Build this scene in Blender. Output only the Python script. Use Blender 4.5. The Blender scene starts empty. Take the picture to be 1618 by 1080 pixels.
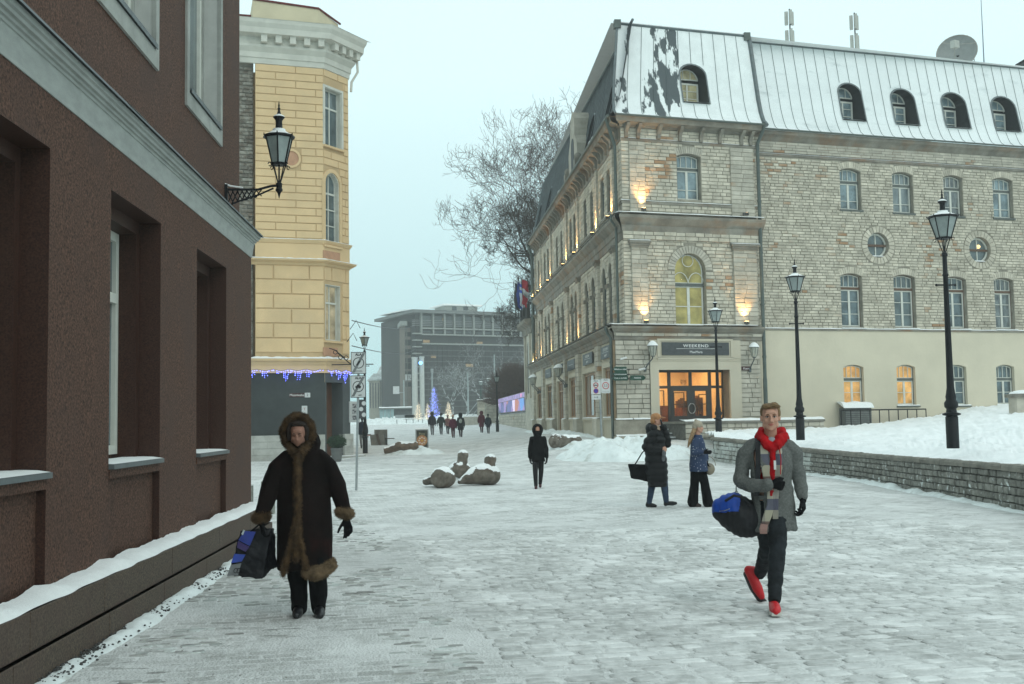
import bpy, math, random
import numpy as np
from mathutils import Vector, Matrix, noise
from mathutils.geometry import tessellate_polygon
random.seed(7)
S = bpy.context.scene
COL = S.collection
PI = math.pi
R_ = math.radians

# ------------------------------------------------------------------ camera
PW, PH, FPX = 1618, 1080, 1750.0
_y = np.array([-154, 127, 1750.]); _y /= np.linalg.norm(_y)
_n = np.cross(_y, np.array([1, -.0165, 0])); _up = -_n/np.linalg.norm(_n)
_x = np.cross(_y, _up)
RM = np.stack([_x, _y, _up])                       # camera (right, down, forward) -> world
CAM = np.array([0, 0, 1.67])
cd = bpy.data.cameras.new('camera'); cam = bpy.data.objects.new('camera', cd); COL.objects.link(cam)
cd.sensor_width = 36; cd.lens = FPX/PW*36; cd.clip_start = .1; cd.clip_end = 3000
_r, _d, _f = RM[:, 0], RM[:, 1], RM[:, 2]
cam.matrix_world = Matrix(((_r[0], -_d[0], -_f[0], 0), (_r[1], -_d[1], -_f[1], 0), (_r[2], -_d[2], -_f[2], 1.67), (0, 0, 0, 1)))
S.camera = cam

# ------------------------------------------------------------------ sky, sun, exposure
SUN_EL, SUN_AZ = R_(38), R_(150)
w = bpy.data.worlds.new('World'); S.world = w; w.use_nodes = True
nt = w.node_tree; nt.nodes.clear()
def N_(t, **k):
    n = nt.nodes.new(t)
    for a, b in k.items(): setattr(n, a, b)
    return n
wo = N_('ShaderNodeOutputWorld'); bg = N_('ShaderNodeBackground'); bg.inputs[1].default_value = .1
sk = N_('ShaderNodeTexSky'); sk.sky_type = 'NISHITA'; sk.sun_disc = False; sk.sun_elevation = SUN_EL; sk.sun_rotation = SUN_AZ
sk.dust_density = 3
tc = N_('ShaderNodeTexCoord'); sx = N_('ShaderNodeSeparateXYZ'); rp = N_('ShaderNodeValToRGB')
nz = N_('ShaderNodeTexNoise'); nz.inputs['Scale'].default_value = 1.3; nz.inputs['Detail'].default_value = 3
nt.links.new(tc.outputs['Generated'], sx.inputs[0]); nt.links.new(sx.outputs['Z'], rp.inputs[0]); nt.links.new(tc.outputs['Generated'], nz.inputs[0])
cr = rp.color_ramp; cr.elements[0].position = 0; cr.elements[0].color = (.40, .645, .665, 1)
cr.elements[1].position = .6; cr.elements[1].color = (.75, .915, .925, 1)
e = cr.elements.new(.30); e.color = (.69, .895, .91, 1)
e = cr.elements.new(.12); e.color = (.515, .73, .75, 1)
cl = N_('ShaderNodeMapRange'); cl.inputs[3].default_value = 11.9; cl.inputs[4].default_value = 13.1
nt.links.new(nz.outputs[0], cl.inputs[0])
vm = N_('ShaderNodeVectorMath', operation='SCALE'); nt.links.new(rp.outputs[0], vm.inputs[0]); nt.links.new(cl.outputs[0], vm.inputs['Scale'])
mx = N_('ShaderNodeMix', data_type='RGBA'); mx.inputs[0].default_value = .93
nt.links.new(sk.outputs[0], mx.inputs[6]); nt.links.new(vm.outputs[0], mx.inputs[7])
nt.links.new(mx.outputs[2], bg.inputs[0]); nt.links.new(bg.outputs[0], wo.inputs[0])
sl = bpy.data.lights.new('sun', 'SUN'); sl.energy = .5; sl.angle = R_(40); sl.color = (1, .97, .93)
so = bpy.data.objects.new('sun', sl); COL.objects.link(so)
so.rotation_euler = (PI/2-SUN_EL, 0, PI-SUN_AZ)
vs = S.view_settings; vs.view_transform = 'Standard'; vs.look = 'None'; vs.exposure = 0; vs.gamma = 1; vs.use_curve_mapping = False
cy = S.cycles; cy.max_bounces = 7; cy.volume_bounces = 1; cy.use_denoising = True; cy.diffuse_bounces = 4; cy.transparent_max_bounces = 16
cy.sample_clamp_indirect = 3; cy.caustics_reflective = False; cy.caustics_refractive = False
try: cy.denoiser = 'OPENIMAGEDENOISE'
except Exception: pass

# ------------------------------------------------------------------ picture -> place helpers
def ray(u, v): return RM @ np.array([u-PW/2, v-PH/2, FPX])
def at(u, v, Y): d = ray(u, v); return Vector(CAM+d*(Y/d[1]))
def atz(u, v, z=0): d = ray(u, v); return Vector(CAM+d*((z-CAM[2])/d[2]))
def sm(a, b, x):
    t = max(0, min(1, (x-a)/(b-a))); return t*t*(3-2*t)
PROF = [(0, 0), (30, 0), (45, .05), (58, .33), (77, .5), (110, .95), (150, 1.5), (250, 2.0), (900, 2.0)]
def zg(x, y):
    z = 0
    for (a, za), (b, zb) in zip(PROF, PROF[1:]):
        if a <= y < b: z = za+(zb-za)*(y-a)/(b-a)
    if y >= 900: z = 2.0
    return z+.65*sm(31, 46, y)*sm(.5, 8.2, x)*(1-.55*sm(50, 85, y))
class Fr:
    """vertical plane through P with direction u (picture-right along the wall), outward normal n"""
    def __init__(s, P, u, flip=1):
        s.P = Vector((P[0], P[1], 0)); s.u = Vector((u[0], u[1], 0)).normalized()
        s.n = Vector((s.u.y, -s.u.x, 0))*flip; s.flip = flip
    def p(s, t, z, o=0): return s.P+s.u*t+s.n*o+Vector((0, 0, z))
    def px(s, u, v, o=0):
        P = s.P+s.n*o; d = ray(u, v); A = np.array([[d[0], -s.u.x], [d[1], -s.u.y]])
        k, t = np.linalg.solve(A, [P.x-CAM[0], P.y-CAM[1]]); return t, CAM[2]+d[2]*k

# ------------------------------------------------------------------ mesh builder
class MB:
    def __init__(s): s.v = []; s.f = []
    def add(s, vs, fs):
        b = len(s.v); s.v += [tuple(q) for q in vs]; s.f += [tuple(b+i for i in f) for f in fs]; return s
    def hexa(s, a):   # 8 points: bottom loop 0-3, top loop 4-7
        return s.add(a, [(0, 3, 2, 1), (4, 5, 6, 7), (0, 1, 5, 4), (1, 2, 6, 5), (2, 3, 7, 6), (3, 0, 4, 7)])
    def box(s, c, d, rz=0):
        M = Matrix.Rotation(rz, 3, 'Z'); c = Vector(c); x, y, z = d[0]/2, d[1]/2, d[2]/2
        return s.hexa([c+M@Vector(q) for q in [(-x, -y, -z), (x, -y, -z), (x, y, -z), (-x, y, -z), (-x, -y, z), (x, -y, z), (x, y, z), (-x, y, z)]])
    def fb(s, F, t0, t1, z0, z1, o0, o1):   # box in a wall frame
        P = F.p
        return s.hexa([P(t0, z0, o1), P(t1, z0, o1), P(t1, z0, o0), P(t0, z0, o0), P(t0, z1, o1), P(t1, z1, o1), P(t1, z1, o0), P(t0, z1, o0)])
    def bev(s, F, t0, t1, z0, z1, o0, o1, b):  # proud block with bevelled front, no back
        P = F.p
        a = [P(t0, z0, o0), P(t1, z0, o0), P(t1, z1, o0), P(t0, z1, o0)]
        m = [P(t0, z0, o1-b), P(t1, z0, o1-b), P(t1, z1, o1-b), P(t0, z1, o1-b)]
        c = [P(t0+b, z0+b, o1), P(t1-b, z0+b, o1), P(t1-b, z1-b, o1), P(t0+b, z1-b, o1)]
        return s.add(a+m+c, [(0, 1, 5, 4), (1, 2, 6, 5), (2, 3, 7, 6), (3, 0, 4, 7), (4, 5, 9, 8), (5, 6, 10, 9), (6, 7, 11, 10), (7, 4, 8, 11), (8, 9, 10, 11)])
    def prof(s, F, pts, t0, t1, m0=0, m1=0):  # profile (o,z) closed polygon swept along t; m = mitre gain per metre outward
        n = len(pts); vs = [F.p(t0-m0*o, z, o) for o, z in pts]+[F.p(t1+m1*o, z, o) for o, z in pts]
        return s.add(vs, [tuple(range(n))[::-1], tuple(range(n, 2*n))]+[(i, (i+1) % n, n+(i+1) % n, n+i) for i in range(n)])
    def poly(s, F, pts, o0, o1):  # polygon (t,z) extruded between offsets
        n = len(pts); vs = [F.p(t, z, o1) for t, z in pts]+[F.p(t, z, o0) for t, z in pts]
        return s.add(vs, [tuple(range(n)), tuple(range(n, 2*n))[::-1]]+[(i, n+i, n+(i+1) % n, (i+1) % n) for i in range(n)])
    def ring(s, F, outer, inner, o0, o1):  # band between two matching polylines (closed)
        n = len(outer)
        vs = [F.p(t, z, o1) for t, z in outer]+[F.p(t, z, o1) for t, z in inner]+[F.p(t, z, o0) for t, z in outer]+[F.p(t, z, o0) for t, z in inner]
        fs = []
        for i in range(n):
            j = (i+1) % n; fs += [(i, j, n+j, n+i), (2*n+i, 2*n+j, j, i), (n+i, n+j, 3*n+j, 3*n+i)]
        return s.add(vs, fs)
    def holed(s, F, outer, holes, o, reveal):  # wall sheet with holes and reveals going in
        P3 = [[Vector((t, z, 0)) for t, z in L] for L in [outer]+holes]
        tri = tessellate_polygon(P3); flat = [q for L in P3 for q in L]
        s.add([F.p(q.x, q.y, o) for q in flat], tri)
        for L in holes:
            n = len(L); s.add([F.p(t, z, o) for t, z in L]+[F.p(t, z, o-reveal) for t, z in L], [(i, (i+1) % n, n+(i+1) % n, n+i) for i in range(n)])
        return s
    def tube(s, pts, rad, n=8, caps=True):
        pts = [Vector(q) for q in pts]
        if not hasattr(rad, '__len__'): rad = [rad]*len(pts)
        b = len(s.v); k = len(pts); ref = None
        for i, p in enumerate(pts):
            d = (pts[min(i+1, k-1)]-pts[max(i-1, 0)])
            d = d.normalized() if d.length > 1e-9 else Vector((0, 0, 1))
            if ref is None: ref = Vector((1, 0, 0)) if abs(d.x) < .8 else Vector((0, 1, 0))
            a = (ref-d*ref.dot(d)).normalized(); c = d.cross(a); ref = a
            r = rad[i]
            for j in range(n):
                th = 2*PI*j/n; s.v.append(tuple(p+(a*math.cos(th)+c*math.sin(th))*r))
        for i in range(k-1):
            for j in range(n):
                jj = (j+1) % n; s.f.append((b+i*n+j, b+i*n+jj, b+(i+1)*n+jj, b+(i+1)*n+j))
        if caps: s.f.append(tuple(b+j for j in range(n))[::-1]); s.f.append(tuple(b+(k-1)*n+j for j in range(n)))
        return s
    def lathe(s, c, prof, n=12):  # profile (r,z) about vertical axis through c
        c = Vector(c)
        return s.loft([((c.x, c.y, c.z+z), r, r) for r, z in prof], n)
    def loft(s, secs, n=16, lean=None):
        b = len(s.v); k = len(secs)
        for c, rx, ry in secs:
            c = Vector(c)
            for j in range(n): s.v.append((c.x+rx*math.cos(2*PI*j/n), c.y+ry*math.sin(2*PI*j/n), c.z))
        for i in range(k-1):
            for j in range(n):
                jj = (j+1) % n; s.f.append((b+i*n+j, b+i*n+jj, b+(i+1)*n+jj, b+(i+1)*n+j))
        s.f.append(tuple(b+j for j in range(n))[::-1]); s.f.append(tuple(b+(k-1)*n+j for j in range(n)))
        return s
    def ball(s, c, r, M=None, nu=12, nv=8):
        c = Vector(c); r = Vector(r if hasattr(r, '__len__') else (r, r, r)); vs = []; fs = []
        for i in range(1, nv):
            ph = PI*i/nv
            for j in range(nu):
                th = 2*PI*j/nu; q = Vector((r.x*math.sin(ph)*math.cos(th), r.y*math.sin(ph)*math.sin(th), r.z*math.cos(ph)))
                vs.append(c+(M@q if M else q))
        t = Vector((0, 0, r.z)); vs += [c+(M@t if M else t), c-(M@t if M else t)]
        for i in range(nv-2):
            for j in range(nu): jj = (j+1) % nu; fs.append((i*nu+j, (i+1)*nu+j, (i+1)*nu+jj, i*nu+jj))
        T = len(vs)-2
        for j in range(nu): jj = (j+1) % nu; fs.append((T, j, jj)); fs.append((T+1, (nv-2)*nu+jj, (nv-2)*nu+j))
        return s.add(vs, fs)
    def mesh(s, name, m, off=(0, 0, 0), smooth=False):
        me = bpy.data.meshes.new(name); ox, oy, oz = off
        used = sorted({i for f in s.f for i in f})
        if len(used) < len(s.v): mp = {a: b for b, a in enumerate(used)}; s.v = [s.v[i] for i in used]; s.f = [tuple(mp[i] for i in f) for f in s.f]
        me.from_pydata([(a-ox, b-oy, c-oz) for a, b, c in s.v], [], s.f); me.update()
        if m: me.materials.append(m)
        if smooth:
            me.polygons.foreach_set('use_smooth', [True]*len(me.polygons)); me.set_sharp_from_angle(angle=R_(42))
        return me
    def build(s, name, m, parent=None, smooth=False, kind=None, **k):
        # vertices are world coordinates; a child is stored relative to its thing
        off = wloc(parent) if parent else Vector(k.pop('origin', (0, 0, 0)))
        o = bpy.data.objects.new(name, s.mesh(name, m, off, smooth)); COL.objects.link(o)
        if parent: o.parent = parent
        else: o.location = off
        if kind: o['kind'] = kind
        for a, b in k.items(): o[a] = b
        return o
def wloc(o):
    v = Vector(o.location)
    while o.parent: o = o.parent; v = v+o.location
    return v
def thing(name, label, cat, loc=(0, 0, 0), group=None):
    o = bpy.data.objects.new(name, None); COL.objects.link(o); o.location = loc; o.empty_display_size = .2
    o['label'] = label; o['category'] = cat
    if group: o['group'] = group
    return o
def tag(o, label, cat, group=None):
    o['label'] = label; o['category'] = cat
    if group: o['group'] = group
    return o
WORK = bpy.data.scenes.new('workbench')   # scratch scene, removed at the end
def baked(ob):
    with bpy.context.temp_override(scene=WORK, view_layer=WORK.view_layers[0]):
        dg = bpy.context.evaluated_depsgraph_get(); return bpy.data.meshes.new_from_object(ob.evaluated_get(dg))
def kids(o): return [c for c in bpy.data.objects if c.parent is o]
def dup(root, loc, rz=0, label=None, sc=None):
    def cp(o, par):
        c = o.copy(); COL.objects.link(c)
        if par: c.parent = par
        for ch in CH.get(o.name, []): cp(ch, c)
        return c
    CH = {}
    for q in COL.objects:
        if q.parent: CH.setdefault(q.parent.name, []).append(q)
    r = cp(root, None); r.location = loc; r.rotation_euler[2] = rz
    if sc: r.scale = (sc, sc, sc)
    if label: r['label'] = label
    return r

# ------------------------------------------------------------------ materials
MATS = {}
def mat(name, col, rough=.7, var=.15, scale=4, bump=0, bscale=None, col2=None, metal=0, emit=None, es=1, spec=.3, island=0, detail=6, alpha=None, trans=0, stretch=None, lo=.35, hi=.65, patch=None, coat=0):
    """Principled material; noise mixes col and col2; island: random tone per stone; patch: (colour, scale, lo, hi) blotches"""
    if name in MATS: return MATS[name]
    m = bpy.data.materials.new(name); m.use_nodes = True; T = m.node_tree; T.nodes.clear(); L = T.links.new
    out = T.nodes.new('ShaderNodeOutputMaterial'); P = T.nodes.new('ShaderNodeBsdfPrincipled'); L(P.outputs[0], out.inputs[0])
    P.inputs['Roughness'].default_value = rough; P.inputs['Metallic'].default_value = metal; P.inputs['Specular IOR Level'].default_value = spec
    geo = T.nodes.new('ShaderNodeNewGeometry'); src = geo.outputs['Position']
    if stretch:
        mp = T.nodes.new('ShaderNodeMapping'); mp.inputs['Scale'].default_value = stretch; L(src, mp.inputs[0]); src = mp.outputs[0]
    def noi(sc, det=detail, r=.6):
        n = T.nodes.new('ShaderNodeTexNoise'); n.inputs['Scale'].default_value = sc; n.inputs['Detail'].default_value = det; n.inputs['Roughness'].default_value = r; L(src, n.inputs['Vector']); return n
    c2 = col2 or tuple(max(0, c*(1-var)) for c in col); c1 = col if col2 else tuple(min(1, c*(1+var)) for c in col)
    n1 = noi(scale); r = T.nodes.new('ShaderNodeValToRGB'); r.color_ramp.elements[0].position = lo; r.color_ramp.elements[1].position = hi
    r.color_ramp.elements[0].color = (*c2, 1); r.color_ramp.elements[1].color = (*c1, 1); L(n1.outputs[0], r.inputs[0]); c = r.outputs[0]
    def mixc(f, a, b):
        x = T.nodes.new('ShaderNodeMix'); x.data_type = 'RGBA'
        if hasattr(f, 'links'): L(f, x.inputs[0])
        else: x.inputs[0].default_value = f
        for s_, i in ((a, 6), (b, 7)):
            if hasattr(s_, 'links'): L(s_, x.inputs[i])
            else: x.inputs[i].default_value = (*s_, 1)
        return x.outputs[2]
    if patch:
        n2 = noi(patch[1], 5); mr = T.nodes.new('ShaderNodeMapRange'); mr.inputs[1].default_value = patch[2]; mr.inputs[2].default_value = patch[3]
        L(n2.outputs[0], mr.inputs[0]); c = mixc(mr.outputs[0], c, patch[0])
    if island:
        oi = T.nodes.new('ShaderNodeObjectInfo'); ad = T.nodes.new('ShaderNodeMath'); ad.operation = 'ADD'
        L(geo.outputs['Random Per Island'], ad.inputs[0]); L(oi.outputs['Random'], ad.inputs[1])
        fr = T.nodes.new('ShaderNodeMath'); fr.operation = 'FRACT'; L(ad.outputs[0], fr.inputs[0])
        mr = T.nodes.new('ShaderNodeMapRange'); mr.inputs[3].default_value = 1-island; mr.inputs[4].default_value = 1+island; L(fr.outputs[0], mr.inputs[0])
        sc = T.nodes.new('ShaderNodeVectorMath'); sc.operation = 'SCALE'; L(c, sc.inputs[0]); L(mr.outputs[0], sc.inputs['Scale']); c = sc.outputs[0]
        MATS[name+'_rnd'] = None
    L(c, P.inputs['Base Color'])
    if bump:
        b = T.nodes.new('ShaderNodeBump'); b.inputs['Strength'].default_value = bump; b.inputs['Distance'].default_value = .02
        nb = noi(bscale or scale*4, 8, .65); L(nb.outputs[0], b.inputs['Height']); L(b.outputs[0], P.inputs['Normal'])
    if emit:
        P.inputs['Emission Color'].default_value = (*emit, 1); P.inputs['Emission Strength'].default_value = es
        if es < 1:   # lit rooms are uneven: lamps, curtains, furniture
            ne = noi(1.9, 3, .5); me_ = T.nodes.new('ShaderNodeMapRange'); me_.inputs[1].default_value = .35; me_.inputs[2].default_value = .65; L(ne.outputs[0], me_.inputs[0]); L(mixc(me_.outputs[0], tuple(e_*.30 for e_ in emit), tuple(e_*1.25 for e_ in emit)), P.inputs['Emission Color'])
    if trans: P.inputs['Transmission Weight'].default_value = trans; P.inputs['IOR'].default_value = 1.1
    if coat: P.inputs['Coat Weight'].default_value = coat
    MATS[name] = m; m['c'] = 1
    return m
def add_brick_tint(m, tint, sc, lo, hi):
    """stones that fall in a noise patch AND have a high random value take the tint (rust-coloured stones come in groups)"""
    T = m.node_tree; L = T.links.new; P = next(n for n in T.nodes if n.type == 'BSDF_PRINCIPLED'); src = P.inputs['Base Color'].links[0].from_socket
    geo = T.nodes.new('ShaderNodeNewGeometry'); n = T.nodes.new('ShaderNodeTexNoise'); n.inputs['Scale'].default_value = sc; n.inputs['Detail'].default_value = 2
    L(geo.outputs['Position'], n.inputs['Vector'])
    a = T.nodes.new('ShaderNodeMath'); a.operation = 'MULTIPLY_ADD'; a.inputs[1].default_value = .5; L(geo.outputs['Random Per Island'], a.inputs[0]); L(n.outputs[0], a.inputs[2])
    mr = T.nodes.new('ShaderNodeMapRange'); mr.inputs[1].default_value = lo; mr.inputs[2].default_value = hi; L(a.outputs[0], mr.inputs[0])
    x = T.nodes.new('ShaderNodeMix'); x.data_type = 'RGBA'; L(mr.outputs[0], x.inputs[0]); L(src, x.inputs[6]); x.inputs[7].default_value = (*tint, 1); L(x.outputs[2], P.inputs['Base Color'])

snow = mat('snow', (.84, .85, .84), .85, .03, 3, .6, 9, spec=.2)
snow_fine = mat('snow_fine', (.84, .85, .84), .9, .03, 8, .5, 40, spec=.2)
trodden = mat('trodden_snow', (.66, .72, .70), .8, .12, 1.1, .7, 14, spec=.25, patch=((.40, .43, .40), 3.2, .56, .78))
iron = mat('black_iron', (.005, .006, .008), .5, .3, 30, .1, 80, spec=.25)
glass = mat('window_glass', (.10, .13, .135), .06, .4, 1.2, spec=.8)
glass_dark = mat('dark_glass', (.035, .045, .05), .05, .4, 1.0, spec=.8)
frosted = mat('frosted_lamp_glass', (.27, .31, .30), .35, .12, 8, spec=.5)
frame_w = mat('white_frame', (.62, .62, .56), .5, .05, 8)
frame_g = mat('grey_frame', (.10, .11, .10), .5, .1, 8)
frame_b = mat('brown_frame', (.12, .07, .045), .5, .1, 8)

# ================================================================== GROUND
def fn(x, y, s, a): return noise.noise(Vector((x*s, y*s, a)))
def pack(x, y):   # the trodden street surface, a centimetre or two of relief
    r = .012*fn(x, y, 1.1, 3)+.008*fn(x, y, 3.3, 8)+.05*fn(x, y, .22, 1)*sm(14, 26, y)
    return r
def snowpile(x, y):
    h = 0
    for cx, cy_, rx, ry, hh in PILES:
        d = ((x-cx)/rx)**2+((y-cy_)/ry)**2
        if d < 1: h = max(h, hh*(1-d)**.8*(1+.5*fn(x, y, 1.6, 5)+.3*fn(x, y, 4.5, 9)))
    return h
PILES = []
def gz(x, y): return zg(x, y)+pack(x, y)
# the street as one sheet: fine near the camera, coarse at the horizon
def axis(a):
    out = [a[0][0]]
    for b0, b1, st in a:
        n = max(1, round((b1-b0)/st)); out += [b0+(b1-b0)*(i+1)/n for i in range(n)]
    return out
gx = axis([(-600, -60, 60), (-60, -8, 4), (-8, -3, .5), (-3, 13, .1), (13, 20, .5), (20, 80, 5), (80, 600, 60)])
gy = axis([(-40, 4, 4), (4, 30, .1), (30, 60, .5), (60, 150, 3), (150, 900, 50)])
g = MB(); nx = len(gx)
for y in gy:
    for x in gx: g.v.append((x, y, gz(x, y)))
g.f = [(j*nx+i, j*nx+i+1, (j+1)*nx+i+1, (j+1)*nx+i) for j in range(len(gy)-1) for i in range(nx-1)]
def street_mat():
    m = bpy.data.materials.new('packed_snow'); m.use_nodes = True; T = m.node_tree; L = T.links.new; P = T.nodes['Principled BSDF']
    geo = T.nodes.new('ShaderNodeNewGeometry')
    def noi(sc, st=(1, 1, 1), det=6, off=(0, 0, 0)):
        mp = T.nodes.new('ShaderNodeMapping'); mp.inputs['Scale'].default_value = st; mp.inputs['Location'].default_value = off; L(geo.outputs['Position'], mp.inputs[0])
        n = T.nodes.new('ShaderNodeTexNoise'); n.inputs['Scale'].default_value = sc; n.inputs['Detail'].default_value = det; L(mp.outputs[0], n.inputs['Vector']); return n.outputs[0]
    def rng(s, a, b, c=0, d=1):
        r = T.nodes.new('ShaderNodeMapRange'); r.inputs[1].default_value = a; r.inputs[2].default_value = b; r.inputs[3].default_value = c; r.inputs[4].default_value = d; L(s, r.inputs[0]); return r.outputs[0]
    def mix(f, a, b):
        x = T.nodes.new('ShaderNodeMix'); x.data_type = 'RGBA'; L(f, x.inputs[0])
        for s_, i in ((a, 6), (b, 7)):
            if hasattr(s_, 'links'): L(s_, x.inputs[i])
            else: x.inputs[i].default_value = (*s_, 1)
        return x.outputs[2]
    def mul(a, b):
        x = T.nodes.new('ShaderNodeMath'); x.operation = 'MULTIPLY'; L(a, x.inputs[0]); L(b, x.inputs[1]); return x.outputs[0]
    c = mix(rng(noi(.5, det=4), .35, .7), (.77, .775, .76), (.63, .635, .62))          # broad tone
    c = mix(rng(noi(3.0, (1, .7, 1)), .52, .72), c, (.53, .535, .515))                         # worn icy patches
    mpb = T.nodes.new('ShaderNodeMapping'); mpb.inputs['Rotation'].default_value = (0, 0, -.10); mpb.inputs['Location'].default_value = (-.02, -.045, 0); L(geo.outputs['Position'], mpb.inputs[0])
    wob = T.nodes.new('ShaderNodeTexNoise'); wob.inputs['Scale'].default_value = 2.2; L(geo.outputs['Position'], wob.inputs['Vector']); wv = T.nodes.new('ShaderNodeVectorMath'); wv.operation = 'MULTIPLY_ADD'; wv.inputs[1].default_value = (.10, .05, 0); L(wob.outputs['Color'], wv.inputs[0]); L(mpb.outputs[0], wv.inputs[2])
    bk = T.nodes.new('ShaderNodeTexBrick'); bk.inputs['Scale'].default_value = 1; bk.inputs['Brick Width'].default_value = .255; bk.inputs['Row Height'].default_value = .15; bk.inputs['Mortar Size'].default_value = .022; bk.inputs['Mortar Smooth'].default_value = .6
    bk.inputs['Color1'].default_value = (1, 1, 1, 1); bk.inputs['Color2'].default_value = (.25, .25, .25, 1); bk.inputs['Mortar'].default_value = (0, 0, 0, 1); L(wv.outputs[0], bk.inputs['Vector'])
    bw = T.nodes.new('ShaderNodeRGBToBW'); L(bk.outputs['Color'], bw.inputs[0])
    show = mul(bw.outputs[0], rng(noi(.85, det=5, off=(5, 5, 0)), .38, .66)); c = mix(show, c, (.37, .372, .355))      # setts read through the packed snow
    foot = mul(rng(noi(2.6, (1.0, 3.2, 1), 3, (7, 3, 0)), .60, .68), rng(noi(.45, det=2, off=(3, 9, 0)), .42, .58))
    c = mix(foot, c, (.27, .27, .255))                                                          # footprints and bare stone
    c = mix(mul(rng(noi(34, (1, .5, 1), 3), .62, .70), rng(noi(1.3, det=3), .45, .62)), c, (.20, .19, .165))     # grit
    c = mix(rng(noi(1.3, (1.3, .6, 1), 5, (1, 1, 0)), .58, .80), c, (.84, .85, .83))            # swept ridges of fresh snow
    L(c, P.inputs['Base Color']); P.inputs['Roughness'].default_value = .75; P.inputs['Specular IOR Level'].default_value = .3
    b = T.nodes.new('ShaderNodeBump'); b.inputs['Strength'].default_value = .8; b.inputs['Distance'].default_value = .03
    ad = T.nodes.new('ShaderNodeMath'); ad.operation = 'ADD'; L(noi(9, (1, .7, 1)), ad.inputs[0]); L(noi(45, det=4), ad.inputs[1]); L(ad.outputs[0], b.inputs['Height']); L(b.outputs[0], P.inputs['Normal'])
    return m
g.build('ground', street_mat(), smooth=True, kind='structure')

# setts: rows across the street, showing through the worn snow
sett_m = mat('snowy_sett', (.62, .625, .61), .8, col2=(.36, .365, .35), scale=7, bump=.5, bscale=30, island=.13, patch=((.76, .765, .75), 1.1, .46, .64), lo=.3, hi=.6)
dark_sett_m = mat('bare_sett', (.46, .465, .44), .75, col2=(.24, .235, .22), scale=9, bump=.5, bscale=30, island=.25, patch=((.60, .64, .62), 2.6, .46, .66))
setts = []
u_ = Vector((.995, .10, 0)); v_ = Vector((-.10, .995, 0)); o_ = Vector((.75, 6.0, 0))
r = 0; y = 0.0
while y < 10.5:
    x = -.02+random.uniform(0, .12)
    while x < 8.2:
        L_ = random.uniform(.17, .34); q = o_+u_*(x+L_/2)+v_*y
        if q.x < 9.4+(q.y-18)*.0 and q.x < .46*q.y+1.4: setts.append((q, L_-.028, .115, 0))
        x += L_
    y += .15
for i in range(1900):   # the other paving, left of the joint: scattered stones worn bare by feet
    q = Vector((random.uniform(-2.2, 1.0), random.uniform(6.2, 21), 0))
    if (q-o_).dot(u_) < -.15 and fn(q.x, q.y, .55, 4) > -.12 and q.x > -2.3: setts.append((q, random.uniform(.07, .19), random.uniform(.045, .085), 1))
def sett(mb, q, L_, W_, ang, e, off=None):
    c = Vector((q.x, q.y, gz(q.x, q.y)+e)) if off is None else Vector(off)
    a = Matrix.Rotation(ang, 3, 'Z'); pts = []
    for s_, dz in ((1, -.03), (1, -.004), (.82, .004)):
        for k in range(8):
            th = PI/8+k*PI/4; cx_, sy_ = math.cos(th), math.sin(th)
            px_ = math.copysign(abs(cx_)**.45, cx_)*L_/2*s_; py_ = math.copysign(abs(sy_)**.45, sy_)*W_/2*s_
            pts.append(c+a@Vector((px_, py_, 0))+Vector((0, 0, dz)))
    mb.add(pts, [(k, (k+1) % 8, 8+(k+1) % 8, 8+k) for k in range(8)]+[(8+k, 8+(k+1) % 8, 16+(k+1) % 8, 16+k) for k in range(8)]+[tuple(range(16, 24))])
setts.sort(key=lambda s: s[0].y)
paving = bpy.data.objects['ground']
protos = [MB() for _ in range(8)]
for i, p in enumerate(protos): sett(p, None, .2+.02*i, .11, 0, 0, (0, 0, 0))
pm = [p.mesh('cobblestone', sett_m if i < 5 else dark_sett_m) for i, p in enumerate(protos)]
rest = [MB(), MB()]
for i, (q, L_, W_, d) in enumerate(setts):
    e = random.uniform(.001, .009) if not d else random.uniform(-.002, .004); an = .10+random.uniform(-.04, .04) if not d else random.uniform(-.15, .3)
    if i < 290:
        k = (5+i % 3) if d else i % 5; o = bpy.data.objects.new('cobblestone', pm[k]); COL.objects.link(o); o.parent = paving
        o.location = (q.x, q.y, gz(q.x, q.y)+e); o.rotation_euler[2] = an; o.scale = (L_/(.2+.02*k), W_/.11, 1)
    else: sett(rest[d], q, L_, W_, an, e)
rest[0].build('cobblestones', sett_m, paving, kind='stuff'); rest[1].build('worn_cobblestones', dark_sett_m, paving, kind='stuff')

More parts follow.
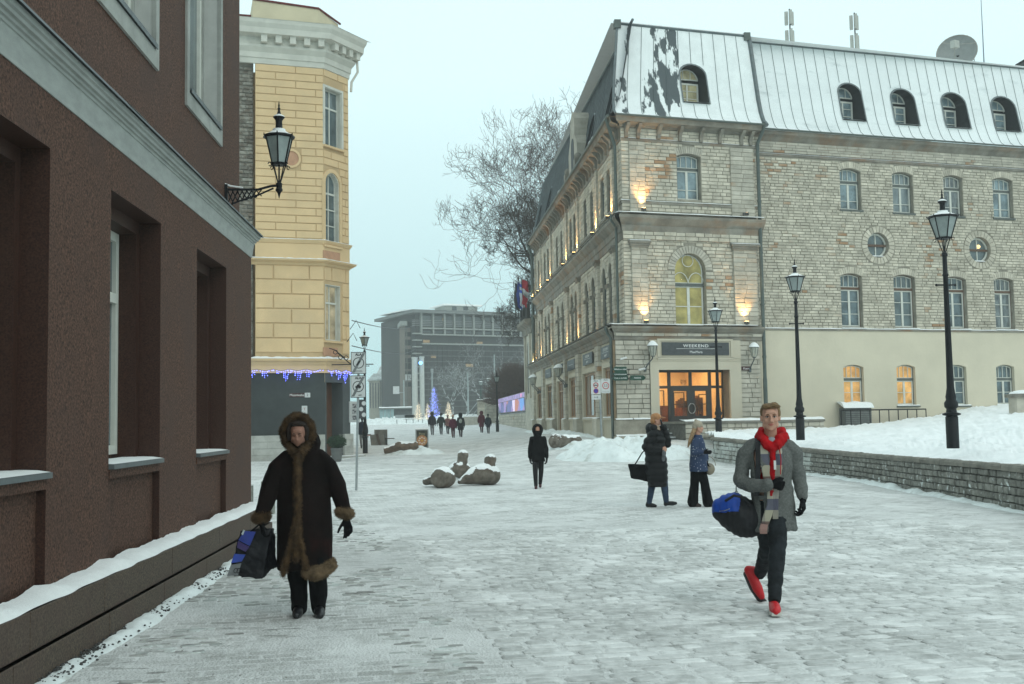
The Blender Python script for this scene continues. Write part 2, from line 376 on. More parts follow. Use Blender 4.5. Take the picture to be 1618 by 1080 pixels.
# kicked-up snow along the wall foot on the left, heaps by the shop, sculpture bases
heap_snow = mat('shovelled_snow', (.74, .78, .77), .85, .08, 2, .8, 9, patch=((.45, .46, .42), 2.5, .55, .75))
def heap(name, pts, w_, h, label, m=None, n=14, rough=.4, cat='snow pile', seed=0):
    """a ridge of shovelled snow along a line, cross-section dome with lumps"""
    mb = MB(); P = [Vector((p[0], p[1], 0)) for p in pts]; L_ = [0]
    for a, b in zip(P, P[1:]): L_.append(L_[-1]+(b-a).length)
    N = max(6, int(L_[-1]/.07)); rows = []
    for i in range(N+1):
        s_ = L_[-1]*i/N; k = max(j for j in range(len(P)-1) if L_[j] <= s_+1e-9) if i < N else len(P)-2
        f = (s_-L_[k])/(L_[k+1]-L_[k]); c = P[k].lerp(P[k+1], f); d = (P[k+1]-P[k]).normalized(); nn = Vector((d.y, -d.x, 0))
        e_ = math.sin(PI*min(1, max(0, i/N)))**.5; row = []
        for j in range(n*2+1):
            a = -1+j/n; q = c+nn*(a*w_/2*(e_*.9+.1)*(1+.35*noise.noise(Vector((s_*1.1, a, seed)))))
            z = h*e_*(1-a*a)*(1+rough*.8*noise.noise(q*1.7+Vector((0, 0, seed)))+rough*.5*abs(noise.noise(q*3.7))+rough*.18*noise.noise(q*8))
            row.append((q.x, q.y, gz(q.x, q.y)-.02+max(0, z)))
        rows.append(row)
    W_ = len(rows[0]); mb.v = [q for r_ in rows for q in r_]
    mb.f = [(i*W_+j, i*W_+j+1, (i+1)*W_+j+1, (i+1)*W_+j) for i in range(len(rows)-1) for j in range(W_-1)]
    return tag(mb.build(name, m or heap_snow, smooth=True, origin=(P[0].x, P[0].y, gz(P[0].x, P[0].y))), label, cat)

# ================================================================== LEFT GRANITE BUILDING
aL = R_(1.95); FL = Fr((-2.44, 9.74), (math.sin(aL), math.cos(aL)))
granite_shade = mat('shaded_reveal_granite', (.070, .032, .022), .5, col2=(.026, .012, .009), scale=75, detail=3, lo=.3, hi=.7, spec=.25)  # smoother granite; the shade of the deep bays is put into its colour
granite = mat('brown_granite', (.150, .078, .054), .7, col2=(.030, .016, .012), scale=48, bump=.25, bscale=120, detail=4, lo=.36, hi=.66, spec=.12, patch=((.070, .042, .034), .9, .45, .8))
granite_d = mat('grey_brown_granite', (.125, .090, .064), .7, col2=(.036, .026, .02), scale=60, bump=.3, bscale=100, detail=3, patch=((.075, .045, .035), .9, .45, .7))
lime = mat('grey_limestone_trim', (.33, .335, .31), .8, .14, 3, .25, 40, patch=((.20, .205, .19), .8, .5, .75))
lime_n = mat('grey_cement_cornice', (.33, .345, .325), .85, .10, 4, .3, 60, stretch=(1, 1, 3))
zinc = mat('grey_zinc', (.09, .105, .11), .5, .2, 6, spec=.5)
LB = thing('granite_building', 'brown granite building with deep window bays and grey cornice on the left', 'building', FL.p(0, 0))
W0, W1, o0 = -7, 7.21, -.25
bays = [(-6.4, -4.55), (-2.95, -1.2), (.3, 2.0), (3.64, 5.36)]
rect = lambda a, b, c, d: [(a, c), (b, c), (b, d), (a, d)]
m = MB(); m.holed(FL, rect(W0, W1, .40, 4.22), [rect(a, b, .41, 3.79) for a, b in bays], o0, 0)
# right return face and top ledge
m.add([FL.p(W1, .4, o0), FL.p(W1, .4, -6), FL.p(W1, 4.22, -6), FL.p(W1, 4.22, o0)], [(0, 1, 2, 3)])
m.build('wall', granite, LB)
m = MB()
m.fb(FL, W0, W1-.15, 4.55, 12, -6, -.40)
up = [(-3.1, -1.0), (.25, 2.35), (3.63, 5.69)]
m = MB(); m.holed(FL, rect(W0, W1-.15, 4.5, 12), [rect(a+.12, b-.12, 5.72, 9.6) for a, b in up], -.40, 0)
m.add([FL.p(W1-.15, 4.5, -.4), FL.p(W1-.15, 4.5, -6), FL.p(W1-.15, 12, -6), FL.p(W1-.15, 12, -.4)], [(0, 1, 2, 3)])
m.add([FL.p(W0, 12, -.4), FL.p(W1-.15, 12, -.4), FL.p(W1-.15, 12, -6), FL.p(W0, 12, -6)], [(0, 1, 2, 3)])
m.build('upper_wall', granite, LB)
def glaze(F, T0, T1, Z0, Z1, o, par, fm, gm, vb=(), hb=(), fw=.06, hbw=None, th=.07, arch=0, name='window', pane='pane'):
    """a window: frame part with panes as its sub-parts; arch = rise of the head. Bars as fractions"""
    def top(t): 
        if not arch: return Z1
        c = (T0+T1)/2; w2 = (T1-T0)/2
        if arch >= w2: return Z1-arch+math.sqrt(max(0, w2*w2-(t-c)**2))*arch/w2
        R = (w2*w2+arch*arch)/(2*arch); return Z1-R+math.sqrt(max(0, R*R-(t-c)**2))
    def outline(g_, n=10):
        a, b = T0+g_, T1-g_; pts = [(a, Z0+g_), (b, Z0+g_)]
        if arch: 
            for i in range(n+1):
                t = b+(a-b)*(.5-.5*math.cos(PI*i/n)) ; tt = T0+(T1-T0)*((t-a)/(b-a)); pts.append((t, top(tt)-g_))
        else: pts += [(b, Z1-g_), (a, Z1-g_)]
        return pts
    m = MB(); m.ring(F, outline(0), outline(fw), o-th, o)
    for f in vb:
        f, w_, z0f, z1f = f if isinstance(f, tuple) else (f, fw*.5, 0, 1); t = T0+(T1-T0)*f; m.fb(F, t-w_/2, t+w_/2, Z0+(Z1-Z0)*z0f+fw*.5, min(top(t)-fw*.5, Z0+(Z1-Z0)*z1f), o-th, o-.005)
    hh = []
    for f in hb:
        f, w_ = f if isinstance(f, tuple) else (f, fw*.5); z = Z0+(Z1-Z0)*f; hh.append(z); m.fb(F, T0+fw*.5, T1-fw*.5, z-w_/2, z+w_/2, o-th, o+.006)
    fo = m.build(name, fm, par)
    fvs = sorted([T0+fw*.7]+[T0+(T1-T0)*(f[0] if isinstance(f, tuple) else f) for f in vb if not (isinstance(f, tuple) and f[2] > 0 or isinstance(f, tuple) and f[3] < 1)]+[T1-fw*.7]); zs = [Z0+fw*.7]+sorted(hh)+[None]
    for a, b in zip(fvs, fvs[1:]):
        for c, d in zip(zs, zs[1:]):
            p = MB()
            if d is None:
                n = 8 if arch else 1; pts = [(a, c), (b, c)]+[(b+(a-b)*i/n, top(b+(a-b)*i/n)-fw*.4) for i in range(n+1)]
                p.add([F.p(t, z, o-th*.6) for t, z in pts], [tuple(range(len(pts)))])
            else: p.add([F.p(a, c, o-th*.6), F.p(b, c, o-th*.6), F.p(b, d, o-th*.6), F.p(a, d, o-th*.6)], [(0, 1, 2, 3)])
            p.build(pane, gm if not callable(gm) else gm(), fo)
    return fo
def snowstrip(F, t0, t1, z, oo0, oo1, h, name='snow_cover', par=None, seed=0, m=None, st=.12, jag=.35):
    n = max(2, int((t1-t0)/st)); mb = MB(); k = 5
    for i in range(n+1):
        t = t0+(t1-t0)*i/n; e = noise.noise(Vector((t*2.3, z, seed)))
        for j in range(k):
            f = j/(k-1); o = oo0+(oo1+.04*e*jag-oo0)*f; prof = (1, 1.05, 1, .8, -.02)[j]
            mb.v.append(tuple(F.p(t, z+.002+h*max(0, prof*(1+jag*e+.3*jag*noise.noise(Vector((t*9, j, seed))))), o)))
    mb.f = [(i*k+j, i*k+j+1, (i+1)*k+j+1, (i+1)*k+j) for i in range(n) for j in range(k-1)]+[(4, 3, 2, 1, 0), tuple(n*k+j for j in range(k))]
    return mb.build(name, m or snow_fine, par, smooth=True)
for i, (a, b) in enumerate(bays):
    m = MB(); P = rect(a, b, .41, 3.79); m.add([FL.p(t, z, o0) for t, z in P]+[FL.p(t, z, o0-.22) for t, z in P], [(k, (k+1) % 4, 4+(k+1) % 4, 4+k) for k in range(4)]); m.build('bay_reveal', granite_shade, LB)
    # jamb steps behind the opening, recessed spandrel and sill
    m = MB(); m.fb(FL, a+.002, b-.002, .42, 1.22, o0-.16, o0-.07); m.build('spandrel_panel', granite, LB)
    m = MB(); m.fb(FL, a+.003, b-.003, 1.22, 1.30, o0-.20, o0+.012); m.build('sill_moulding', granite, LB)
    m = MB(); m.holed(FL, rect(a-.0, b+.0, 1.30, 3.80), [rect(a+.10, b-.10, 1.36, 3.66)], o0-.22, .24); m.build('reveal', granite_shade, LB)
    glaze(FL, a+.101, b-.101, 1.40, 3.655, o0-.40, LB, frame_w, glass, vb=((.5, .09, 0, 1),), hb=((.70, .10),), fw=.09)
    m = MB(); m.fb(FL, a+.004, b-.004, 1.302, 1.345, -.62, o0+.05); m.build('zinc_sill', zinc, LB)
    snowstrip(FL, a+.01, b-.01, 1.345, -.60, o0+.04, .02, par=LB, seed=i, jag=.2)
m = MB(); m.prof(FL, [(-.6, 4.21), (-.25, 4.21), (-.235, 4.225), (-.235, 4.27), (-.21, 4.285), (-.17, 4.36), (-.16, 4.45), (-.125, 4.455), (-.12, 4.50), (-.115, 4.55), (-.6, 4.58)], W0, W1-.0, 0, 0)
m = MB(); prf = [(-.6, 4.0), (-.245, 4.0), (-.242, 4.24), (-.225, 4.255), (-.20, 4.30), (-.185, 4.38), (-.150, 4.39), (-.145, 4.43), (-.118, 4.45), (-.11, 4.52), (-.6, 4.54)]
cprf = [(-.6, 4.2), (-.245, 4.205), (-.235, 4.23), (-.215, 4.26), (-.205, 4.34), (-.185, 4.36), (-.17, 4.40), (-.145, 4.42), (-.125, 4.44), (-.12, 4.535), (-.6, 4.55)]
# plain sloping fascia first, then mouldings
cprf = [(-.6, 4.2), (-.24, 4.2), (-.212, 4.40), (-.20, 4.405), (-.20, 4.43), (-.18, 4.435), (-.18, 4.46), (-.155, 4.465), (-.15, 4.49), (-.13, 4.50), (-.125, 4.545), (-.6, 4.555)]
n = len(cprf)
mb = MB(); mb.add([FL.p(W0, z, o) for o, z in cprf]+[FL.p(W1+o+.25, z, o) for o, z in cprf]+[FL.p(W1+o+.25, z, -6) for o, z in cprf], [(i, i+1, n+i+1, n+i) for i in range(n-1)]+[(n+i, n+i+1, 2*n+i+1, 2*n+i) for i in range(n-1)])
mb.build('cornice', lime_n, LB)
mb = MB(); mb.add([FL.p(W0, 4.56, -.5), FL.p(W0, 4.56, -.095), FL.p(W0, 4.535, -.09), FL.p(W1+.16, 4.56, -.5), FL.p(W1+.16, 4.56, -.095), FL.p(W1+.16, 4.535, -.09)], [(0, 1, 4, 3), (1, 2, 5, 4), (3, 4, 5)])
mb.build('cornice_flashing', zinc, LB)
snowstrip(FL, W0, W1+.13, 4.56, -.41, -.10, .03, par=LB, seed=9, jag=.5)
for i, (a, b) in enumerate(up):   # stone surrounds, sills, windows upstairs
    m = MB(); P = rect(a+.125, b-.125, 5.725, 9.59); m.add([FL.p(t, z, -.38) for t, z in P]+[FL.p(t, z, -.66) for t, z in P], [(k, (k+1) % 4, 4+(k+1) % 4, 4+k) for k in range(4)]); m.build('pale_reveal', mat('pale_render_reveal', (.44, .445, .42), .85, .08, 3), LB)
    m = MB(); m.ring(FL, rect(a, b, 5.53, 9.8), rect(a+.13, b-.13, 5.72, 9.6), -.42, -.37); m.build('window_surround', lime, LB)
    m = MB(); m.holed(FL, rect(a+.13, b-.13, 5.73, 9.58), [rect(a+.2, b-.2, 5.78, 9.5)], -.60, .10); m.fb(FL, a+.12, b-.12, 5.7, 5.75, -.69, -.40); m.build('inner_reveal', lime, LB)
    glaze(FL, a+.201, b-.201, 5.80, 9.49, -.62, LB, frame_w, glass, vb=((.5, .09, 0, 1),), hb=((.62, .1),), fw=.10)
    m = MB(); m.fb(FL, a+.14, b-.14, 5.755, 5.775, -.66, -.345); m.fb(FL, a+.14, b-.14, 5.72, 5.774, -.353, -.343); m.build('zinc_sill', zinc, LB)
# plinth of long granite blocks: parts
i = 0
for (z0, z1, oo) in ((-.15, .20, .03), (.21, .475, 0)):
    t = W0-random.uniform(0, .8)
    while t < W1+.24:
        l = random.uniform(1.5, 2.3); t2 = min(W1+.25, t+l)
        if t2-t < .5: t2 = W1+.25
        m = MB(); m.bev(FL, max(W0, t), t2-.006, z0, z1, -.8, oo-.0+random.uniform(-.004, .004), .006)
        m.add([FL.p(max(W0, t), z1, oo-.01), FL.p(t2-.006, z1, oo-.01), FL.p(t2-.006, z1, -.8), FL.p(max(W0, t), z1, -.8)], [(0, 1, 2, 3)])
        if t2 >= W1+.25: m.add([FL.p(t2-.006, z0, oo-.01), FL.p(t2-.006, z0, -5), FL.p(t2-.006, z1, -5), FL.p(t2-.006, z1, oo-.01)], [(0, 1, 2, 3)])
        m.build('plinth_stone', granite_d, LB); t = t2
        if t2 >= W1+.25: break
snowstrip(FL, W0, W1+.23, .476, -.26, -.012, .045, par=LB, seed=3, jag=.9, st=.05)
# dirty snow at the foot
pts = [FL.p(t, 0, .10) for t in np.arange(-4, 7.3, .8)]
heap('snow_ridge', pts, .30, .05, 'low ridge of kicked snow along the foot of the brown granite wall', rough=1.6, seed=4)
m = MB(); gritm = mat('dark_wet_grit', (.06, .058, .055), .7, .4, 20, .6, 60)
for i in range(1300):
    t = random.uniform(-3, 6.5); o = abs(random.gauss(.03, .07)); q = FL.p(t, 0, o+.03); s_ = random.uniform(.003, .010)
    if noise.noise(Vector((t*1.5, 0, 2))) > -.25: m.ball((q.x, q.y, gz(q.x, q.y)+.012+.02*random.random()), (s_*1.5, s_*1.5, s_), None, 5, 3)
m.build('grit', gritm, paving, kind='stuff')

# ---- lantern bracket on the wall, and the street lantern head used everywhere
def lantern(T, c, s, par, lit=None, glassm=frosted, snowy=True, cage=True, wide=1):
    """hexagonal lantern: chimney, roof, six panes, cage. c = bottom of cage (neck), s = scale (1 = 1.2 m tall over all)"""
    c = Vector(c)
    def hexr(r, z, k=6, ph=PI/6): return [c+Vector((r*math.cos(ph+2*PI*j/k), r*math.sin(ph+2*PI*j/k), z)) for j in range(k)]
    m = MB(); b, t = .30*s, .68*s; rb, rt = .105*s*wide, .20*s*wide
    for j in range(6):
        A = hexr(rb, b)[j]; B = hexr(rt, t)[j]; m.tube([A, B], .011*s, 5)
    for r, z, w_ in ((rb, b, .014), (rt, t, .014)):
        P = hexr(r, z)+[hexr(r, z)[0]]; m.tube(P, w_*s, 5)
    m.loft([(c+Vector((0, 0, b-.02*s)), rb*1.05, rb*1.05), (c+Vector((0, 0, b+.005*s)), rb*1.05, rb*1.05)], 6)
    m.build('lantern_frame', iron, par, smooth=False)
    for j in range(6):
        A, B = hexr(rb*.97, b), hexr(rt*.97, t); p = MB(); p.add([A[j], A[(j+1) % 6], B[(j+1) % 6], B[j]], [(0, 1, 2, 3)]); p.build('lantern_pane', glassm, par)
    m = MB(); m.lathe(c, [(rt*1.13, t), (rt*1.10, t+.02*s), (.10*s, t+.075*s), (.085*s, t+.11*s), (.085*s, t+.12*s), (.052*s, t+.125*s), (.045*s, t+.22*s), (.05*s, t+.25*s), (.085*s, t+.295*s), (.06*s, t+.31*s), (.03*s, t+.34*s), (.014*s, t+.40*s), (.022*s, t+.42*s), (.01*s, t+.44*s), (.014*s, t+.46*s), (.002*s, t+.53*s)], 12)
    for j in range(6):
        A = hexr(rt*1.13, t+.01*s)[j]; m.tube([A, A+Vector((0, 0, .035*s))], [.012*s, .004*s], 5)
    m.build('lantern_roof', iron, par, smooth=True)
    if cage:
        m = MB(); m.tube([c+Vector((0, 0, 0)), c+Vector((0, 0, b))], .012*s, 6)
        for j in range(4):
            th = PI/4+j*PI/2; dv = Vector((math.cos(th), math.sin(th), 0)); m.tube([c+dv*.02*s+Vector((0, 0, .02*s)), c+dv*.115*s+Vector((0, 0, b-.01*s)), c+dv*.15*s+Vector((0, 0, b-.0*s))], .009*s, 5)
            cc = c+dv*.165*s+Vector((0, 0, b-.03*s)); m.tube([cc+(dv*math.cos(a)+Vector((0, 0, math.sin(a))))*.027*s for a in np.linspace(0, 5.2, 9)], .007*s, 5)
        m.build('lantern_cage', iron, par, smooth=True)
    if snowy:
        m = MB(); m.lathe(c, [(rt*1.08, t+.024*s), (rt*.8, t+.05*s), (.092*s, t+.095*s), (.09*s, t+.12*s)], 12); m.lathe(c, [(.082*s, t+.292*s), (.075*s, t+.312*s), (.035*s, t+.335*s)], 12)
        m.build('snow_cap', snow_fine, par, smooth=True)
wl = thing('wall_lantern', 'black iron lantern on a lattice bracket fixed to the brown granite wall', 'street lamp', FL.p(5.75, 4.9, -.4))
# bracket runs from the wall at px(365,300) out to px(440,300)
A = FL.p(6.0, 0, -.42); Y = A.y; tip = at(441, 297, Y)
base = Vector((A.x, A.y, 0)); z1 = tip.z
m = MB(); ux = (Vector((tip.x, tip.y, 0))-base); Lb = ux.length; ux.normalize()
m.box((base.x+.03, base.y, z1-.13), (.06, .07, .36))
B = lambda s_, z: base+ux*s_+Vector((0, 0, z1+z))
m.tube([B(.03, -.02), B(Lb*.62, -.02), B(Lb*.85, .03), B(Lb, .04)], .018, 6); m.tube([B(.03, -.27), B(Lb*.30, -.18), B(Lb*.62, -.10), B(Lb*.9, .0)], .013, 6)
for k in range(7):
    s0 = .05+k*.065; zt = -.02; zb = -.26+.17*(s0/(Lb*.8)); s1 = s0+.09
    m.tube([B(s0, zt), B(s1, -.26+.17*(s1/(Lb*.8)))], .009, 5); m.tube([B(s0, zb), B(s1, zt)], .009, 5)
m.lathe(B(Lb, -.10), [(.003, -.05), (.02, .02), (.035, .05), (.05, .06), (.05, .09), (.04, .10), (.045, .17), (.03, .18)], 10)
m.build('bracket', iron, wl, smooth=True)
m = MB(); m.tube([B(.02, .06), B(.1, .03), B(Lb*.35, .005)], .013, 6); m.build('snow_cap', snow_fine, wl, smooth=True)
lantern(None, B(Lb, .05), 1.0, wl)

# ================================================================== YELLOW BUILDING
Dr = ray(6390, 572); Dr = Vector((Dr[0], Dr[1], 0)).normalized()
Yc = 49.0
yel = mat('yellow_plaster', (.68, .485, .275), .85, .07, .8, .15, 30, patch=((.60, .44, .26), .5, .5, .8))
yel_g = mat('yellow_plaster_joint', (.52, .37, .21), .9, .1, 1)
white_p = mat('white_grey_plaster', (.58, .565, .50), .85, .08, 1.5, .15, 20, patch=((.46, .45, .40), 1.2, .55, .75))
grey_p = mat('dark_grey_plaster', (.085, .095, .095), .85, .12, 1.2, .2, 60)
rub = mat('rubble_stone', (.30, .29, .25), .9, col2=(.13, .10, .075), scale=4, bump=.9, bscale=9, island=.3)
base_st = mat('pale_base_stone', (.42, .42, .385), .85, .12, 3, .3, 25, island=.08, patch=((.30, .29, .26), 1.3, .5, .75))
redroof = mat('red_metal_roof', (.12, .015, .015), .5, .2, 3)
orange_p = mat('terracotta_panel', (.48, .27, .17), .85, .1, 3)
Pc = at(513, 640, Yc); Pc.z = 0
FY = Fr(Pc, Dr); FC = Fr(Pc, (math.sin(R_(34.6)), math.cos(R_(34.6))))
tl = FY.px(403, 600)[0]; tr = FC.px(552.5, 600)[0]
zY = lambda v, u=460: FY.px(u, v)[1]
YB = thing('yellow_building', 'pale yellow corner building with white cornice and dark grey ground floor', 'building', Pc)
TL = FY.px(372, 600)[0]
zs = dict(g0=-.2, st=zY(687), gt=zY(588), b1=zY(570), m1=zY(412), m2=zY(380), c0=zY(104), c1=zY(42))
ztop = zs['c0']
# core box faces (joint colour), both facades
arch_pts = lambda a, b, z0, z1, n=12: [(a, z0), (b, z0)]+[((a+b)/2+(b-a)/2*math.cos(PI*i/n), z1-(b-a)/2+(b-a)/2*math.sin(PI*i/n)) for i in range(n+1)]
cw = lambda u0, u1, v0, v1: (FC.px(u0, (v0+v1)/2)[0], FC.px(u1, (v0+v1)/2)[0], FC.px((u0+u1)/2, v1)[1], FC.px((u0+u1)/2, v0)[1])
w_top = cw(511, 539, 142, 232); w_arch = cw(511, 535.5, 273, 388); w_mid = cw(511, 537.5, 450, 538)
w_top, w_arch, w_mid = [(max(.07, q[0]), *q[1:]) for q in (w_top, w_arch, w_mid)]
m = MB(); m.holed(FY, rect(tl, 0, zs['gt'], ztop), [], 0, 0); m.build('wall', yel_g, YB)
hol = [rect(*w_top), arch_pts(*w_arch[:2], w_arch[2], w_arch[3]), rect(*w_mid)]
m = MB(); m.holed(FC, rect(0, tr, zs['gt'], ztop), hol, 0, .28); m.build('chamfer_wall', yel_g, YB)
m = MB(); E_ = FC.p(tr, 0); dd = Vector((-.30, .95, 0)).normalized()
FD = Fr(E_, dd)
for fr_, t0, t1 in ((FD, 0, 14),): m.fb(fr_, t0, t1, 0, ztop, -.3, -.01)
m.fb(FY, tl, -.8, 0, ztop, -5, -1.3); m.build('rear_wall', yel, YB)
# blocks
def intervals(z0, z1, t0, t1, holes, pad=0):
    iv = [(t0, t1)]
    for h in holes:
        xs = []
        for z in (z0, (z0+z1)/2, z1):
            for (a, b) in zip(h, h[1:]+h[:1]):
                if (a[1]-z)*(b[1]-z) <= 0 and a[1] != b[1]: xs.append(a[0]+(b[0]-a[0])*(z-a[1])/(b[1]-a[1]))
        for p in h:
            if z0 < p[1] < z1: xs.append(p[0])
        if len(xs) >= 2:
            a, b = min(xs)-pad, max(xs)+pad; out = []
            for c, d in iv:
                if b <= c or a >= d: out.append((c, d))
                else:
                    if a > c: out.append((c, a))
                    if b < d: out.append((b, d))
            iv = out
    return iv
def ashlar(F, t0, t1, z0, z1, rowh, L_, holes, m_, par, name, proud=.03, gap=.025, bev=.012, jit=0, pad=0, limit=0, rest=None, cnt=[0]):
    n = max(1, round((z1-z0)/rowh)); rh = (z1-z0)/n; out = []
    for r_ in range(n):
        a0 = z0+r_*rh; off = (r_ % 2)*.5
        for c, d in intervals(a0, a0+rh, t0, t1, holes, pad):
            if jit:
                t = c
                while t < d-.001:
                    l = L_*random.uniform(1-jit, 1+jit); l = d-t if d-t-l < L_*.3 else l; out.append((t, t+l, a0, a0+rh)); t += l
            else:
                k0 = math.floor((c-t0)/L_-off); cuts = [c]+[t0+(k+off)*L_ for k in range(k0, k0+200) if c+.08 < t0+(k+off)*L_ < d-.08]+[d]
                out += [(a, b, a0, a0+rh) for a, b in zip(cuts, cuts[1:])]
    return out
def put_blocks(F, bl, m_, par, name, proud, gap, bev, singles=10**9, stuff='stonework', jp=0, base=0):
    rest = MB()
    for i, (a, b, c, d) in enumerate(bl):
        if b-a < gap*2: continue
        mb = MB() if i < singles else rest
        mb.bev(F, a+gap/2, b-gap/2, c+gap/2, d-gap/2, base-.01, base+proud+random.uniform(-jp, jp), bev)
        if i < singles: mb.build(name, m_, par)
    if rest.v: rest.build(stuff, m_, par, kind='stuff')
hs = [rect(w_top[0]-.12, w_top[1]+.12, w_top[2]-.2, w_top[3]+.15), arch_pts(w_arch[0]-.2, w_arch[1]+.2, w_arch[2]-.02, w_arch[3]+.2), rect(w_mid[0]-.12, w_mid[1]+.12, w_mid[2]-.25, w_mid[3]+.15)]
medal = [(FY.px(460, 250)[0]+.45*math.cos(a), FY.px(460, 250)[1]+.45*math.sin(a)) for a in np.linspace(0, 2*PI, 16)[:-1]]
put_blocks(FY, ashlar(FY, tl, 0, zs['m2']+.12, zs['c0'], .34, 1.75, [medal], 0, 0, 0), yel, YB, 'plaster_block', .035, .035, .014)
put_blocks(FY, ashlar(FY, tl, 0, zY(557), zs['m1']-.18, .66, 1.55, [], 0, 0, 0), yel, YB, 'plaster_block', .04, .045, .018)
put_blocks(FC, ashlar(FC, 0, tr, zs['m2']+.12, zs['c0'], .34, 1.0, hs, 0, 0, 0), yel, YB, 'plaster_block', .035, .035, .014)
put_blocks(FC, ashlar(FC, 0, tr, zY(557), zs['m1']-.18, .66, 1.0, hs, 0, 0, 0), yel, YB, 'plaster_block', .04, .045, .018)
m = MB(); mc = (FY.px(460, 250)); m.lathe((0, 0, 0), [(.2, 0), (.2, .01)], 8)
m = MB(); m.poly(FY, [(mc[0]+.33*math.cos(a), mc[1]+.33*math.sin(a)) for a in np.linspace(0, 2*PI, 19)[:-1]], .0, .02); m.build('roundel', orange_p, YB)
m = MB(); c18 = np.linspace(0, 2*PI, 19)[:-1]; m.ring(FY, [(mc[0]+.43*math.cos(a), mc[1]+.43*math.sin(a)) for a in c18], [(mc[0]+.33*math.cos(a), mc[1]+.33*math.sin(a)) for a in c18], 0, .06); m.build('roundel_rim', yel, YB)
# window trims
m = MB(); m.ring(FC, rect(w_top[0]-.11, w_top[1]+.11, w_top[2]-.02, w_top[3]+.11), rect(*w_top), -.02, .05); m.build('window_surround', white_p, YB)
m = MB(); m.ring(FC, arch_pts(w_arch[0]-.17, w_arch[1]+.17, w_arch[2]-.01, w_arch[3]+.17), arch_pts(*w_arch), -.02, .055); m.build('arch_moulding', yel, YB)
lit_soft = mat('dim_lit_window', (.25, .22, .15), .3, .5, 2.2, emit=(.75, .62, .38), es=.28)
bars2 = dict(vb=((.5, .06, 0, 1),), hb=((.68, .08),), fw=.07)
glaze(FC, *w_top, -.2, YB, frame_w, glass, **bars2)
glaze(FC, *w_arch, -.2, YB, frame_w, glass, vb=((.5, .05, 0, 1),), hb=((.28, .04), (.5, .05), (.72, .08)), fw=.07, arch=(w_arch[1]-w_arch[0])/2)
glaze(FC, *w_mid, -.2, YB, frame_w, lit_soft, **bars2)
m = MB()
for ww in (): m.ring(FC, rect(ww[0]+.0, ww[1]-.0, ww[2]+.0, ww[3]-(.0 if ww is not w_arch else .9)), rect(ww[0]+.10, ww[1]-.10, ww[2]+.05, ww[3]-(.05 if ww is not w_arch else .9)), -.19, -.0) if False else None
for ww, hp in ((w_top, rect), (w_mid, rect), (w_arch, arch_pts)):
    P = hp(*ww); n = len(P); m = MB(); Q = [(t+(.03 if t < (ww[0]+ww[1])/2 else -.03), z+(.03 if z < ww[2]+.3 else -.03)) for t, z in P]; m.ring(FC, P, Q, -.19, .0); m.build('white_reveal', white_p, YB)
    m = MB(); m.fb(FC, ww[0]-.12, ww[1]+.12, ww[2]-.10, ww[2]-.01, 0, .12); m.build('window_sill', yel, YB)
for (u0, u1, v0, v1) in ((508, 536, 397, 409), (508, 533, 549, 562)):
    a = cw(u0, u1, v0, v1); m = MB(); m.fb(FC, a[0]+.1, a[1], a[2], a[3], 0, .05); m.build('terracotta_panel', orange_p, YB)
# belt courses, cornice as swept profiles on both faces, mitred at the corner (turn 43 deg)
def belt(prf, m_, name, l0=None, mt=.394, ext=.55):
    l0 = tl if l0 is None else l0
    n = len(prf); e1 = (.62)
    vs = [FY.p(l0, z, o) for o, z in prf]+[FY.p(0+mt*o, z, o) for o, z in prf]+[FC.p(tr+e1*o, z, o) for o, z in prf]+[FD.p(6, z, o) for o, z in prf]
    mb = MB(); mb.add(vs, [(k*n+i, k*n+i+1, (k+1)*n+i+1, (k+1)*n+i) for k in range(3) for i in range(n-1)]+[tuple(range(n))]); return mb.build(name, m_, YB)
def beltsnow(z, o0_, o1_, h, l0=None):
    l0 = tl if l0 is None else l0; mb = MB(); n = 3; st = []
    P = [(FY, t) for t in np.linspace(l0, 0, 30)]+[(FC, t) for t in np.linspace(.05, tr+.3, 14)]
    for i, (F_, t) in enumerate(P):
        h_ = h*(1+.5*noise.noise(Vector((i*.6, z, 0))))
        for o, dz in ((o0_, h_*1.3), ((o0_+o1_)/2, h_), (o1_, -.01)): 
            tt = t+(.394*o if F_ is FY and t > -.05 else (0 if F_ is FY else (.62*o if t > tr else -.394*o*0)))
            mb.v.append(tuple(F_.p(tt, z+dz, o)))
    mb.f = [(i*3+j, i*3+j+1, (i+1)*3+j+1, (i+1)*3+j) for i in range(len(P)-1) for j in range(2)]
    mb.build('snow_cover', snow_fine, YB, smooth=True)
z = zs['m1']; belt([(0, z-.20), (.05, z-.16), (.08, z-.08), (.28, z), (.30, z+.07), (0, z+.09)], yel, 'belt_course', TL); beltsnow(z+.075, .0, .31, .05, TL)
z = zs['m2']; belt([(0, z-.12), (.06, z-.1), (.12, z), (.14, z+.06), (0, z+.08)], yel, 'belt_course'); beltsnow(z+.06, .0, .15, .03)
belt([(.02, zs['m1']+.09), (.03, zs['m1']+.1), (.03, zs['m2']-.12), (0, zs['m2']-.1)], yel, 'frieze_band')
z = zs['b1']; belt([(0, zs['gt']-.03), (.10, zs['gt']-.03), (.10, z-.20), (.14, z-.16), (.20, z-.02), (.30, z), (.31, z+.10), (0, z+.16)], yel, 'belt_course', TL); beltsnow(z+.10, .0, .33, .07, TL)
z = zs['c0']; zt = zs['c1']; H_ = zt-z
belt([(0, z-.02), (.06, z), (.08, z+H_*.12), (.13, z+H_*.14), (.14, z+H_*.27), (.30, z+H_*.38), (.32, z+H_*.43), (.24, z+H_*.44), (.24, z+H_*.62), (.62, z+H_*.66), (.64, z+H_*.80), (.74, z+H_*.90), (.78, z+H_), (0, z+H_+.1)], white_p, 'cornice', TL)
beltsnow(z+H_+.0, .05, .80, .10, TL)
m = MB()
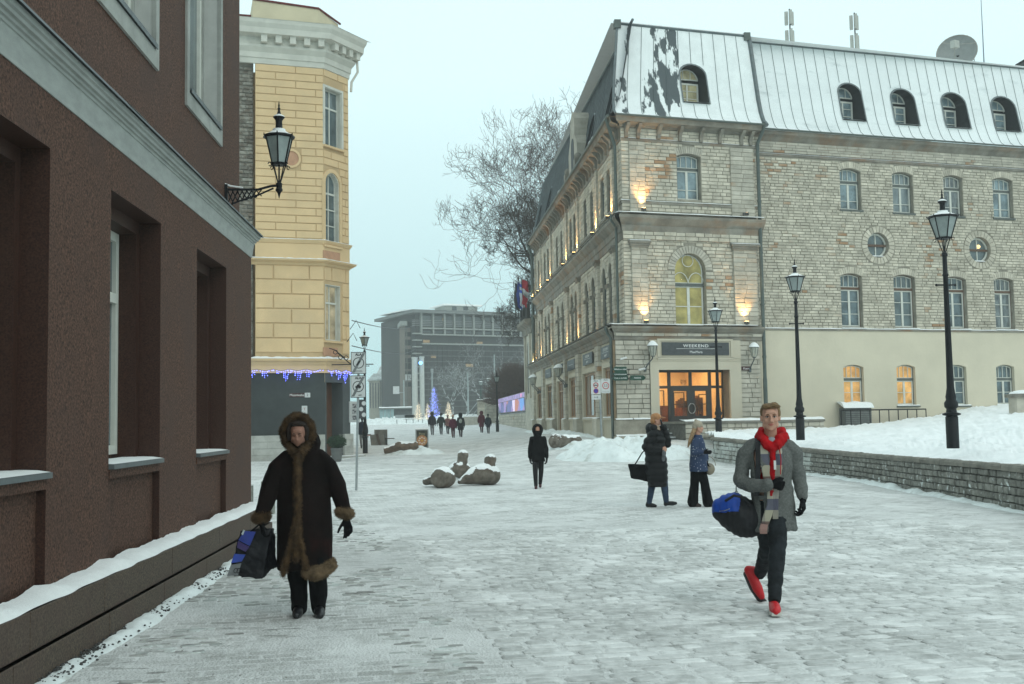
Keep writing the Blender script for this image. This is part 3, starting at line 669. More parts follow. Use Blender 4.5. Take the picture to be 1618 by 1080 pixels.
def modil(F_, t): 
    b_ = MB(); b_.fb(F_, t-.13, t+.13, z+H_*.47, z+H_*.655, .2, .52); b_.build('cornice_bracket', white_p, YB)
t = tl+.35
while t < -.1: modil(FY, t); t += .62
t = .35
while t < tr+.2: modil(FC, t); t += .52
# parapet with red capping
a0 = FY.px(400, 60)[0]; zp = zt+.95
m = MB(); m.hexa([FY.p(a0, zt, -.35), FY.p(-.15, zt, -.35), FY.p(-.15, zt, -3), FY.p(a0, zt, -3), FY.p(a0, zp+.25, -.35), FY.p(-.15, zp+.10, -.35), FY.p(-.15, zp, -3), FY.p(a0, zp, -3)])
m.hexa([FY.p(-.149, zt, -.35), FC.p(tr, zt, -.55), FC.p(tr, zt, -2.5), FY.p(-.149, zt, -3), FY.p(-.149, zp+.10, -.35), FC.p(tr, zp-.05, -.55), FC.p(tr, zp-.05, -2.5), FY.p(-.149, zp, -3)])
m.build('parapet', mat('cream_plaster', (.60, .52, .36), .85, .06, 1), YB)
m = MB(); m.tube([FY.p(a0-.03, zp+.28, -.33), FY.p(-.15, zp+.13, -.33), FC.p(tr+.1, zp-.02, -.5)], .05, 6); m.tube([FY.p(TL-1, zt+.75, -1.2), FY.p(a0, zt+.78, -1.2)], .05, 5); m.build('parapet_capping', redroof, YB)
m = MB(); m.tube([FC.p(tr+.25, zs['c0']+H_*.85, .3), FC.p(tr+.35, zs['c0']+H_*.2, .3), FC.p(tr+.12, zs['c0']-.15, .12), FC.p(tr+.10, zs['c0']-.6, .10)], .06, 7); m.build('downpipe', white_p, YB, smooth=True)
# rough strip beside (party wall), set back
m = MB(); m.fb(FY, TL-3, tl-.05, 0, zt-.2, -1.2, -.30); m.build('party_wall', mat('mortar_grey', (.28, .26, .22), .9, .2, 3, .4), YB)
put_blocks(FY, ashlar(FY, TL-.6, tl-.06, zs['g0'], zs['c0']-.1, .17, .38, [], 0, 0, 0, jit=.4), rub, YB, 'rubble_stone', .06, .03, .02, singles=290, stuff='rubble_stones', jp=.03, base=-.30)
# ground floor
d_ = cw(513.5, 548, 603, 716)
hole = rect(.05, d_[1]-.3, -.1, d_[3])
m = MB(); m.holed(FY, rect(TL-.5, 0, zs['st'], zs['gt']), [], .02, 0); m.fb(FY, TL-.5, -.01, zs['st']-.05, zs['gt'], -.3, .02) ; m.build('ground_floor_wall', grey_p, YB)
dt0, dt1 = .1, FC.px(541, 650)[0]; dz1 = FC.px(530, 604)[1]
m = MB(); m.holed(FC, rect(.0, tr, -.3, zs['gt']), [rect(dt0, dt1, -.29, dz1)], .021, .75); m.build('ground_floor_chamfer', grey_p, YB)
put_blocks(FY, ashlar(FY, TL-.4, 0, zs['g0'], zs['st'], .30, 1.15, [], 0, 0, 0), base_st, YB, 'base_stone', .13, .012, .008)
put_blocks(FC, ashlar(FC, dt1, tr+.1, zs['g0'], zs['st'], .30, .9, [], 0, 0, 0), base_st, YB, 'base_stone', .13, .012, .008)
m = MB(); m.fb(FY, TL-.4, 0, zs['g0'], zs['st']-.005, -.2, .11); m.fb(FC, dt1, tr+.08, zs['g0'], zs['st']-.005, -.2, .11); m.build('base_course', base_st, YB)
# door (recessed)
m = MB(); mm = mat('brown_door_wood', (.10, .045, .025), .55, .25, 6, .2, stretch=(6, 6, .6))
m.fb(FC, dt0, dt1, .1, dz1, -.80, -.72); m.fb(FC, dt0+.0, dt0+.12, .1, dz1, -.73, -.64); m.fb(FC, dt1-.35, dt1, .1, dz1, -.73, -.60); m.fb(FC, dt0, dt1, dz1-.95, dz1-.85, -.73, -.62)
dr = m.build('door', mm, YB)
m = MB(); m.fb(FC, dt0+.14, dt1-.38, .55, dz1-1.0, -.71, -.69); m.build('door_glass', glass_dark, dr)
m = MB(); m.fb(FC, dt0+.14, dt1-.38, dz1-.8, dz1-.15, -.71, -.69); m.build('green_transom', mat('green_transom', (.01, .09, .04), .3, .2, 3), dr)
m = MB(); m.fb(FC, dt0+.16, dt1-.40, dz1-1.45, dz1-1.15, -.69, -.68); m.build('yellow_sticker', mat('yellow_sticker', (.75, .50, .02), .5), dr)
for i, (r_, hh) in enumerate(((.9, .12), (.5, .24))):
    m = MB(); m.fb(FC, dt0-.5, tr+.5, -.2, hh, -.9, r_); m.build('door_step', base_st, YB)
    snowstrip(FC, dt0-.5, tr+.5, hh, r_-.35, r_-.02, .02, par=YB, seed=i)
# things on the yellow building
def textobj(name, s, F, t, z, o, size, m_, par, align='CENTER', ext=.002, bold=0, sx_=1, rz=0):
    cu = bpy.data.curves.new(name, 'FONT'); cu.body = s; cu.size = size; cu.extrude = ext; cu.align_x = align; cu.align_y = 'CENTER'; cu.offset = bold; cu.space_character = 1.18 if s == 'WEEKEND' else 1
    tmp = bpy.data.objects.new('tmp', cu); WORK.collection.objects.link(tmp); me = baked(tmp); bpy.data.objects.remove(tmp)
    me.materials.clear(); me.materials.append(m_); off = wloc(par)
    for v in me.vertices:
        a, b, c = v.co; a *= sx_
        a, b = a*math.cos(rz)-b*math.sin(rz), a*math.sin(rz)+b*math.cos(rz)
        q = F.p(t+a, z+b, o+c)-off; v.co = q
    ob = bpy.data.objects.new(name, me); COL.objects.link(ob); ob.parent = par; return ob
black_i = mat('black_ink', (.015, .015, .017), .6); white_i = mat('white_ink', (.72, .72, .70), .6)
sign_w = mat('white_sign_face', (.55, .56, .55), .5, .05, 5); sign_back = mat('sign_steel', (.30, .32, .32), .5, .1, 8)
ns = thing('street_name_sign', 'dark brown street name plate on the grey wall of the yellow building', 'sign', FY.p(*FY.px(477, 624), .03))
a, z_ = FY.px(457, 624); b = FY.px(481, 624)[0]; c = FY.px(490, 624)[0]; zc = FY.px(473, 624)[1]
m = MB(); m.fb(FY, a, b, zc-.085, zc+.085, .022, .05); m.build('plate', mat('brown_plate', (.06, .02, .02), .4), ns)
m = MB(); m.fb(FY, b+.01, c, zc-.10, zc+.10, .022, .05); m.build('number_plate', sign_w, ns)
textobj('lettering', 'Müürivahe', FY, (a+b)/2, zc, .052, .15, white_i, ns); textobj('number', '2', FY, (b+c)/2, zc, .052, .16, black_i, ns)
nt_ = FY.px(481, 647); m = MB(); m.fb(FY, nt_[0]-.12, nt_[0]+.12, nt_[1]-.17, nt_[1]+.17, .022, .04)
nt2 = thing('notice_board', 'small white notice with a letter on the grey wall, below the street name plate', 'notice', FY.p(nt_[0], nt_[1], .03)); m.build('panel', sign_w, nt2)
textobj('print', 'T', FY, nt_[0], nt_[1]+.02, .042, .16, mat('dull_red_print', (.3, .08, .06), .6), nt2)
# LED string
led = mat('blue_led', (.02, .03, .3), .4, emit=(.12, .16, 1.0), es=12); wire = mat('black_wire', (.02, .02, .03), .5)
ls = thing('string_lights', 'blue LED icicle string lights under the belt course of the yellow building', 'string lights', FY.p(tl, zs['gt'], .15))
m1 = MB(); m2 = MB(); zz = zs['gt']+.10
P = [(FY, t) for t in np.arange(TL, 0, .10)]+[(FC, t) for t in np.arange(0.05, tr+.2, .10)]
pr = None
for i, (F_, t) in enumerate(P):
    q = F_.p(t, zz+.03*math.sin(i*.9), .17)
    if pr: m2.tube([pr, q], .006, 3)
    pr = q; Lk = abs(noise.noise(Vector((i*.21, 3, 1))))*1.1+.05; k = max(1, int(Lk/.085))
    m2.tube([q, q-Vector((0, 0, Lk))], .004, 3)
    for j in range(k):
        s_ = random.choice((.012, .015, .017))
        if s_: m1.ball(q+Vector((random.uniform(-.03, .03), random.uniform(-.02, .02), -.05-j*.085)), s_, None, 4, 3)
m1.build('bulbs', led, ls, kind='stuff'); m2.build('cable', wire, ls)
# poster board beside the door + wrought iron hanging signs
pb = thing('poster_board', 'white poster board hung on the right edge of the grey ground floor', 'poster board', FC.p(tr-.35, 2, .1))
a = FC.px(549.5, 660)[0]; b = FC.px(566, 660)[0]; z0 = FC.px(555, 667)[1]; z1 = FC.px(555, 634)[1]
m = MB(); m.fb(FC, a, b, z0, z1, .06, .12); m.build('board', sign_w, pb)
for k in range(3):
    m = MB(); m.fb(FC, a+.25*(b-a), b-.08, z0+(z1-z0)*(.12+.28*k), z0+(z1-z0)*(.33+.28*k), .12, .126); m.build('print', mat('grey_print', (.10, .10, .11), .6, .6, 12, lo=.45, hi=.5, col2=(.5, .5, .5)), pb)
hi = thing('hanging_sign_bracket', 'wrought iron scroll bracket with hanging sign on the yellow corner', 'sign bracket', FC.p(tr-.3, zY(560), .3))
m = MB(); E0 = FC.p(tr*.45, zY(556), .1); E1 = at(560, 580, E0.y-.8)
m.tube([E0, E1], .025, 5); E2 = at(545, 556, E0.y); m.tube([at(512, 548, E0.y-.3), at(528, 552, E0.y-.5), at(545, 565, E0.y-.8)], .018, 5)
for u, v in ((538, 564), (547, 565), (530, 556)):
    c = at(u, v, E0.y-.6); m.tube([c+Vector((math.cos(a_)*.09, 0, math.sin(a_)*.09)) for a_ in np.linspace(0, 6, 10)], .018, 5)
m.tube([at(524, 576, E0.y-.4), at(590, 575, E0.y-.9)], .022, 5)
for u, v in ((553, 520), (548, 540)):
    m.tube([at(u, v, E0.y-.6), at(u+10, v-14, E0.y-.7), at(u+16, v-2, E0.y-.7)], .016, 5)
m.build('scrollwork', iron, hi, smooth=True)
# potted plant
q = at(532, 712, 47.0); q.z = gz(q.x, q.y)
pp = thing('potted_shrub', 'small round evergreen shrub in a grey tub beside the cafe door', 'potted plant', q)
m = MB(); m.lathe(q, [(.17, 0), (.20, .05), (.24, .50), (.26, .50), (.26, .56), (.22, .56), (.22, .50)], 14); m.build('tub', mat('grey_tub', (.12, .125, .12), .7, .1, 5), pp, smooth=True)
m = MB()
for i in range(1300):
    d = Vector((random.gauss(0, 1), random.gauss(0, 1), random.gauss(0, 1))).normalized(); r_ = .38*random.uniform(.55, 1.0); c = q+Vector((0, 0, .82))+Vector((d.x*r_*1.1, d.y*r_*1.1, d.z*r_*.75)); e1 = Vector((random.gauss(0, 1), random.gauss(0, 1), random.gauss(0, 1))).normalized()*.05; e2 = e1.cross(d).normalized()*.02
    m.add([c-e1, c+e2, c+e1, c-e2], [(0, 1, 2, 3)])
m.build('foliage', mat('dark_leaf', (.02, .045, .02), .6, .5, 9), pp)

# ================================================================== LIMESTONE BUILDING (right)
stone = mat('limestone_block', (.61, .555, .455), .85, col2=(.42, .38, .305), scale=2.2, bump=.5, bscale=14, island=.16)
add_brick_tint(stone, (.36, .22, .125), .33, 1.03, 1.12)
stone_s = mat('limestone_ashlar', (.54, .50, .42), .85, col2=(.37, .34, .28), scale=1.6, bump=.4, bscale=14, island=.14)
add_brick_tint(stone_s, (.34, .21, .12), .5, 1.02, 1.10)
mortar = mat('dark_mortar', (.29, .265, .215), .95, .25, 2, .4, 12)
corn_st = mat('weathered_cornice_stone', (.29, .27, .225), .85, col2=(.17, .155, .13), scale=1.3, bump=.5, bscale=10, patch=((.24, .15, .09), .6, .52, .7))
stucco = mat('beige_stucco', (.60, .54, .42), .9, .05, .6, .45, 7, detail=3)
stucco_l = mat('cream_render', (.52, .47, .37), .85, .05, .8, .1, 20)
pipe_m = mat('grey_green_pipe', (.075, .095, .085), .5, .2, 3, spec=.5)
seam = mat('standing_seam_metal', (.10, .125, .13), .45, .2, 4, .1, spec=.5)
snowroof = mat('thin_roof_snow', (.82, .84, .83), .85, .05, 2, .4, 8, patch=((.40, .46, .46), .75, .68, .9))
PR = atz(975, 697, .7); PR.z = 0
F0 = Fr(PR, Dr)                       # ground-floor plane of the street front
FU = Fr(F0.p(.52, 0, -.06), Dr)       # upper plane of the front (t starts at its own corner)
LG = Fr(PR, (0, 1), -1)               # ground floor, long left facade
LU = Fr(F0.p(.52, 0, -.06)+Vector((0, 0, 0)), (0, 1), -1)
RB = thing('limestone_building', 'long pale limestone building with mansard roof, its corner floodlit, on the right', 'building', PR)
TE = FU.px(1197, 400)[0]; LEN = 35.0
def U(u, v): return FU.px(u, v)
def box4(F, u0, u1, v0, v1):
    vm_ = (v0+v1)/2; um = (u0+u1)/2; return (F.px(u0, vm_)[0], F.px(u1, vm_)[0], F.px(um, v1)[1], F.px(um, v0)[1])
def seg(a, b, z0, z1, rise, n=8):     # segmental-arched opening
    R = ((b-a)**2/4+rise*rise)/(2*rise); c = (a+b)/2; L_ = [(a, z0), (b, z0)]
    for i in range(n+1): t = b+(a-b)*i/n; L_.append((t, z1-R+math.sqrt(R*R-(t-c)**2)))
    return L_
def voussoirs(F, a, b, z1, rise, h, m_, par, n=9, o=.03, half=False, zc=None, base=0):
    """radial stones over a head; half = round arch"""
    c = (a+b)/2; w2 = (b-a)/2
    if half: R = w2; cz = z1-w2; a0, a1 = PI, 0
    else: R = (w2*w2+rise*rise)/(2*rise); cz = z1-R; th = math.asin(w2/R); a0, a1 = PI/2+th, PI/2-th
    for i in range(n):
        p0 = a0+(a1-a0)*(i+.07)/n; p1 = a0+(a1-a0)*(i+.93)/n
        pts = [(c+R*math.cos(q), cz+R*math.sin(q)) for q in (p0, p1)]+[(c+(R+h)*math.cos(q), cz+(R+h)*math.sin(q)) for q in (p1, p0)]
        m = MB(); m.poly(F, pts, base-.01, base+o); m.build('voussoir', m_, par)
Z1, Z2, Z3, ZE = 5.72, 10.72, 14.05, 15.05
# ---- openings (front)
wA = box4(FU, 1070, 1107, 243, 315); wB = box4(FU, 1067, 1115.5, 400, 514)
hA = seg(*wA, .14); hB = arch_pts(*wB, 14)
m = MB(); m.holed(FU, rect(.0, TE, Z1-.05, ZE), [hA, hB], 0, .42); m.build('wall', mortar, RB)
door = box4(F0, 1041, 1139, 584, 668); dT1 = F0.px(1153, 620)[0]
hD = rect(door[0], dT1, 1.42, door[3])
m = MB(); m.holed(F0, rect(0, TE+.5, .2, Z1), [hD], -.05, .75); m.build('ground_floor_wall', mortar, RB)
# ---- long wall plane
FR = Fr(FU.p(TE, 0, -.45), Dr)
RL = 26.0
WA = [box4(FR, a, b, c, d) for a, b, c, d in ((1327.5, 1360, 266, 331), (1410.5, 1442.5, 272, 336), (1491.5, 1521, 277, 341), (1569, 1600, 281, 344))]
WB = [box4(FR, a, b, c, d) for a, b, c, d in ((1329, 1362.5, 432, 516), (1413, 1446.5, 434, 517), (1492, 1527.5, 437, 518), (1572, 1602, 439, 519))]
WC = [box4(FR, a, b, c, d) for a, b, c, d in ((1332, 1364, 576, 640), (1416, 1445.5, 576, 640), (1495, 1526.5, 576, 640), (1573.5, 1602, 576, 639))]
for W_ in (WA, WB, WC):
    l = W_[-1]; s_ = (W_[3][0]-W_[1][0])/2
    for k in (1, 2): W_.append((l[0]+s_*k, l[1]+s_*k, l[2], l[3]))
RD = []
for (u0, u1, v0, v1) in ((1371, 1403.5, 367, 407), (1532, 1564, 374, 415)):
    a = box4(FR, u0, u1, v0, v1); RD.append(((a[0]+a[1])/2, (a[2]+a[3])/2, (a[3]-a[2])/2))
circ = lambda c, z, r, n=20: [(c+r*math.cos(2*PI*i/n), z+r*math.sin(2*PI*i/n)) for i in range(n)]
holR = [seg(*q, .14) for q in WA]+[seg(*q, .12) for q in WB]+[circ(*q) for q in RD]
m = MB(); m.holed(FR, rect(-.3, RL, Z1, ZE), holR, 0, .38); m.build('long_wall', mortar, RB)
m = MB(); m.holed(FR, rect(-.3, RL, .5, Z1), [seg(*q, .12) for q in WC], .07, .35); m.build('stucco_wall', stucco, RB)
# ---- stones: front and long wall; the nearest/largest 300 single, the rest joined
PIL = [(.0, .34), (.36, 1.12), (FU.px(1157, 400)[0], TE-.12)]      # pilasters (t0,t1) of the front
def clipb(bl, ex): return bl
hAo = seg(wA[0]-.02, wA[1]+.02, wA[2]-.02, wA[3]+.34, .2); hBo = arch_pts(wB[0]-.36, wB[1]+.36, wB[3]-(wB[1]-wB[0])/2-.02, wB[3]+.36, 14)
fr_bl = ashlar(FU, 0, TE, Z1+.1, Z2-1.0, .165, .42, [hB, hBo], 0, 0, 0, jit=.35)+ashlar(FU, 0, TE, Z2+.2, Z3+.05, .165, .42, [hA, hAo], 0, 0, 0, jit=.35)
put_blocks(FU, fr_bl, stone, RB, 'stone', .03, .028, .01, singles=130, stuff='stones', jp=.012)
gf = ashlar(F0, 0, 1.62, 1.68, Z1-.6, .22, .55, [], 0, 0, 0, jit=.3)+ashlar(F0, 6.12, TE+.42, 1.68, Z1-.6, .22, .45, [], 0, 0, 0, jit=.3)+ashlar(F0, -.12, 1.75, .3, 1.6, .3, .8, [], 0, 0, 0, jit=.2)
put_blocks(F0, gf, stone_s, RB, 'stone', .04, .024, .01, singles=100, stuff='stones', jp=.012)
hr2 = [seg(q[0]-.02, q[1]+.02, q[3]-.1, q[3]+.32, .2) for q in WA+WB]+[circ(c, z, r+.32) for c, z, r in RD]
put_blocks(FR, ashlar(FR, 0, RL, Z1+.06, ZE-1.2, .14, .37, holR+hr2, 0, 0, 0, jit=.45), stone, RB, 'stone', .03, .03, .01, singles=70, stuff='stones', jp=.016)
for a in WA+WB: voussoirs(FR, a[0]-.02, a[1]+.02, a[3]+.02, .14, .30, stone, RB, 11)
for c, z, r in RD:
    for i in range(26):
        p0 = 2*PI*(i+.08)/26; p1 = 2*PI*(i+.92)/26; m = MB(); m.poly(FR, [(c+r*math.cos(p0), z+r*math.sin(p0)), (c+r*math.cos(p1), z+r*math.sin(p1)), (c+(r+.3)*math.cos(p1), z+(r+.3)*math.sin(p1)), (c+(r+.3)*math.cos(p0), z+(r+.3)*math.sin(p0))], -.01, .035); m.build('voussoir', stone, RB)
voussoirs(FU, wA[0]-.02, wA[1]+.02, wA[3]+.02, .14, .32, stone_s, RB, 13, .04)
voussoirs(FU, wB[0], wB[1], wB[3], 0, .34, stone_s, RB, 21, .04, half=True)
# ---- pilasters on the front
def pilaster(F, t0, t1, z0, z1, o1, base=0, par=RB, ss=stone_s, rh=.2, cap=True, name='pilaster'):
    m = MB(); m.fb(F, t0+.015, t1-.015, z0, z1, base-.02, base+o1-.02); p = m.build(name, mortar, par)
    rest = MB(); n = int((z1-z0)/rh)
    for i in range(n):
        z = z0+(z1-z0)*i/n; zz_ = z+(z1-z0)/n; k = (t0+t1)/2+random.uniform(-.12, .12)*(t1-t0) if t1-t0 > .5 else None
        for a, b in (((t0, k), (k, t1)) if k else ((t0, t1),)): rest.bev(F, a+.008, b-.008, z+.01, zz_-.012, base-.01, base+o1+random.uniform(-.006, .008), .01)
    rest.build('quoin_stones', ss, p, kind='stuff'); 
    if cap:
        c = MB(); c.fb(F, t0-.06, t1+.06, z1-.28, z1-.20, base-.01, base+o1+.05); c.fb(F, t0-.14, t1+.14, z1-.10, z1+.0, base-.01, base+o1+.15); c.fb(F, t0-.09, t1+.09, z1-.201, z1-.10, base-.01, base+o1+.09); c.build('capital', corn_st, p)
    return p
for t0, t1 in PIL[1:]:
    pilaster(FU, t0, t1, Z1+.12, 9.55, .12); pilaster(FU, t0, t1, Z2+.1, Z3, .10, cap=False)
    snowstrip(FU, t0-.12, t1+.12, 9.56, .02, .26, .05, par=RB, seed=t0)
# small splayed corner face of the upper storeys
FX = Fr(FU.p(0, 0, .02), (-.62, .78), 1)
# ---- bands
def course(F, t0, t1, pts, name='string_course', m_=corn_st, m0=0, m1=0):
    mb = MB(); mb.prof(F, pts, t0, t1, m0, m1); return mb.build(name, m_, RB)
LM = LEN
def both(pts, name, snow_h=0, so=None, lu=True):
    a = LU if lu else LG; b = FU if lu else F0
    course(b, 0, TE+.25 if lu else TE+.55, pts, name, m0=.80); mb = MB(); n = len(pts)
    mb.add([a.p(-.80*o, z, o) for o, z in pts]+[a.p(LM, z, o) for o, z in pts], [(i, i+1, n+i+1, n+i) for i in range(n-1)]+[tuple(range(n, 2*n))]); mb.build(name, corn_st, RB)
    if snow_h:
        zt_ = max(z for o, z in pts); om = max(o for o, z in pts); snowstrip(b, -.7*om, TE+.2, zt_, .02, om+.01, snow_h, par=RB, seed=zt_); snowstrip(a, -.5*om, LM, zt_-.0, .02, om+.0, snow_h*.7, par=RB, seed=zt_+1, st=.3)
both([(0, Z1-.60), (.06, Z1-.58), (.06, Z1-.42), (.10, Z1-.38), (.12, Z1-.26), (.22, Z1-.2), (.34, Z1-.08), (.36, Z1+.0), (0, Z1+.08)], 'ground_floor_cornice', .05, lu=False)
both([(0, 9.6), (.05, 9.62), (.05, 9.95), (.09, 9.98), (.12, 10.25), (.2, 10.32), (.38, 10.55), (.40, 10.68), (0, Z2+.05)], 'middle_cornice', .07)
both([(0, 11.22), (.07, 11.24), (.07, 11.33), (0, 11.37)], 'sill_course', .03)
both([(0, Z3), (.06, Z3+.02), (.07, Z3+.12), (.04, Z3+.14), (.04, Z3+.62), (.10, Z3+.66), (.12, Z3+.72), (.48, Z3+.78), (.52, Z3+.92), (.56, ZE), (0, ZE+.06)], 'eaves_cornice')
snowstrip(FU, 0, TE, Z3+.14, .02, .08, .03, par=RB, seed=20)
course(FR, -.05, RL, [(0, ZE-1.15), (.05, ZE-1.12), (.05, ZE-1.03), (0, ZE-1.0)]); course(FR, -.05, RL, [(0, ZE-1.0), (.03, ZE-.98), (.05, ZE-.45), (.12, ZE-.38), (.2, ZE-.28), (.36, ZE-.18), (.40, ZE-.02), (0, ZE+.04)], 'eaves_cornice')
snowstrip(FR, 0, RL, ZE-1.02, .02, .06, .02, par=RB, seed=21, st=.3)
course(FR, -.3, RL, [(.06, Z1-.06), (.12, Z1-.05), (.12, Z1+.02), (.0, Z1+.05)], 'stucco_ledge'); snowstrip(FR, -.2, RL, Z1+.03, .01, .125, .045, par=RB, seed=23)
put_blocks(FU, ashlar(FU, -.02, TE+.2, 9.63, 10.2, .19, .5, [], 0, 0, 0, jit=.3), stone, RB, 'stone', .02, .024, .008, singles=0, stuff='frieze_stones', jp=.008, base=.07)
put_blocks(FU, ashlar(FU, -.02, TE+.2, Z3+.16, Z3+.60, .15, .5, [], 0, 0, 0, jit=.3), stone, RB, 'stone', .02, .024, .008, singles=0, stuff='frieze_stones', jp=.008, base=.045)
put_blocks(FR, ashlar(FR, -.02, RL, ZE-.97, ZE-.45, .13, .6, [], 0, 0, 0, jit=.3), stone_s, RB, 'stone', .015, .02, .006, singles=0, stuff='frieze_stones', jp=.008, base=.045)
put_blocks(F0, ashlar(F0, 0, TE+.5, Z1-.42, Z1-.28, .14, .6, [], 0, 0, 0, jit=.3), stone_s, RB, 'stone', .015, .02, .006, singles=0, stuff='frieze_stones', jp=.008, base=.10)
def console(F, t, w_=.16, s=1, z=Z3+.14):
    P2 = [(.04, z), (.14, z), (.17, z+.06), (.15, z+.2), (.22, z+.34), (.40, z+.5), (.46, z+.60), (.04, z+.60)]
    m = MB(); m.prof(F, P2, t-w_/2, t+w_/2); m.build('cornice_bracket', corn_st, RB)
for t in (.25, .85, 1.0+.9, 3.0, 4.1, 5.1, 6.25, 6.75): console(FU, t*TE/7.0)
# frames: downpipes
def downpipe(F, t, z0, z1, o, r=.06, top=None, par=RB, name='downpipe'):
    m = MB(); P = [F.p(t, z0, o), F.p(t, z1, o)]
    if top: P += top
    m.tube(P, r, 8)
    z = z0+1
    while z < z1: m.tube([F.p(t, z-.04, o), F.p(t, z+.04, o)], r*1.25, 8); z += 2.4
    return m.build(name, pipe_m, par, smooth=True)
downpipe(FU, TE+.10, 3.4, 13.9, .13, .085, [FU.p(TE+.10, 14.3, .15), FU.p(TE+.22, 14.85, .5), FU.p(TE+.22, 15.2, .55)])
downpipe(FU, TE+.10, .9, 3.4, .13, .10, name='pipe_foot')
downpipe(LU, .35, Z1+.2, 10.2, .22, .06, [LU.p(.1, 10.5, .5), LU.p(.1, 10.75, .5)]); downpipe(LU, .30, 10.8, 13.9, .20, .07, [LU.p(.3, 14.2, .3), LU.p(-.1, 14.9, .62), LU.p(-.1, 15.15, .62)])
downpipe(LG, .1, .75, Z1-.5, .16, .065, [LG.p(.1, Z1-.3, .3), LG.p(.1, Z1, .4)])
downpipe(LU, LM-.4, .9, 14, .3, .12, [LU.p(LM-.4, 14.9, .6)])
# ---- windows of the front and the long wall
casement = dict(vb=((.5, .10, 0, .66), (.2, .03, .70, 1), (.4, .03, .70, 1), (.6, .03, .70, 1), (.8, .03, .70, 1)), hb=((.33, .03), (.68, .12)), fw=.07)
pale_glass = mat('sky_reflecting_glass', (.17, .23, .25), .08, .5, 1.5, spec=.8)
curt = [mat('glass_curtain_a', (.26, .30, .30), .12, col2=(.08, .11, .12), scale=2.6, stretch=(1, 1, .3), spec=.8), mat('glass_curtain_b', (.14, .19, .21), .08, col2=(.04, .055, .06), scale=1.7, spec=.8), mat('glass_curtain_c', (.22, .25, .25), .10, col2=(.05, .06, .065), scale=3.4, stretch=(1, 1, .5), spec=.8)]
def gset(F, q, o, par, arch, gm, lowbars=((.33, .03),), tr_=.68, fm=frame_w, tm=frame_g, fw=.065):
    """casement pair below a transom with an arched light of four panes above"""
    a, b, c, d = q; zt = c+(d-c)*tr_
    f = glaze(F, a+.03, b-.03, c+.03, zt-.05, o, par, fm, gm, vb=((.5, .11, 0, 1),), hb=lowbars, fw=fw)
    f2 = glaze(F, a+.03, b-.03, zt+.05, d-.02, o, par, fm, gm, vb=((.25, .03, 0, 1), (.5, .03, 0, 1), (.75, .03, 0, 1)), hb=(), fw=fw*.7, arch=arch)
    m = MB(); m.fb(F, a, b, zt-.06, zt+.06, o-.09, o+.03); m.build('transom', tm, par)
    m = MB(); z_ = max(arch*.6, .02); P_ = seg(a, b, c, d, arch) if arch < (b-a)/2-.01 else arch_pts(a, b, c, d)
    P2_ = [(t+(.035 if t < (a+b)/2 else -.035), z+(.03 if z < (c+d)/2 else -.025)) for t, z in P_]; m.ring(F, P_, P2_, o-.1, o+.012); m.build('outer_frame', tm, par)
    return f
gset(FU, wA, -.25, RB, .13, pale_glass)
litg = mat('olive_lit_room', (.22, .20, .08), .35, .5, .9, emit=(.40, .36, .12), es=.42)
wz = wB[2]+(wB[3]-wB[2])*.57
glaze(FU, wB[0]+.03, wB[1]-.03, wB[2]+.03, wz-.05, -.25, RB, frame_w, litg, vb=((.5, .13, 0, 1),), hb=((.48, .04),), fw=.07)
fa = glaze(FU, wB[0]+.03, wB[1]-.03, wz+.06, wB[3]-.02, -.25, RB, frame_w, litg, fw=.05, arch=(wB[1]-wB[0])/2-.03)
m = MB(); c = (wB[0]+wB[1])/2; h2 = wB[3]-wz; w2 = (wB[1]-wB[0])/2
for cx_, cz_, rr, a0, a1 in ((c, wB[3]-w2*.40, w2*.36, 0, 2*PI), (c-w2*.52, wz+.02, w2*.52, 0, PI*.98), (c+w2*.52, wz+.02, w2*.52, .02, PI)):
    P = [FU.p(cx_+rr*math.cos(t), cz_+rr*(1 if rr < .3 else 1.35)*math.sin(t), -.24) for t in np.linspace(a0, a1, 18)]; m.tube(P, .022, 5)
m.build('tracery', frame_w, fa)
m = MB(); m.fb(FU, wB[0], wB[1], wz-.07, wz+.07, -.34, -.20); m.build('transom', frame_g, RB)
lampw = mat('warm_bulb', (.8, .6, .3), .4, emit=(1, .72, .35), es=9)
m = MB(); m.ball(FU.p(c-.25, wz+.45, -.34), .035); m.ball(FU.p(c-.3, wz+.25, -.34), .05); m.build('ceiling_lamp', lampw, fa)
m = MB(); m.fb(FU, wB[0]+.1, c-.1, wz-.25, wz-.13, -.33, -.30); m.fb(FU, c+.08, wB[1]-.45, wz-.22, wz-.13, -.33, -.30); m.build('tube_light', mat('tube_light', (.9, .8, .4), .4, emit=(1, .85, .4), es=1.1), fa)
for wi, q in enumerate(WA): gset(FR, q, -.22, RB, .13, [pale_glass, curt[0], curt[2], pale_glass, curt[1], curt[0]][wi]); m = MB(); m.fb(FR, q[0]-.08, q[1]+.08, q[2]-.09, q[2]-.0, -.2, .06); m.build('window_sill', frame_g, RB)
for wi, q in enumerate(WB): gset(FR, q, -.22, RB, .11, [curt[1], glass, curt[1], curt[2], glass, glass][wi], ((.34, .03), (.67, .03)), .73, tm=frame_b); snowstrip(FR, q[0]-.05, q[1]+.1, Z1+.06, -.0, .15, .05, par=RB, seed=q[0])
amber = mat('amber_lit_window', (.5, .32, .12), .4, emit=(1.0, .52, .15), es=.50, col2=(.2, .12, .05), scale=1.5)
for i, q in enumerate(WC):
    gset(FR, q, -.12, RB, .11, amber if i < 2 else curt[1], ((.5, .03),), .64)
    m = MB(); m.fb(FR, q[0]-.06, q[1]+.18, q[2]-.09, q[2]-.02, -.05, .14); m.build('window_sill', frame_g, RB); snowstrip(FR, q[0]-.05, q[1]+.17, q[2]-.02, .0, .13, .05, par=RB, seed=q[0])
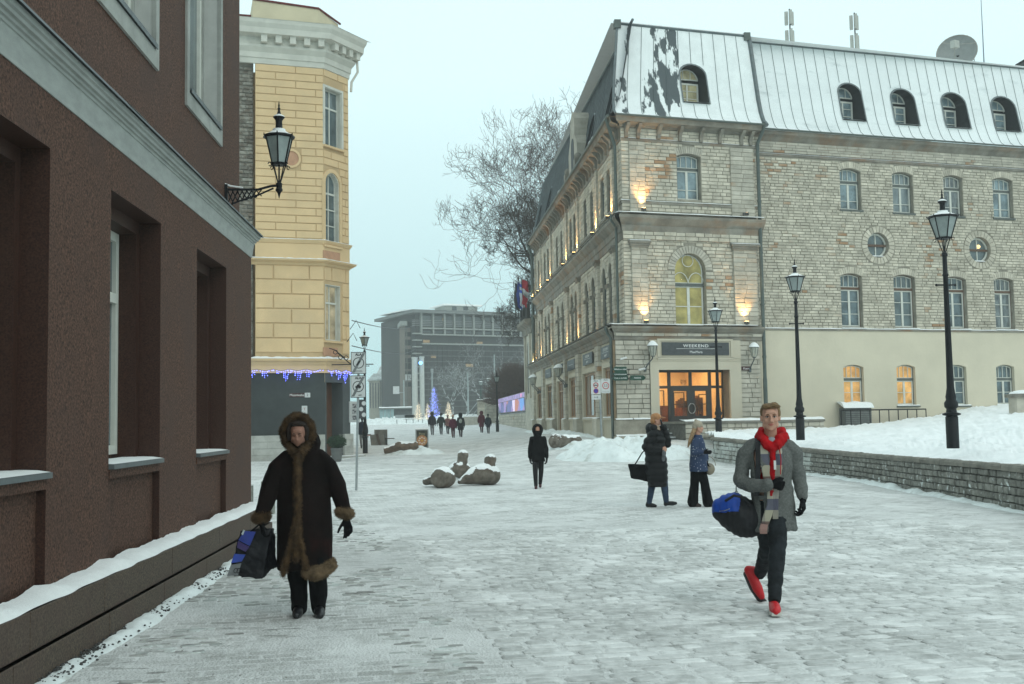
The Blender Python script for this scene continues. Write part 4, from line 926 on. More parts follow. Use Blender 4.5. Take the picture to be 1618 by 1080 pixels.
for i, (c, z, r) in enumerate(RD):
    m = MB(); o1 = circ(c, z, r-.02); m.ring(FR, o1, circ(c, z, r-.10), -.3, -.2); m.fb(FR, c-.025, c+.025, z-r+.06, z+r-.06, -.28, -.21); f = m.build('round_window', frame_w, RB)
    m = MB(); m.fb(FR, c-r+.04, c+r-.04, z-.05, z+.06, -.28, -.18); m.build('transom', frame_b, f)
    for a0 in (0, PI/2, PI, 1.5*PI):
        m = MB(); P = [(c, z)]+[(c+(r-.08)*math.cos(a0+t), z+(r-.08)*math.sin(a0+t)) for t in np.linspace(0, PI/2, 7)]; m.add([FR.p(a, b, -.25) for a, b in P], [tuple(range(8))]); m.build('pane', glass, f)
    if i: m = MB(); m.ball(FR.p(c+.12, z+.2, -.24), .10); m.build('ceiling_lamp', mat('soft_globe', (.8, .6, .3), .4, emit=(1, .66, .25), es=1.6), f)
    snowstrip(FR, c-r*.6, c+r*.6, z-r+.07, -.2, -.02, .06, par=RB, seed=c)
# ---- storefront
sT0, sT1 = 1.62, 6.12
m = MB(); ho = rect(door[0], dT1, 1.5, door[3]); m.holed(F0, rect(sT0, sT1, 1.35, Z1-.58), [ho], .09, .8); m.fb(F0, sT1, TE+.5, 1.35, Z1-.6, -.04, -.03) ; m.build('shopfront_render', stucco_l, RB)
sg = box4(F0, 1044, 1149.5, 541, 561)
m = MB(); m.ring(F0, rect(sg[0]-.22, sg[1]+.22, sg[2]-.2, sg[3]+.16), rect(sg[0]-.10, sg[1]+.10, sg[2]-.09, sg[3]+.07), .09, .13); m.fb(F0, sT0+.02, sT1-.02, door[3]+.52, door[3]+.58, .09, .13); m.fb(F0, sT0+.02, sT1-.02, door[3]+.40, door[3]+.44, .09, .12); m.build('shopfront_moulding', stucco_l, RB)
def shopsign(F, q, o, l1, l2, label, s1=.2, s2=.17):
    t = thing('shop_sign', label, 'shop sign', F.p((q[0]+q[1])/2, q[2], o), 'dark shop fascia signs')
    m = MB(); m.fb(F, q[0], q[1], q[2], q[3], o, o+.05); m.build('panel', mat('slate_grey_panel', (.045, .05, .053), .5, .2, 8, spec=.5), t)
    h = q[3]-q[2]; c = (q[0]+q[1])/2; wd = (q[1]-q[0])
    textobj('lettering', l1, F, c, q[2]+h*.72, o+.053, s1*h/.6, mat('sign_white', (.70, .70, .68), .5), t, sx_=1.25, bold=.002)
    textobj('small_lettering', l2, F, c, q[2]+h*.24, o+.053, s2*h/.6, mat('sign_white', (.70, .70, .68), .5), t, sx_=1.05)
    m = MB(); m.fb(F, q[0]+wd*.21, q[1]-wd*.2, q[2]+h*.49, q[2]+h*.515, o+.051, o+.055); m.build('rule', mat('sign_white', (.7, .7, .68), .5), t); return t
shopsign(F0, sg, .10, 'WEEKEND', 'MaxMara', 'dark shop sign reading WEEKEND over the lit corner doorway')
dark_al = mat('dark_aluminium', (.022, .02, .018), .45, .2, 10, spec=.5)
OD = -.62
D0, D1, Dz0, Dz1 = door[0], dT1, 1.42, door[3]
uD = lambda u: F0.px(u, 630, OD)[0]
m = MB(); m.ring(F0, rect(D0, D1, Dz0, Dz1), rect(D0+.03, D1-.05, Dz0+.08, Dz1-.09), OD-.06, OD)
zt = Dz1-.75
for u in (1058, 1091.5, 1122): m.fb(F0, uD(u)-.07, uD(u)+.07, Dz0+.08, Dz1-.085, OD-.06, OD+.01)
m.fb(F0, D0+.03, D1-.05, zt-.06, zt+.06, OD-.06, OD+.015); dfr = m.build('door', dark_al, RB)
for k, (u0, u1) in enumerate(((1058, 1091.5), (1091.5, 1122))):
    a, b = uD(u0)+.07, uD(u1)-.07; m = MB(); m.ring(F0, rect(a, b, Dz0+.08, zt-.06), rect(a+.13, b-.13, Dz0+.34, zt-.18), OD-.04, OD+.03); m.build('door_leaf', dark_al, dfr)
m = MB(); zc = F0.px(1094, 645, OD)[1]
P = [F0.p(uD(1091.5)+.02+(.15*math.cos(t)), zc+.22*math.sin(t), OD+.09) for t in np.linspace(-PI/2, PI/2, 10)]; m.tube(P, .018, 6); P = [F0.p(uD(1091.5)-.02-(.15*math.cos(t)), zc+.22*math.sin(t), OD+.09) for t in np.linspace(-PI/2, PI/2, 10)]; m.tube(P, .018, 6); m.build('door_handle', mat('steel', (.5, .5, .48), .3, metal=1), dfr, smooth=True)
clear = bpy.data.materials.new('clear_glass'); clear.use_nodes = True; T_ = clear.node_tree; T_.nodes.clear(); o_n = T_.nodes.new('ShaderNodeOutputMaterial'); tb = T_.nodes.new('ShaderNodeBsdfTransparent'); gb = T_.nodes.new('ShaderNodeBsdfGlossy'); mxs = T_.nodes.new('ShaderNodeMixShader'); fz = T_.nodes.new('ShaderNodeFresnel')
gb.inputs['Roughness'].default_value = .03; fz.inputs[0].default_value = 1.35; T_.links.new(fz.outputs[0], mxs.inputs[0]); T_.links.new(tb.outputs[0], mxs.inputs[1]); T_.links.new(gb.outputs[0], mxs.inputs[2]); T_.links.new(mxs.outputs[0], o_n.inputs[0])
clear.diffuse_color = (.6, .7, .7, .3)
for a, b, c_, d_2 in ((D0+.03, uD(1058), Dz0, Dz1), (uD(1058), uD(1091.5), Dz0, Dz1), (uD(1091.5), uD(1122), Dz0, Dz1), (uD(1122), D1-.05, Dz0, Dz1)):
    m = MB(); m.add([F0.p(a, c_, OD-.03), F0.p(b, c_, OD-.03), F0.p(b, d_2, OD-.03), F0.p(a, d_2, OD-.03)], [(0, 1, 2, 3)]); m.build('pane', clear, dfr)
# shop interior: warm room with lamps
wallw = mat('warm_shop_wall', (.75, .62, .40), .8, .1, 1); woodf = mat('brown_shop_wood', (.22, .08, .025), .6, .3, 4)
m = MB(); m.add([F0.p(D0-.6, 1.40, OD-.1), F0.p(D1+.8, 1.40, OD-.1), F0.p(D1+.8, 1.40, -6), F0.p(D0+.3, 1.40, -6), F0.p(D0-.6, 4.2, OD-.1), F0.p(D1+.8, 4.2, OD-.1), F0.p(D1+.8, 4.2, -6), F0.p(D0+.3, 4.2, -6)], [(3, 2, 6, 7), (0, 3, 7, 4), (1, 5, 6, 2), (4, 7, 6, 5)]); m.build('shop_room', wallw, RB)
m = MB(); m.add([F0.p(D0-.6, 1.41, OD-.1), F0.p(D1+.8, 1.41, OD-.1), F0.p(D1+.8, 1.41, -6), F0.p(D0+.3, 1.41, -6)], [(0, 1, 2, 3)]); m.build('shop_floor', woodf, RB)
m = MB()
m.fb(F0, uD(1062), uD(1083), 1.42, 2.25, -3.2, -2.4); m.fb(F0, uD(1096), uD(1119), 1.42, 2.15, -2.6, -1.8); m.fb(F0, D0-.1, uD(1054), 1.42, 2.05, -1.6, -1.2); m.build('shop_counter', woodf, RB)
m = MB()
for u0, u1, z0, z1 in ((1047, 1056, 1.5, 3.0), (1072, 1088, 1.6, 2.9), (1112, 1124, 1.6, 2.8)):
    a, b = F0.px(u0, 640, -3)[0], F0.px(u1, 640, -3)[0]
    for t in (a, b): m.fb(F0, t-.02, t+.02, 1.42, z1, -3.5, -3.46)
    m.fb(F0, a, b, z1-.04, z1, -3.5, -3.46); m.fb(F0, a, b, z0+.7, z0+.74, -3.5, -3.3)
m.build('clothes_rail', dark_al, RB)
m = MB()
for k in range(7):
    a = F0.px(1098+k*3.2, 640, -4)[0]; m.fb(F0, a, a+.14, 1.75+.1*(k % 2), 2.55+.1*(k % 3), -4.4, -4.2)
for k in range(4):
    a = F0.px(1073+k*3.6, 640, -4)[0]; m.fb(F0, a, a+.16, 1.7, 2.5+.07*(k % 3), -4.4, -4.2)
m.build('hanging_clothes', mat('shop_clothes', (.10, .06, .035), .9, .8, 1.2), RB)
m = MB(); a, b = F0.px(1076, 606, -5.9)[0], F0.px(1086, 606, -5.9)[0]; m.fb(F0, a, b, 3.1, 3.6, -5.98, -5.9); a, b = F0.px(1101, 606, -5.9)[0], F0.px(1113, 606, -5.9)[0]; m.fb(F0, a, b, 2.85, 3.65, -5.98, -5.9); m.build('picture', mat('shop_picture', (.75, .62, .40), .6, .4, 5, col2=(.15, .1, .06)), RB)
glow = mat('shop_ceiling_light', (1, .8, .5), .5, emit=(1, .62, .26), es=42)
for k, (t, o) in enumerate(((3.0, -1.6), (4.3, -2.2), (3.6, -3.5), (5.2, -3.6), (3.0, -4.2), (4.6, -5.0))):
    m = MB(); m.fb(F0, t-.22, t+.22, 4.14, 4.17, o-.22, o+.22); m.build('ceiling_light', glow, RB)
# steps up to the door
for k in range(6):
    z = .50+.17*k; u0 = F0.px(1068-k*2, 700)[0]-.6*(5-k)*.3
    m = MB(); m.fb(F0, 1.7 if k else .9, F0.px(1086, 690, .8)[0]+.2, z-.3, z+.0, .2, 2.1-.34*k)
    m.build('entrance_step', mat('dark_wet_step', (.11, .115, .11), .6, .3, 3, .3, 30), RB)
    snowstrip(F0, 1.75 if k else .95, F0.px(1086, 690, .8)[0]+.15, z+.0, 2.1-.34*k-.13, 2.1-.34*k-.01, .022, par=RB, seed=k)
m = MB(); m.fb(F0, 2.0, 6.2, .4, 1.415, -.6, .21); m.build('door_landing', mat('dark_wet_step', (.11, .115, .11), .6), RB)
# snow ledges on the plinths
snowstrip(F0, -.08, .72, 1.64, .0, .16, .06, par=RB, seed=51); snowstrip(F0, .78, 1.62, 1.64, .0, .16, .06, par=RB, seed=52); snowstrip(F0, -.1, 1.7, .92, .10, .26, .07, par=RB, seed=53)
m = MB(); m.fb(F0, -.14, 1.75, .2, .92, -.02, .22); m.build('plinth', stone_s, RB); m = MB(); m.fb(F0, -.10, 1.66, .92, 1.62, -.02, .12); m.build('plinth', mortar, RB)

# ---- left facade: ground floor and two storeys with grazing pilasters
PT = [(1.5, 2.1), (6.0, 6.6), (12.4, 13.1), (17.0, 17.6), (24.6, 25.3), (30.6, 31.2), (34.2, 34.8)]
WU = [3.1, 4.9, 8.2, 10.4, 14.3, 15.9, 20.0, 22.2, 27.0, 29.0, 32.7]
hU = [seg(t-.5, t+.5, 11.45, 13.45, .14) for t in WU]; hM = [arch_pts(t-.55, t+.55, 5.95, 9.0, 10) for t in WU]
m = MB(); m.holed(LU, rect(0, LM, Z1-.05, ZE), hU+hM, 0, .16); m.add([LU.p(LM, 0, 0), LU.p(LM, 0, -8), LU.p(LM, ZE, -8), LU.p(LM, ZE, 0)], [(0, 1, 2, 3)]); m.build('side_wall', mortar, RB)
put_blocks(LU, ashlar(LU, 0, LM, Z1+.1, 9.6, .2, .5, hM, 0, 0, 0, jit=.35)+ashlar(LU, 0, LM, Z2+.6, Z3, .2, .5, hU, 0, 0, 0, jit=.35), stone, RB, 'stone', .035, .03, .012, singles=0, stuff='stones', jp=.015)
for t in WU:
    glaze(LU, t-.48, t+.48, 11.46, 13.4, -.08, RB, frame_g, pale_glass, vb=((.5, .06, 0, 1),), hb=((.65, .08),), fw=.07, arch=.12); glaze(LU, t-.53, t+.53, 5.97, 8.96, -.08, RB, frame_g, glass, vb=((.5, .07, 0, 1),), hb=((.25, .03), (.5, .03), (.72, .09)), fw=.07, arch=.53)
    voussoirs(LU, t-.55, t+.55, 9.0, 0, .3, stone_s, RB, 11, .05, half=True)
    m = MB(); m.fb(LU, t-.8, t-.56, 7.9, 8.1, 0, .10); m.build('impost', corn_st, RB); m = MB(); m.fb(LU, t+.56, t+.8, 7.9, 8.1, 0, .10); m.build('impost', corn_st, RB)
for t0, t1 in PT:
    pilaster(LU, t0, t1, Z1+.12, 9.55, .16); pilaster(LU, t0, t1, Z2+.1, Z3, .14, cap=False)
    console(LU, (t0+t1)/2, .34)
t = .5
while t < LM:
    if all(abs(t-(a+b)/2) > .5 for a, b in PT): console(LU, t, .14)
    t += .95
# flag-bearing lower wing and roof of the left facade
m = MB(); m.fb(LU, LM, LM+6, .0, 9.2, -6, .35); wg = m.build('lower_wing', stone_s, RB)
course(LU, LM-.02, LM+6.2, [(.35, 8.3), (.45, 8.35), (.5, 8.8), (.9, 9.1), (.95, 9.35), (.3, 9.4)], 'wing_cornice'); 
m = MB()
for k in range(6): t = LM+.4+k*1.0; m.fb(LU, t-.12, t+.12, 9.4, 10.5, .45, .7)
m.fb(LU, LM+.3, LM+6, 10.4, 10.55, .45, .7); m.build('balustrade', dark_al, RB)
m = MB(); m.poly(LU, arch_pts(LM+2, LM+4, 3.8, 7.8), .34, .36); m.build('arched_window', glass_dark, RB)
for t in (LM+1.2, LM+4.8): m = MB(); m.fb(LU, t-.3, t+.3, 3.4, 8.3, .35, .5); m.build('pilaster', stone_s, RB)
# ground floor left
pill = [(3.5, 4.5), (9.8, 11.0), (15.0, 15.8), (20.2, 21.2), (26.0, 27.0), (31.8, 32.8)]
sh = [(.35, 3.2), (4.8, 9.4), (11.4, 14.6), (16.2, 19.8), (21.6, 25.6), (27.4, 31.4)]
m = MB(); m.holed(LG, rect(0, LM, .1, Z1), [rect(a+.3, b-.3, 1.75 if i not in (3,) else 1.0, 4.0) for i, (a, b) in enumerate(sh)], 0, .18); m.build('side_ground_floor', stucco_l, RB)
wl_g = mat('shop_window_glow', (.13, .125, .13), .08, .5, .9, emit=(.55, .36, .20), es=.07, spec=.8); frame_l = mat('light_brown_frame', (.30, .17, .08), .5, .1, 8)
for i, (a, b) in enumerate(sh):
    z0 = 1.75 if i != 3 else 1.0
    glaze(LG, a+.31, b-.31, z0+.01, 3.99, -.07, RB, frame_l, wl_g if i < 4 else glass_dark, vb=((.33, .09, 0, 1), (.66, .09, 0, 1)), hb=((.8, .07),) if i > 1 else (), fw=.12, name='shop_window')
    m = MB(); m.ring(LG, rect(a, b, z0-.1, 4.25), rect(a+.26, b-.26, z0-.02, 4.02), 0, .06); m.build('shopfront_moulding', stucco_l, RB)
    snowstrip(LG, a+.2, b-.2, z0-.02, -.1, .12, .05, par=RB, seed=a); m = MB(); m.fb(LG, a+.1, b-.1, z0-.12, z0-.022, -.05, .10); m.build('window_sill', stucco_l, RB)
for i, (a, b) in enumerate(sh):
    if i > 4: break
    c = (a+b)/2; hw = min(1.5, (b-a)/2-.2)
    shopsign(LG, (c-hw, c+hw, 4.42, 4.98), .07, 'WEEKEND' if i < 2 else '  ', 'MaxMara' if i < 2 else ' ', ['dark shop sign on the long side nearest the building corner', 'dark shop sign, second from the building corner on the long side', 'dark shop sign above the pair of wall lanterns, third from the corner', 'dark blank shop sign above the side door of the limestone building', 'dark blank shop sign farthest along the limestone side wall'][i])
for a, b in pill:
    pilaster(LG, a, b, .3, Z1-.6, .18, cap=False, rh=.24); m = MB(); m.fb(LG, a-.12, b+.12, .2, 1.7, -.01, .34); m.build('pilaster_base', stone_s, RB); snowstrip(LG, a-.1, b+.1, 1.7, .12, .33, .06, par=RB, seed=a)
m = MB(); m.fb(LG, -.02, .35, .2, Z1-.6, .0, .10); m.build('corner_strip', mat('brown_timber_strip', (.20, .14, .08), .7, .2, 3), RB)
for k, (t0, t1) in enumerate(((15.5, 20.5), (21.5, 26))):
    for j in range(2): m = MB(); m.fb(LG, t0-.3*j, t1+.3*j, .3, 1.0-.17*j, .0, .9+.4*j); m.build('side_step', mat('dark_wet_step', (.1, .1, .1)), RB); snowstrip(LG, t0, t1, 1.0-.17*j, .6+.4*j, .88+.4*j, .03, par=RB, seed=k)
# ---- mansard roofs
ZR = 19.7; SB = .75; OV = .58
def roofface(F, t0, t1, h0, h1, n, m_, z0=ZE+.06, z1=ZR, o0=OV, o1=-SB, holes=(), name='roof_panel', thick=.02, flare=.35, rib=seam):
    """n standing-seam panels between t0..t1; h0/h1 = how far the ends move inwards at the ridge (hips)"""
    ribs = MB()
    ks = np.linspace(0, 1, n+1)
    def pt(f, s, o=0):
        e0 = t0+h0*s; e1 = t1-h1*s; t = e0+(e1-e0)*f; ss = s
        oo = o0+(o1-o0)*(ss**.55 if ss < .25 else (.25**.55+(1-.25**.55)*((ss-.25)/.75)))
        return F.p(t, z0+(z1-z0)*ss, oo+o)
    S_ = [0, .03, .08, .15, .25, .4, .55, .7, .85, 1]
    for i in range(n):
        m = MB(); vs = []
        for s in S_: vs += [pt(ks[i], s), pt(ks[i+1], s)]
        fs = []
        for j in range(len(S_)-1): fs.append((2*j, 2*j+1, 2*j+3, 2*j+2))
        def tz(f, s): e0 = t0+h0*s; return e0+(t1-h1*s-e0)*f, z0+(z1-z0)*s
        ta = min(tz(ks[i], 0)[0], tz(ks[i], 1)[0]); tb = max(tz(ks[i+1], 0)[0], tz(ks[i+1], 1)[0])
        hit = [h for h in holes if h[0] < tb and h[1] > ta]
        if hit:
            vs = []; fs = []; h = hit[0]; nc = max(1, round((tb-ta)/.05)); SS = sorted(set([s for s in S_ if z0+(z1-z0)*s < h[2]-.1 or z0+(z1-z0)*s > h[3]+.1]+[((h[2]-.1+k*.05)-z0)/(z1-z0) for k in range(int((h[3]-h[2]+.2)/.05)+1)])); SS = [s for s in SS if 0 <= s <= 1]
            for s in SS:
                for k in range(nc+1): vs.append(pt(ks[i]+(ks[i+1]-ks[i])*k/nc, s))
            c_, w_2 = (h[0]+h[1])/2, (h[1]-h[0])/2; rise = w_2*.85
            def inside(t, z):
                if abs(t-c_) > w_2+.03 or z < h[2]-.03: return False
                return z <= h[3]-rise+rise*math.sqrt(max(0, 1-((t-c_)/(w_2+.03))**2))+.03
            for a in range(len(SS)-1):
                for k in range(nc):
                    t_, z_ = tz(ks[i]+(ks[i+1]-ks[i])*(k+.5)/nc, (SS[a]+SS[a+1])/2)
                    if not inside(t_, z_): fs.append((a*(nc+1)+k, a*(nc+1)+k+1, (a+1)*(nc+1)+k+1, (a+1)*(nc+1)+k))
        m.add(vs, fs); m.build(name, m_(i) if callable(m_) else m_, RB)
        tr0 = tz(ks[i], .5)[0]; hh = [h for h in holes if h[0]-.05 < tr0 < h[1]+.05]
        if i and not hh: ribs.tube([pt(ks[i], s, .012) for s in S_], .012, 4)
        elif i:
            s1_ = (hh[0][3]-z0)/(z1-z0); s0_ = (hh[0][2]-.1-z0)/(z1-z0)
            ribs.tube([pt(ks[i], s, .012) for s in np.linspace(min(.99, s1_+.01), 1, 4)], .012, 4); ribs.tube([pt(ks[i], s, .012) for s in np.linspace(0, max(.02, s0_), 5)], .012, 4)
    ribs.build('roof_seams', rib, RB); return pt
snow_slate = mat('snow_and_slate_roof', (.82, .84, .83), .8, .04, 2, .4, 8, patch=((.09, .105, .11), .9, .50, .525), stretch=(1.3, 1, .42))
def ozf(o0_, o1_):
    def f(z):
        s = max(0, min(1, (z-ZE-.06)/(ZR-ZE-.06))); return o0_+(o1_-o0_)*(s**.55 if s < .25 else (.25**.55+(1-.25**.55)*((s-.25)/.75)))
    return f
oF, oR = ozf(OV, -SB), ozf(.42, -.95)
def dbox(F, u0, u1, v0, v1, oo): 
    a = F.px(u0, (v0+v1)/2, oo((16.7)))[0]; b = F.px(u1, (v0+v1)/2, oo(16.7))[0]; z0 = F.px((u0+u1)/2, v1, oo(16.0))[1]; z1 = F.px((u0+u1)/2, v0, oo(17.5))[1]; return a, b, z0, z1
DF = [dbox(FU, 1077, 1117, 102, 161, oF)]
DR_ = [dbox(FR, *q, oR) for q in ((1328, 1363, 132, 189), (1411, 1447, 141, 196), (1491, 1528, 147, 201), (1570, 1607, 153, 206))]
DL = [(t-.8, t+.8, 15.7, 17.7) for t in (2.6, 8.8, 15.2, 27.0, 33.0)]
front_pt = roofface(FU, -.45, TE+.22, .75, .0, 11, lambda i: snow_slate if i in (0, 2, 3, 4) else snowroof, holes=DF)
# side: textured dark shingles with blown snow
roof_dark = mat('dark_side_roof', (.22, .25, .25), .7, col2=(.022, .030, .034), scale=5, bump=.8, bscale=12, stretch=(1, 1.6, .22), lo=.48, hi=.78)
side_pt = roofface(LU, -.45, LM+.1, .75, 0, 60, roof_dark, holes=DL)
snow_slate2 = mat('long_roof_snow', (.80, .825, .82), .85, .05, 1, .4, 7, patch=((.40, .45, .45), 1.5, .60, .85), stretch=(.35, .35, 1))
FR2 = Fr(FR.p(0, 0, 0), Dr)
long_pt = roofface(FR, .12, RL, 0, 0, 44, snow_slate2, o0=.42, o1=-.95, holes=DR_)
m = MB(); m.add([FU.p(0, ZR, -SB), FU.p(TE+.2, ZR, -SB), FR.p(RL, ZR, -.95), FR.p(RL, ZR+.2, -12), LU.p(LM, ZR, -9), LU.p(LM, ZR, -SB)], [(0, 1, 2, 3, 4, 5)]); m.build('flat_roof', snow, RB)
def capping(P, r=.07, sn=True):
    m = MB(); m.tube(P, r, 6); m.build('ridge_capping', seam, RB, smooth=True)
    if sn: m = MB(); m.tube([q+Vector((0, 0, r*.9)) for q in P], r*.75, 6); m.build('snow_cover', snow_fine, RB, smooth=True)
capping([front_pt(0, 1)]+[front_pt(f, 1) for f in (.3, .6, 1)]); capping([long_pt(0, 1), long_pt(.5, 1), long_pt(1, 1)]); capping([side_pt(0, 1), side_pt(1, 1)], sn=False)
capping([front_pt(0, s) for s in (0, .05, .15, .3, .6, 1)], .06, False); capping([front_pt(1, s)+Vector((.12, 0, -.05)) for s in (0, .05, .15, .3, .6, 1)], .11, False); capping([side_pt(1, s) for s in (0, .15, .3, .6, 1)], .09, False)
for q in (front_pt(0, 1), front_pt(1, 1)): m = MB(); m.box(q+Vector((0, 0, -.05)), (.3, .3, .38)); m.build('gutter_box', pipe_m, RB)
# gutters
m = MB(); m.tube([LU.p(-.45, ZE+.02, OV+.05), LU.p(LM, ZE+.02, OV+.05)], .07, 6); m.build('gutter', pipe_m, RB); m = MB(); m.tube([FU.p(-.45, ZE+.02, OV+.05), FU.p(TE+.2, ZE+.02, OV+.05)], .05, 6); m.tube([FR.p(.2, ZE+.02, .47), FR.p(RL, ZE+.02, .47)], .045, 6); m.build('gutter', pipe_m, RB)
# roof dormers: arched dark hood with the window deep inside
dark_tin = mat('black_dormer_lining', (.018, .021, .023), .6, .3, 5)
def dormer(F, t0, t1, z0, z1, oz, par=RB, snowy=True, lit=False):
    """oz(z): outward offset of the roof slope at height z"""
    n = 10; w2 = (t1-t0)/2; c = (t0+t1)/2; rise = w2*.85
    def prof(k): 
        a = PI*k/n; return (c+w2*math.cos(a), z1-rise+rise*math.sin(a))
    P = [(t1, z0)]+[prof(k) for k in range(n+1)]+[(t0, z0)]
    m = MB(); ov = .035
    A = [F.p(t, z, oz(z)+ov) for t, z in P]; deep = oz(z1)-.62
    B_ = [F.p(t, z, min(deep, oz(z)-.15)) for t, z in P]; k = len(P)
    m.add(A+B_, [(i, i+1, k+i+1, k+i) for i in range(k-1)]+[(0, k, 2*k-1, k-1)]); m.add(B_, [tuple(range(k))]); d = m.build('dormer', dark_tin, par)
    P2 = [(c+(t-c)*1.10, z+(.07 if z > z0 else -.06)) for t, z in P]; m = MB()
    m.add([F.p(t, z, oz(z)+ov+.004) for t, z in P]+[F.p(t, z, oz(z)+.03) for t, z in P2], [(i, i+1, k+i+1, k+i) for i in range(k-1)]); m.build('dormer_rim', seam, d)
    a, b = t0+.10*w2, t1-.10*w2
    gl = mat('dormer_lit_glass', (.20, .19, .12), .3, .5, 3, emit=(.35, .34, .18), es=.35) if lit else pale_glass
    glaze(F, a, b, z0+.06, z0+(z1-z0)*.62, deep+.12, d, frame_w, gl, vb=((.5, .07, 0, 1),), hb=((.33, .03), (.66, .03)), fw=.08); glaze(F, a, b, z0+(z1-z0)*.70, z1-.04, deep+.12, d, frame_w, gl, vb=((.33, .03, 0, 1), (.66, .03, 0, 1)), hb=(), fw=.05, arch=w2*.7)
    if snowy: snowstrip(F, t0-.05, t1+.05, z0-.03, deep, oz(z0)+.16, .10, par=d, seed=t0)
    return d
dormer(FU, *DF[0], oF, lit=True)
for q in DR_: dormer(FR, *q, oR)
oL = ozf(OV, -SB)
for q in DL: dormer(LU, *q, oL, snowy=False)
# gable of stone in the side roof
for t in (11.9,):
    m = MB(); m.poly(LU, [(t-1.6, ZE), (t+1.6, ZE), (t+1.6, 16.6), (t+.9, 17.2), (t+.7, 18.2), (t, 18.7), (t-.7, 18.2), (t-.9, 17.2), (t-1.6, 16.6)], -.6, .40); m.build('stone_gable', stone_s, RB)
    m = MB(); m.poly(LU, arch_pts(t-.5, t+.5, 15.4, 17.2), .38, .42); m.build('gable_window', dark_tin, RB)
    for tt in (t-1.9, t+1.9): m = MB(); m.fb(LU, tt-.3, tt+.3, ZE, ZE+.55, -.1, .62); m.ball(LU.p(tt, ZE+.7, .4), .22); m.build('gable_block', corn_st, RB)
for t in (5.5, 18.3, 29.8): snowstrip(LU, t-.6, t+.5, ZE+.05, .1, .6, .42, par=RB, seed=t, st=.2)
# ---- uplights: real lamps on the ledges
fx = mat('lamp_housing', (.05, .045, .04), .5)
hot = mat('lamp_face', (1, .7, .35), .4, emit=(1, .62, .22), es=14)
NUP = 0
def uplight(F, t, z, o, label, watts=55, tilt=.14, d=.22):
    global NUP; NUP += 1
    q = F.p(t, z, o+d); th = thing('floodlight', label, 'floodlight', q, 'floodlights on the ledges of the limestone building')
    m = MB(); m.box(q+Vector((0, 0, .09)), (.20, .14, .12)); m.tube([q, q+Vector((0, 0, .05))], .03, 6); m.build('housing', fx, th)
    m = MB(); m.box(q+Vector((0, 0, .157)), (.16, .10, .012)); m.build('lens', hot, th)
    l = bpy.data.lights.new('floodlight_beam', 'SPOT'); l.energy = watts*3.8; l.color = (1, .56, .20); l.spot_size = R_(80); l.spot_blend = .9; l.shadow_soft_size = .05
    lo = bpy.data.objects.new('beam', l); COL.objects.link(lo); lo.parent = th; lo.location = (0, 0, .20)
    dirv = Vector((0, 0, 1))-F.n*tilt; lo.rotation_euler = (-dirv).to_track_quat('Z', 'Y').to_euler()
ordn = ['nearest the corner', 'second from the corner', 'third from the corner', 'fourth from the corner', 'fifth from the corner', 'sixth from the corner', 'seventh from the corner']
uplight(FU, FU.px(1012, 315)[0], Z2+.12, .10, 'lit floodlight at the left end of the middle cornice of the front', 75)
uplight(FU, FU.px(1016, 505)[0], Z1+.12, .12, 'lit floodlight on the lower cornice left of the arched window of the front', 45)
uplight(FU, FU.px(1174, 505)[0], Z1+.12, .12, 'lit floodlight on the lower cornice right of the arched window of the front', 75)
q = FU.p(FU.px(1173, 335)[0], Z2+.12, .3); th = thing('floodlight', 'unlit floodlight on the middle cornice beside the downpipe of the front', 'floodlight', q, 'floodlights on the ledges of the limestone building'); m = MB(); m.box(q+Vector((0, 0, .09)), (.26, .14, .12)); m.build('housing', fx, th); m = MB(); m.box(q+Vector((.05, 0, .16)), (.08, .08, .02)); m.build('lens', mat('dim_lens', (.8, .5, .3), .4, emit=(1, .6, .3), es=1.2), th)
for k, (a, b) in enumerate(PT): uplight(LU, (a+b)/2, Z2+.12, .16, 'lit floodlight on the upper ledge of the long side, %s' % ordn[k], [60, 70, 70, 70, 60, 40, 60][k], .22, .17)
for k, (a, b) in enumerate(PT[1:]): uplight(LU, (a+b)/2, Z1+.12, .20, 'lit floodlight on the lower ledge of the long side, %s' % ordn[k], [0.3, 45, 45, 40, 70, 80][k], .18, .17)
m = MB(); 
# ---- wall lanterns
def walllamp(P, n, label, s=1.0, tilt=0):
    t = thing('wall_lamp', label, 'wall lamp', P); n = n.normalized()
    m = MB(); m.tube([P+Vector((0, 0, -.55)), P+n*.12+Vector((0, 0, -.35)), P+n*.38+Vector((0, 0, -.12)), P+n*.42], [.03, .03, .025, .03], 7); m.box(P+Vector((0, 0, -.55)), (.10, .10, .2)); m.build('bracket', iron if s < 1 else mat('grey_bracket', (.09, .10, .10), .5), t, smooth=True)
    c = P+n*.42; gl = mat('pale_globe_glass', (.36, .36, .30), .25, .2, 6, spec=.6)
    m = MB(); m.lathe(c, [(.07, 0), (.12, .04), (.20, .42), (.21, .44)], 8); m.build('lamp_glass', gl, t)
    m = MB(); m.lathe(c, [(.09, -.02), (.09, .02)], 8)
    for j in range(8): a = 2*PI*j/8; m.tube([c+Vector((.12*math.cos(a), .12*math.sin(a), .04)), c+Vector((.205*math.cos(a), .205*math.sin(a), .43))], .009, 4)
    m.lathe(c, [(.235, .44), (.23, .46), (.10, .54), (.05, .56)], 8); m.build('lamp_frame', mat('grey_bracket', (.09, .10, .10), .5), t)
    m = MB(); m.lathe(c, [(.25, .465), (.24, .50), (.15, .62), (.06, .68), (.0, .69)], 10); m.build('snow_cap', snow, t, smooth=True); return t
walllamp(F0.p(F0.px(1018, 580)[0], F0.px(1018, 560)[1]-.1, .1), F0.n+F0.u*.6, 'frosted wall lamp with a snow cap, left of the dark sign over the doorway')
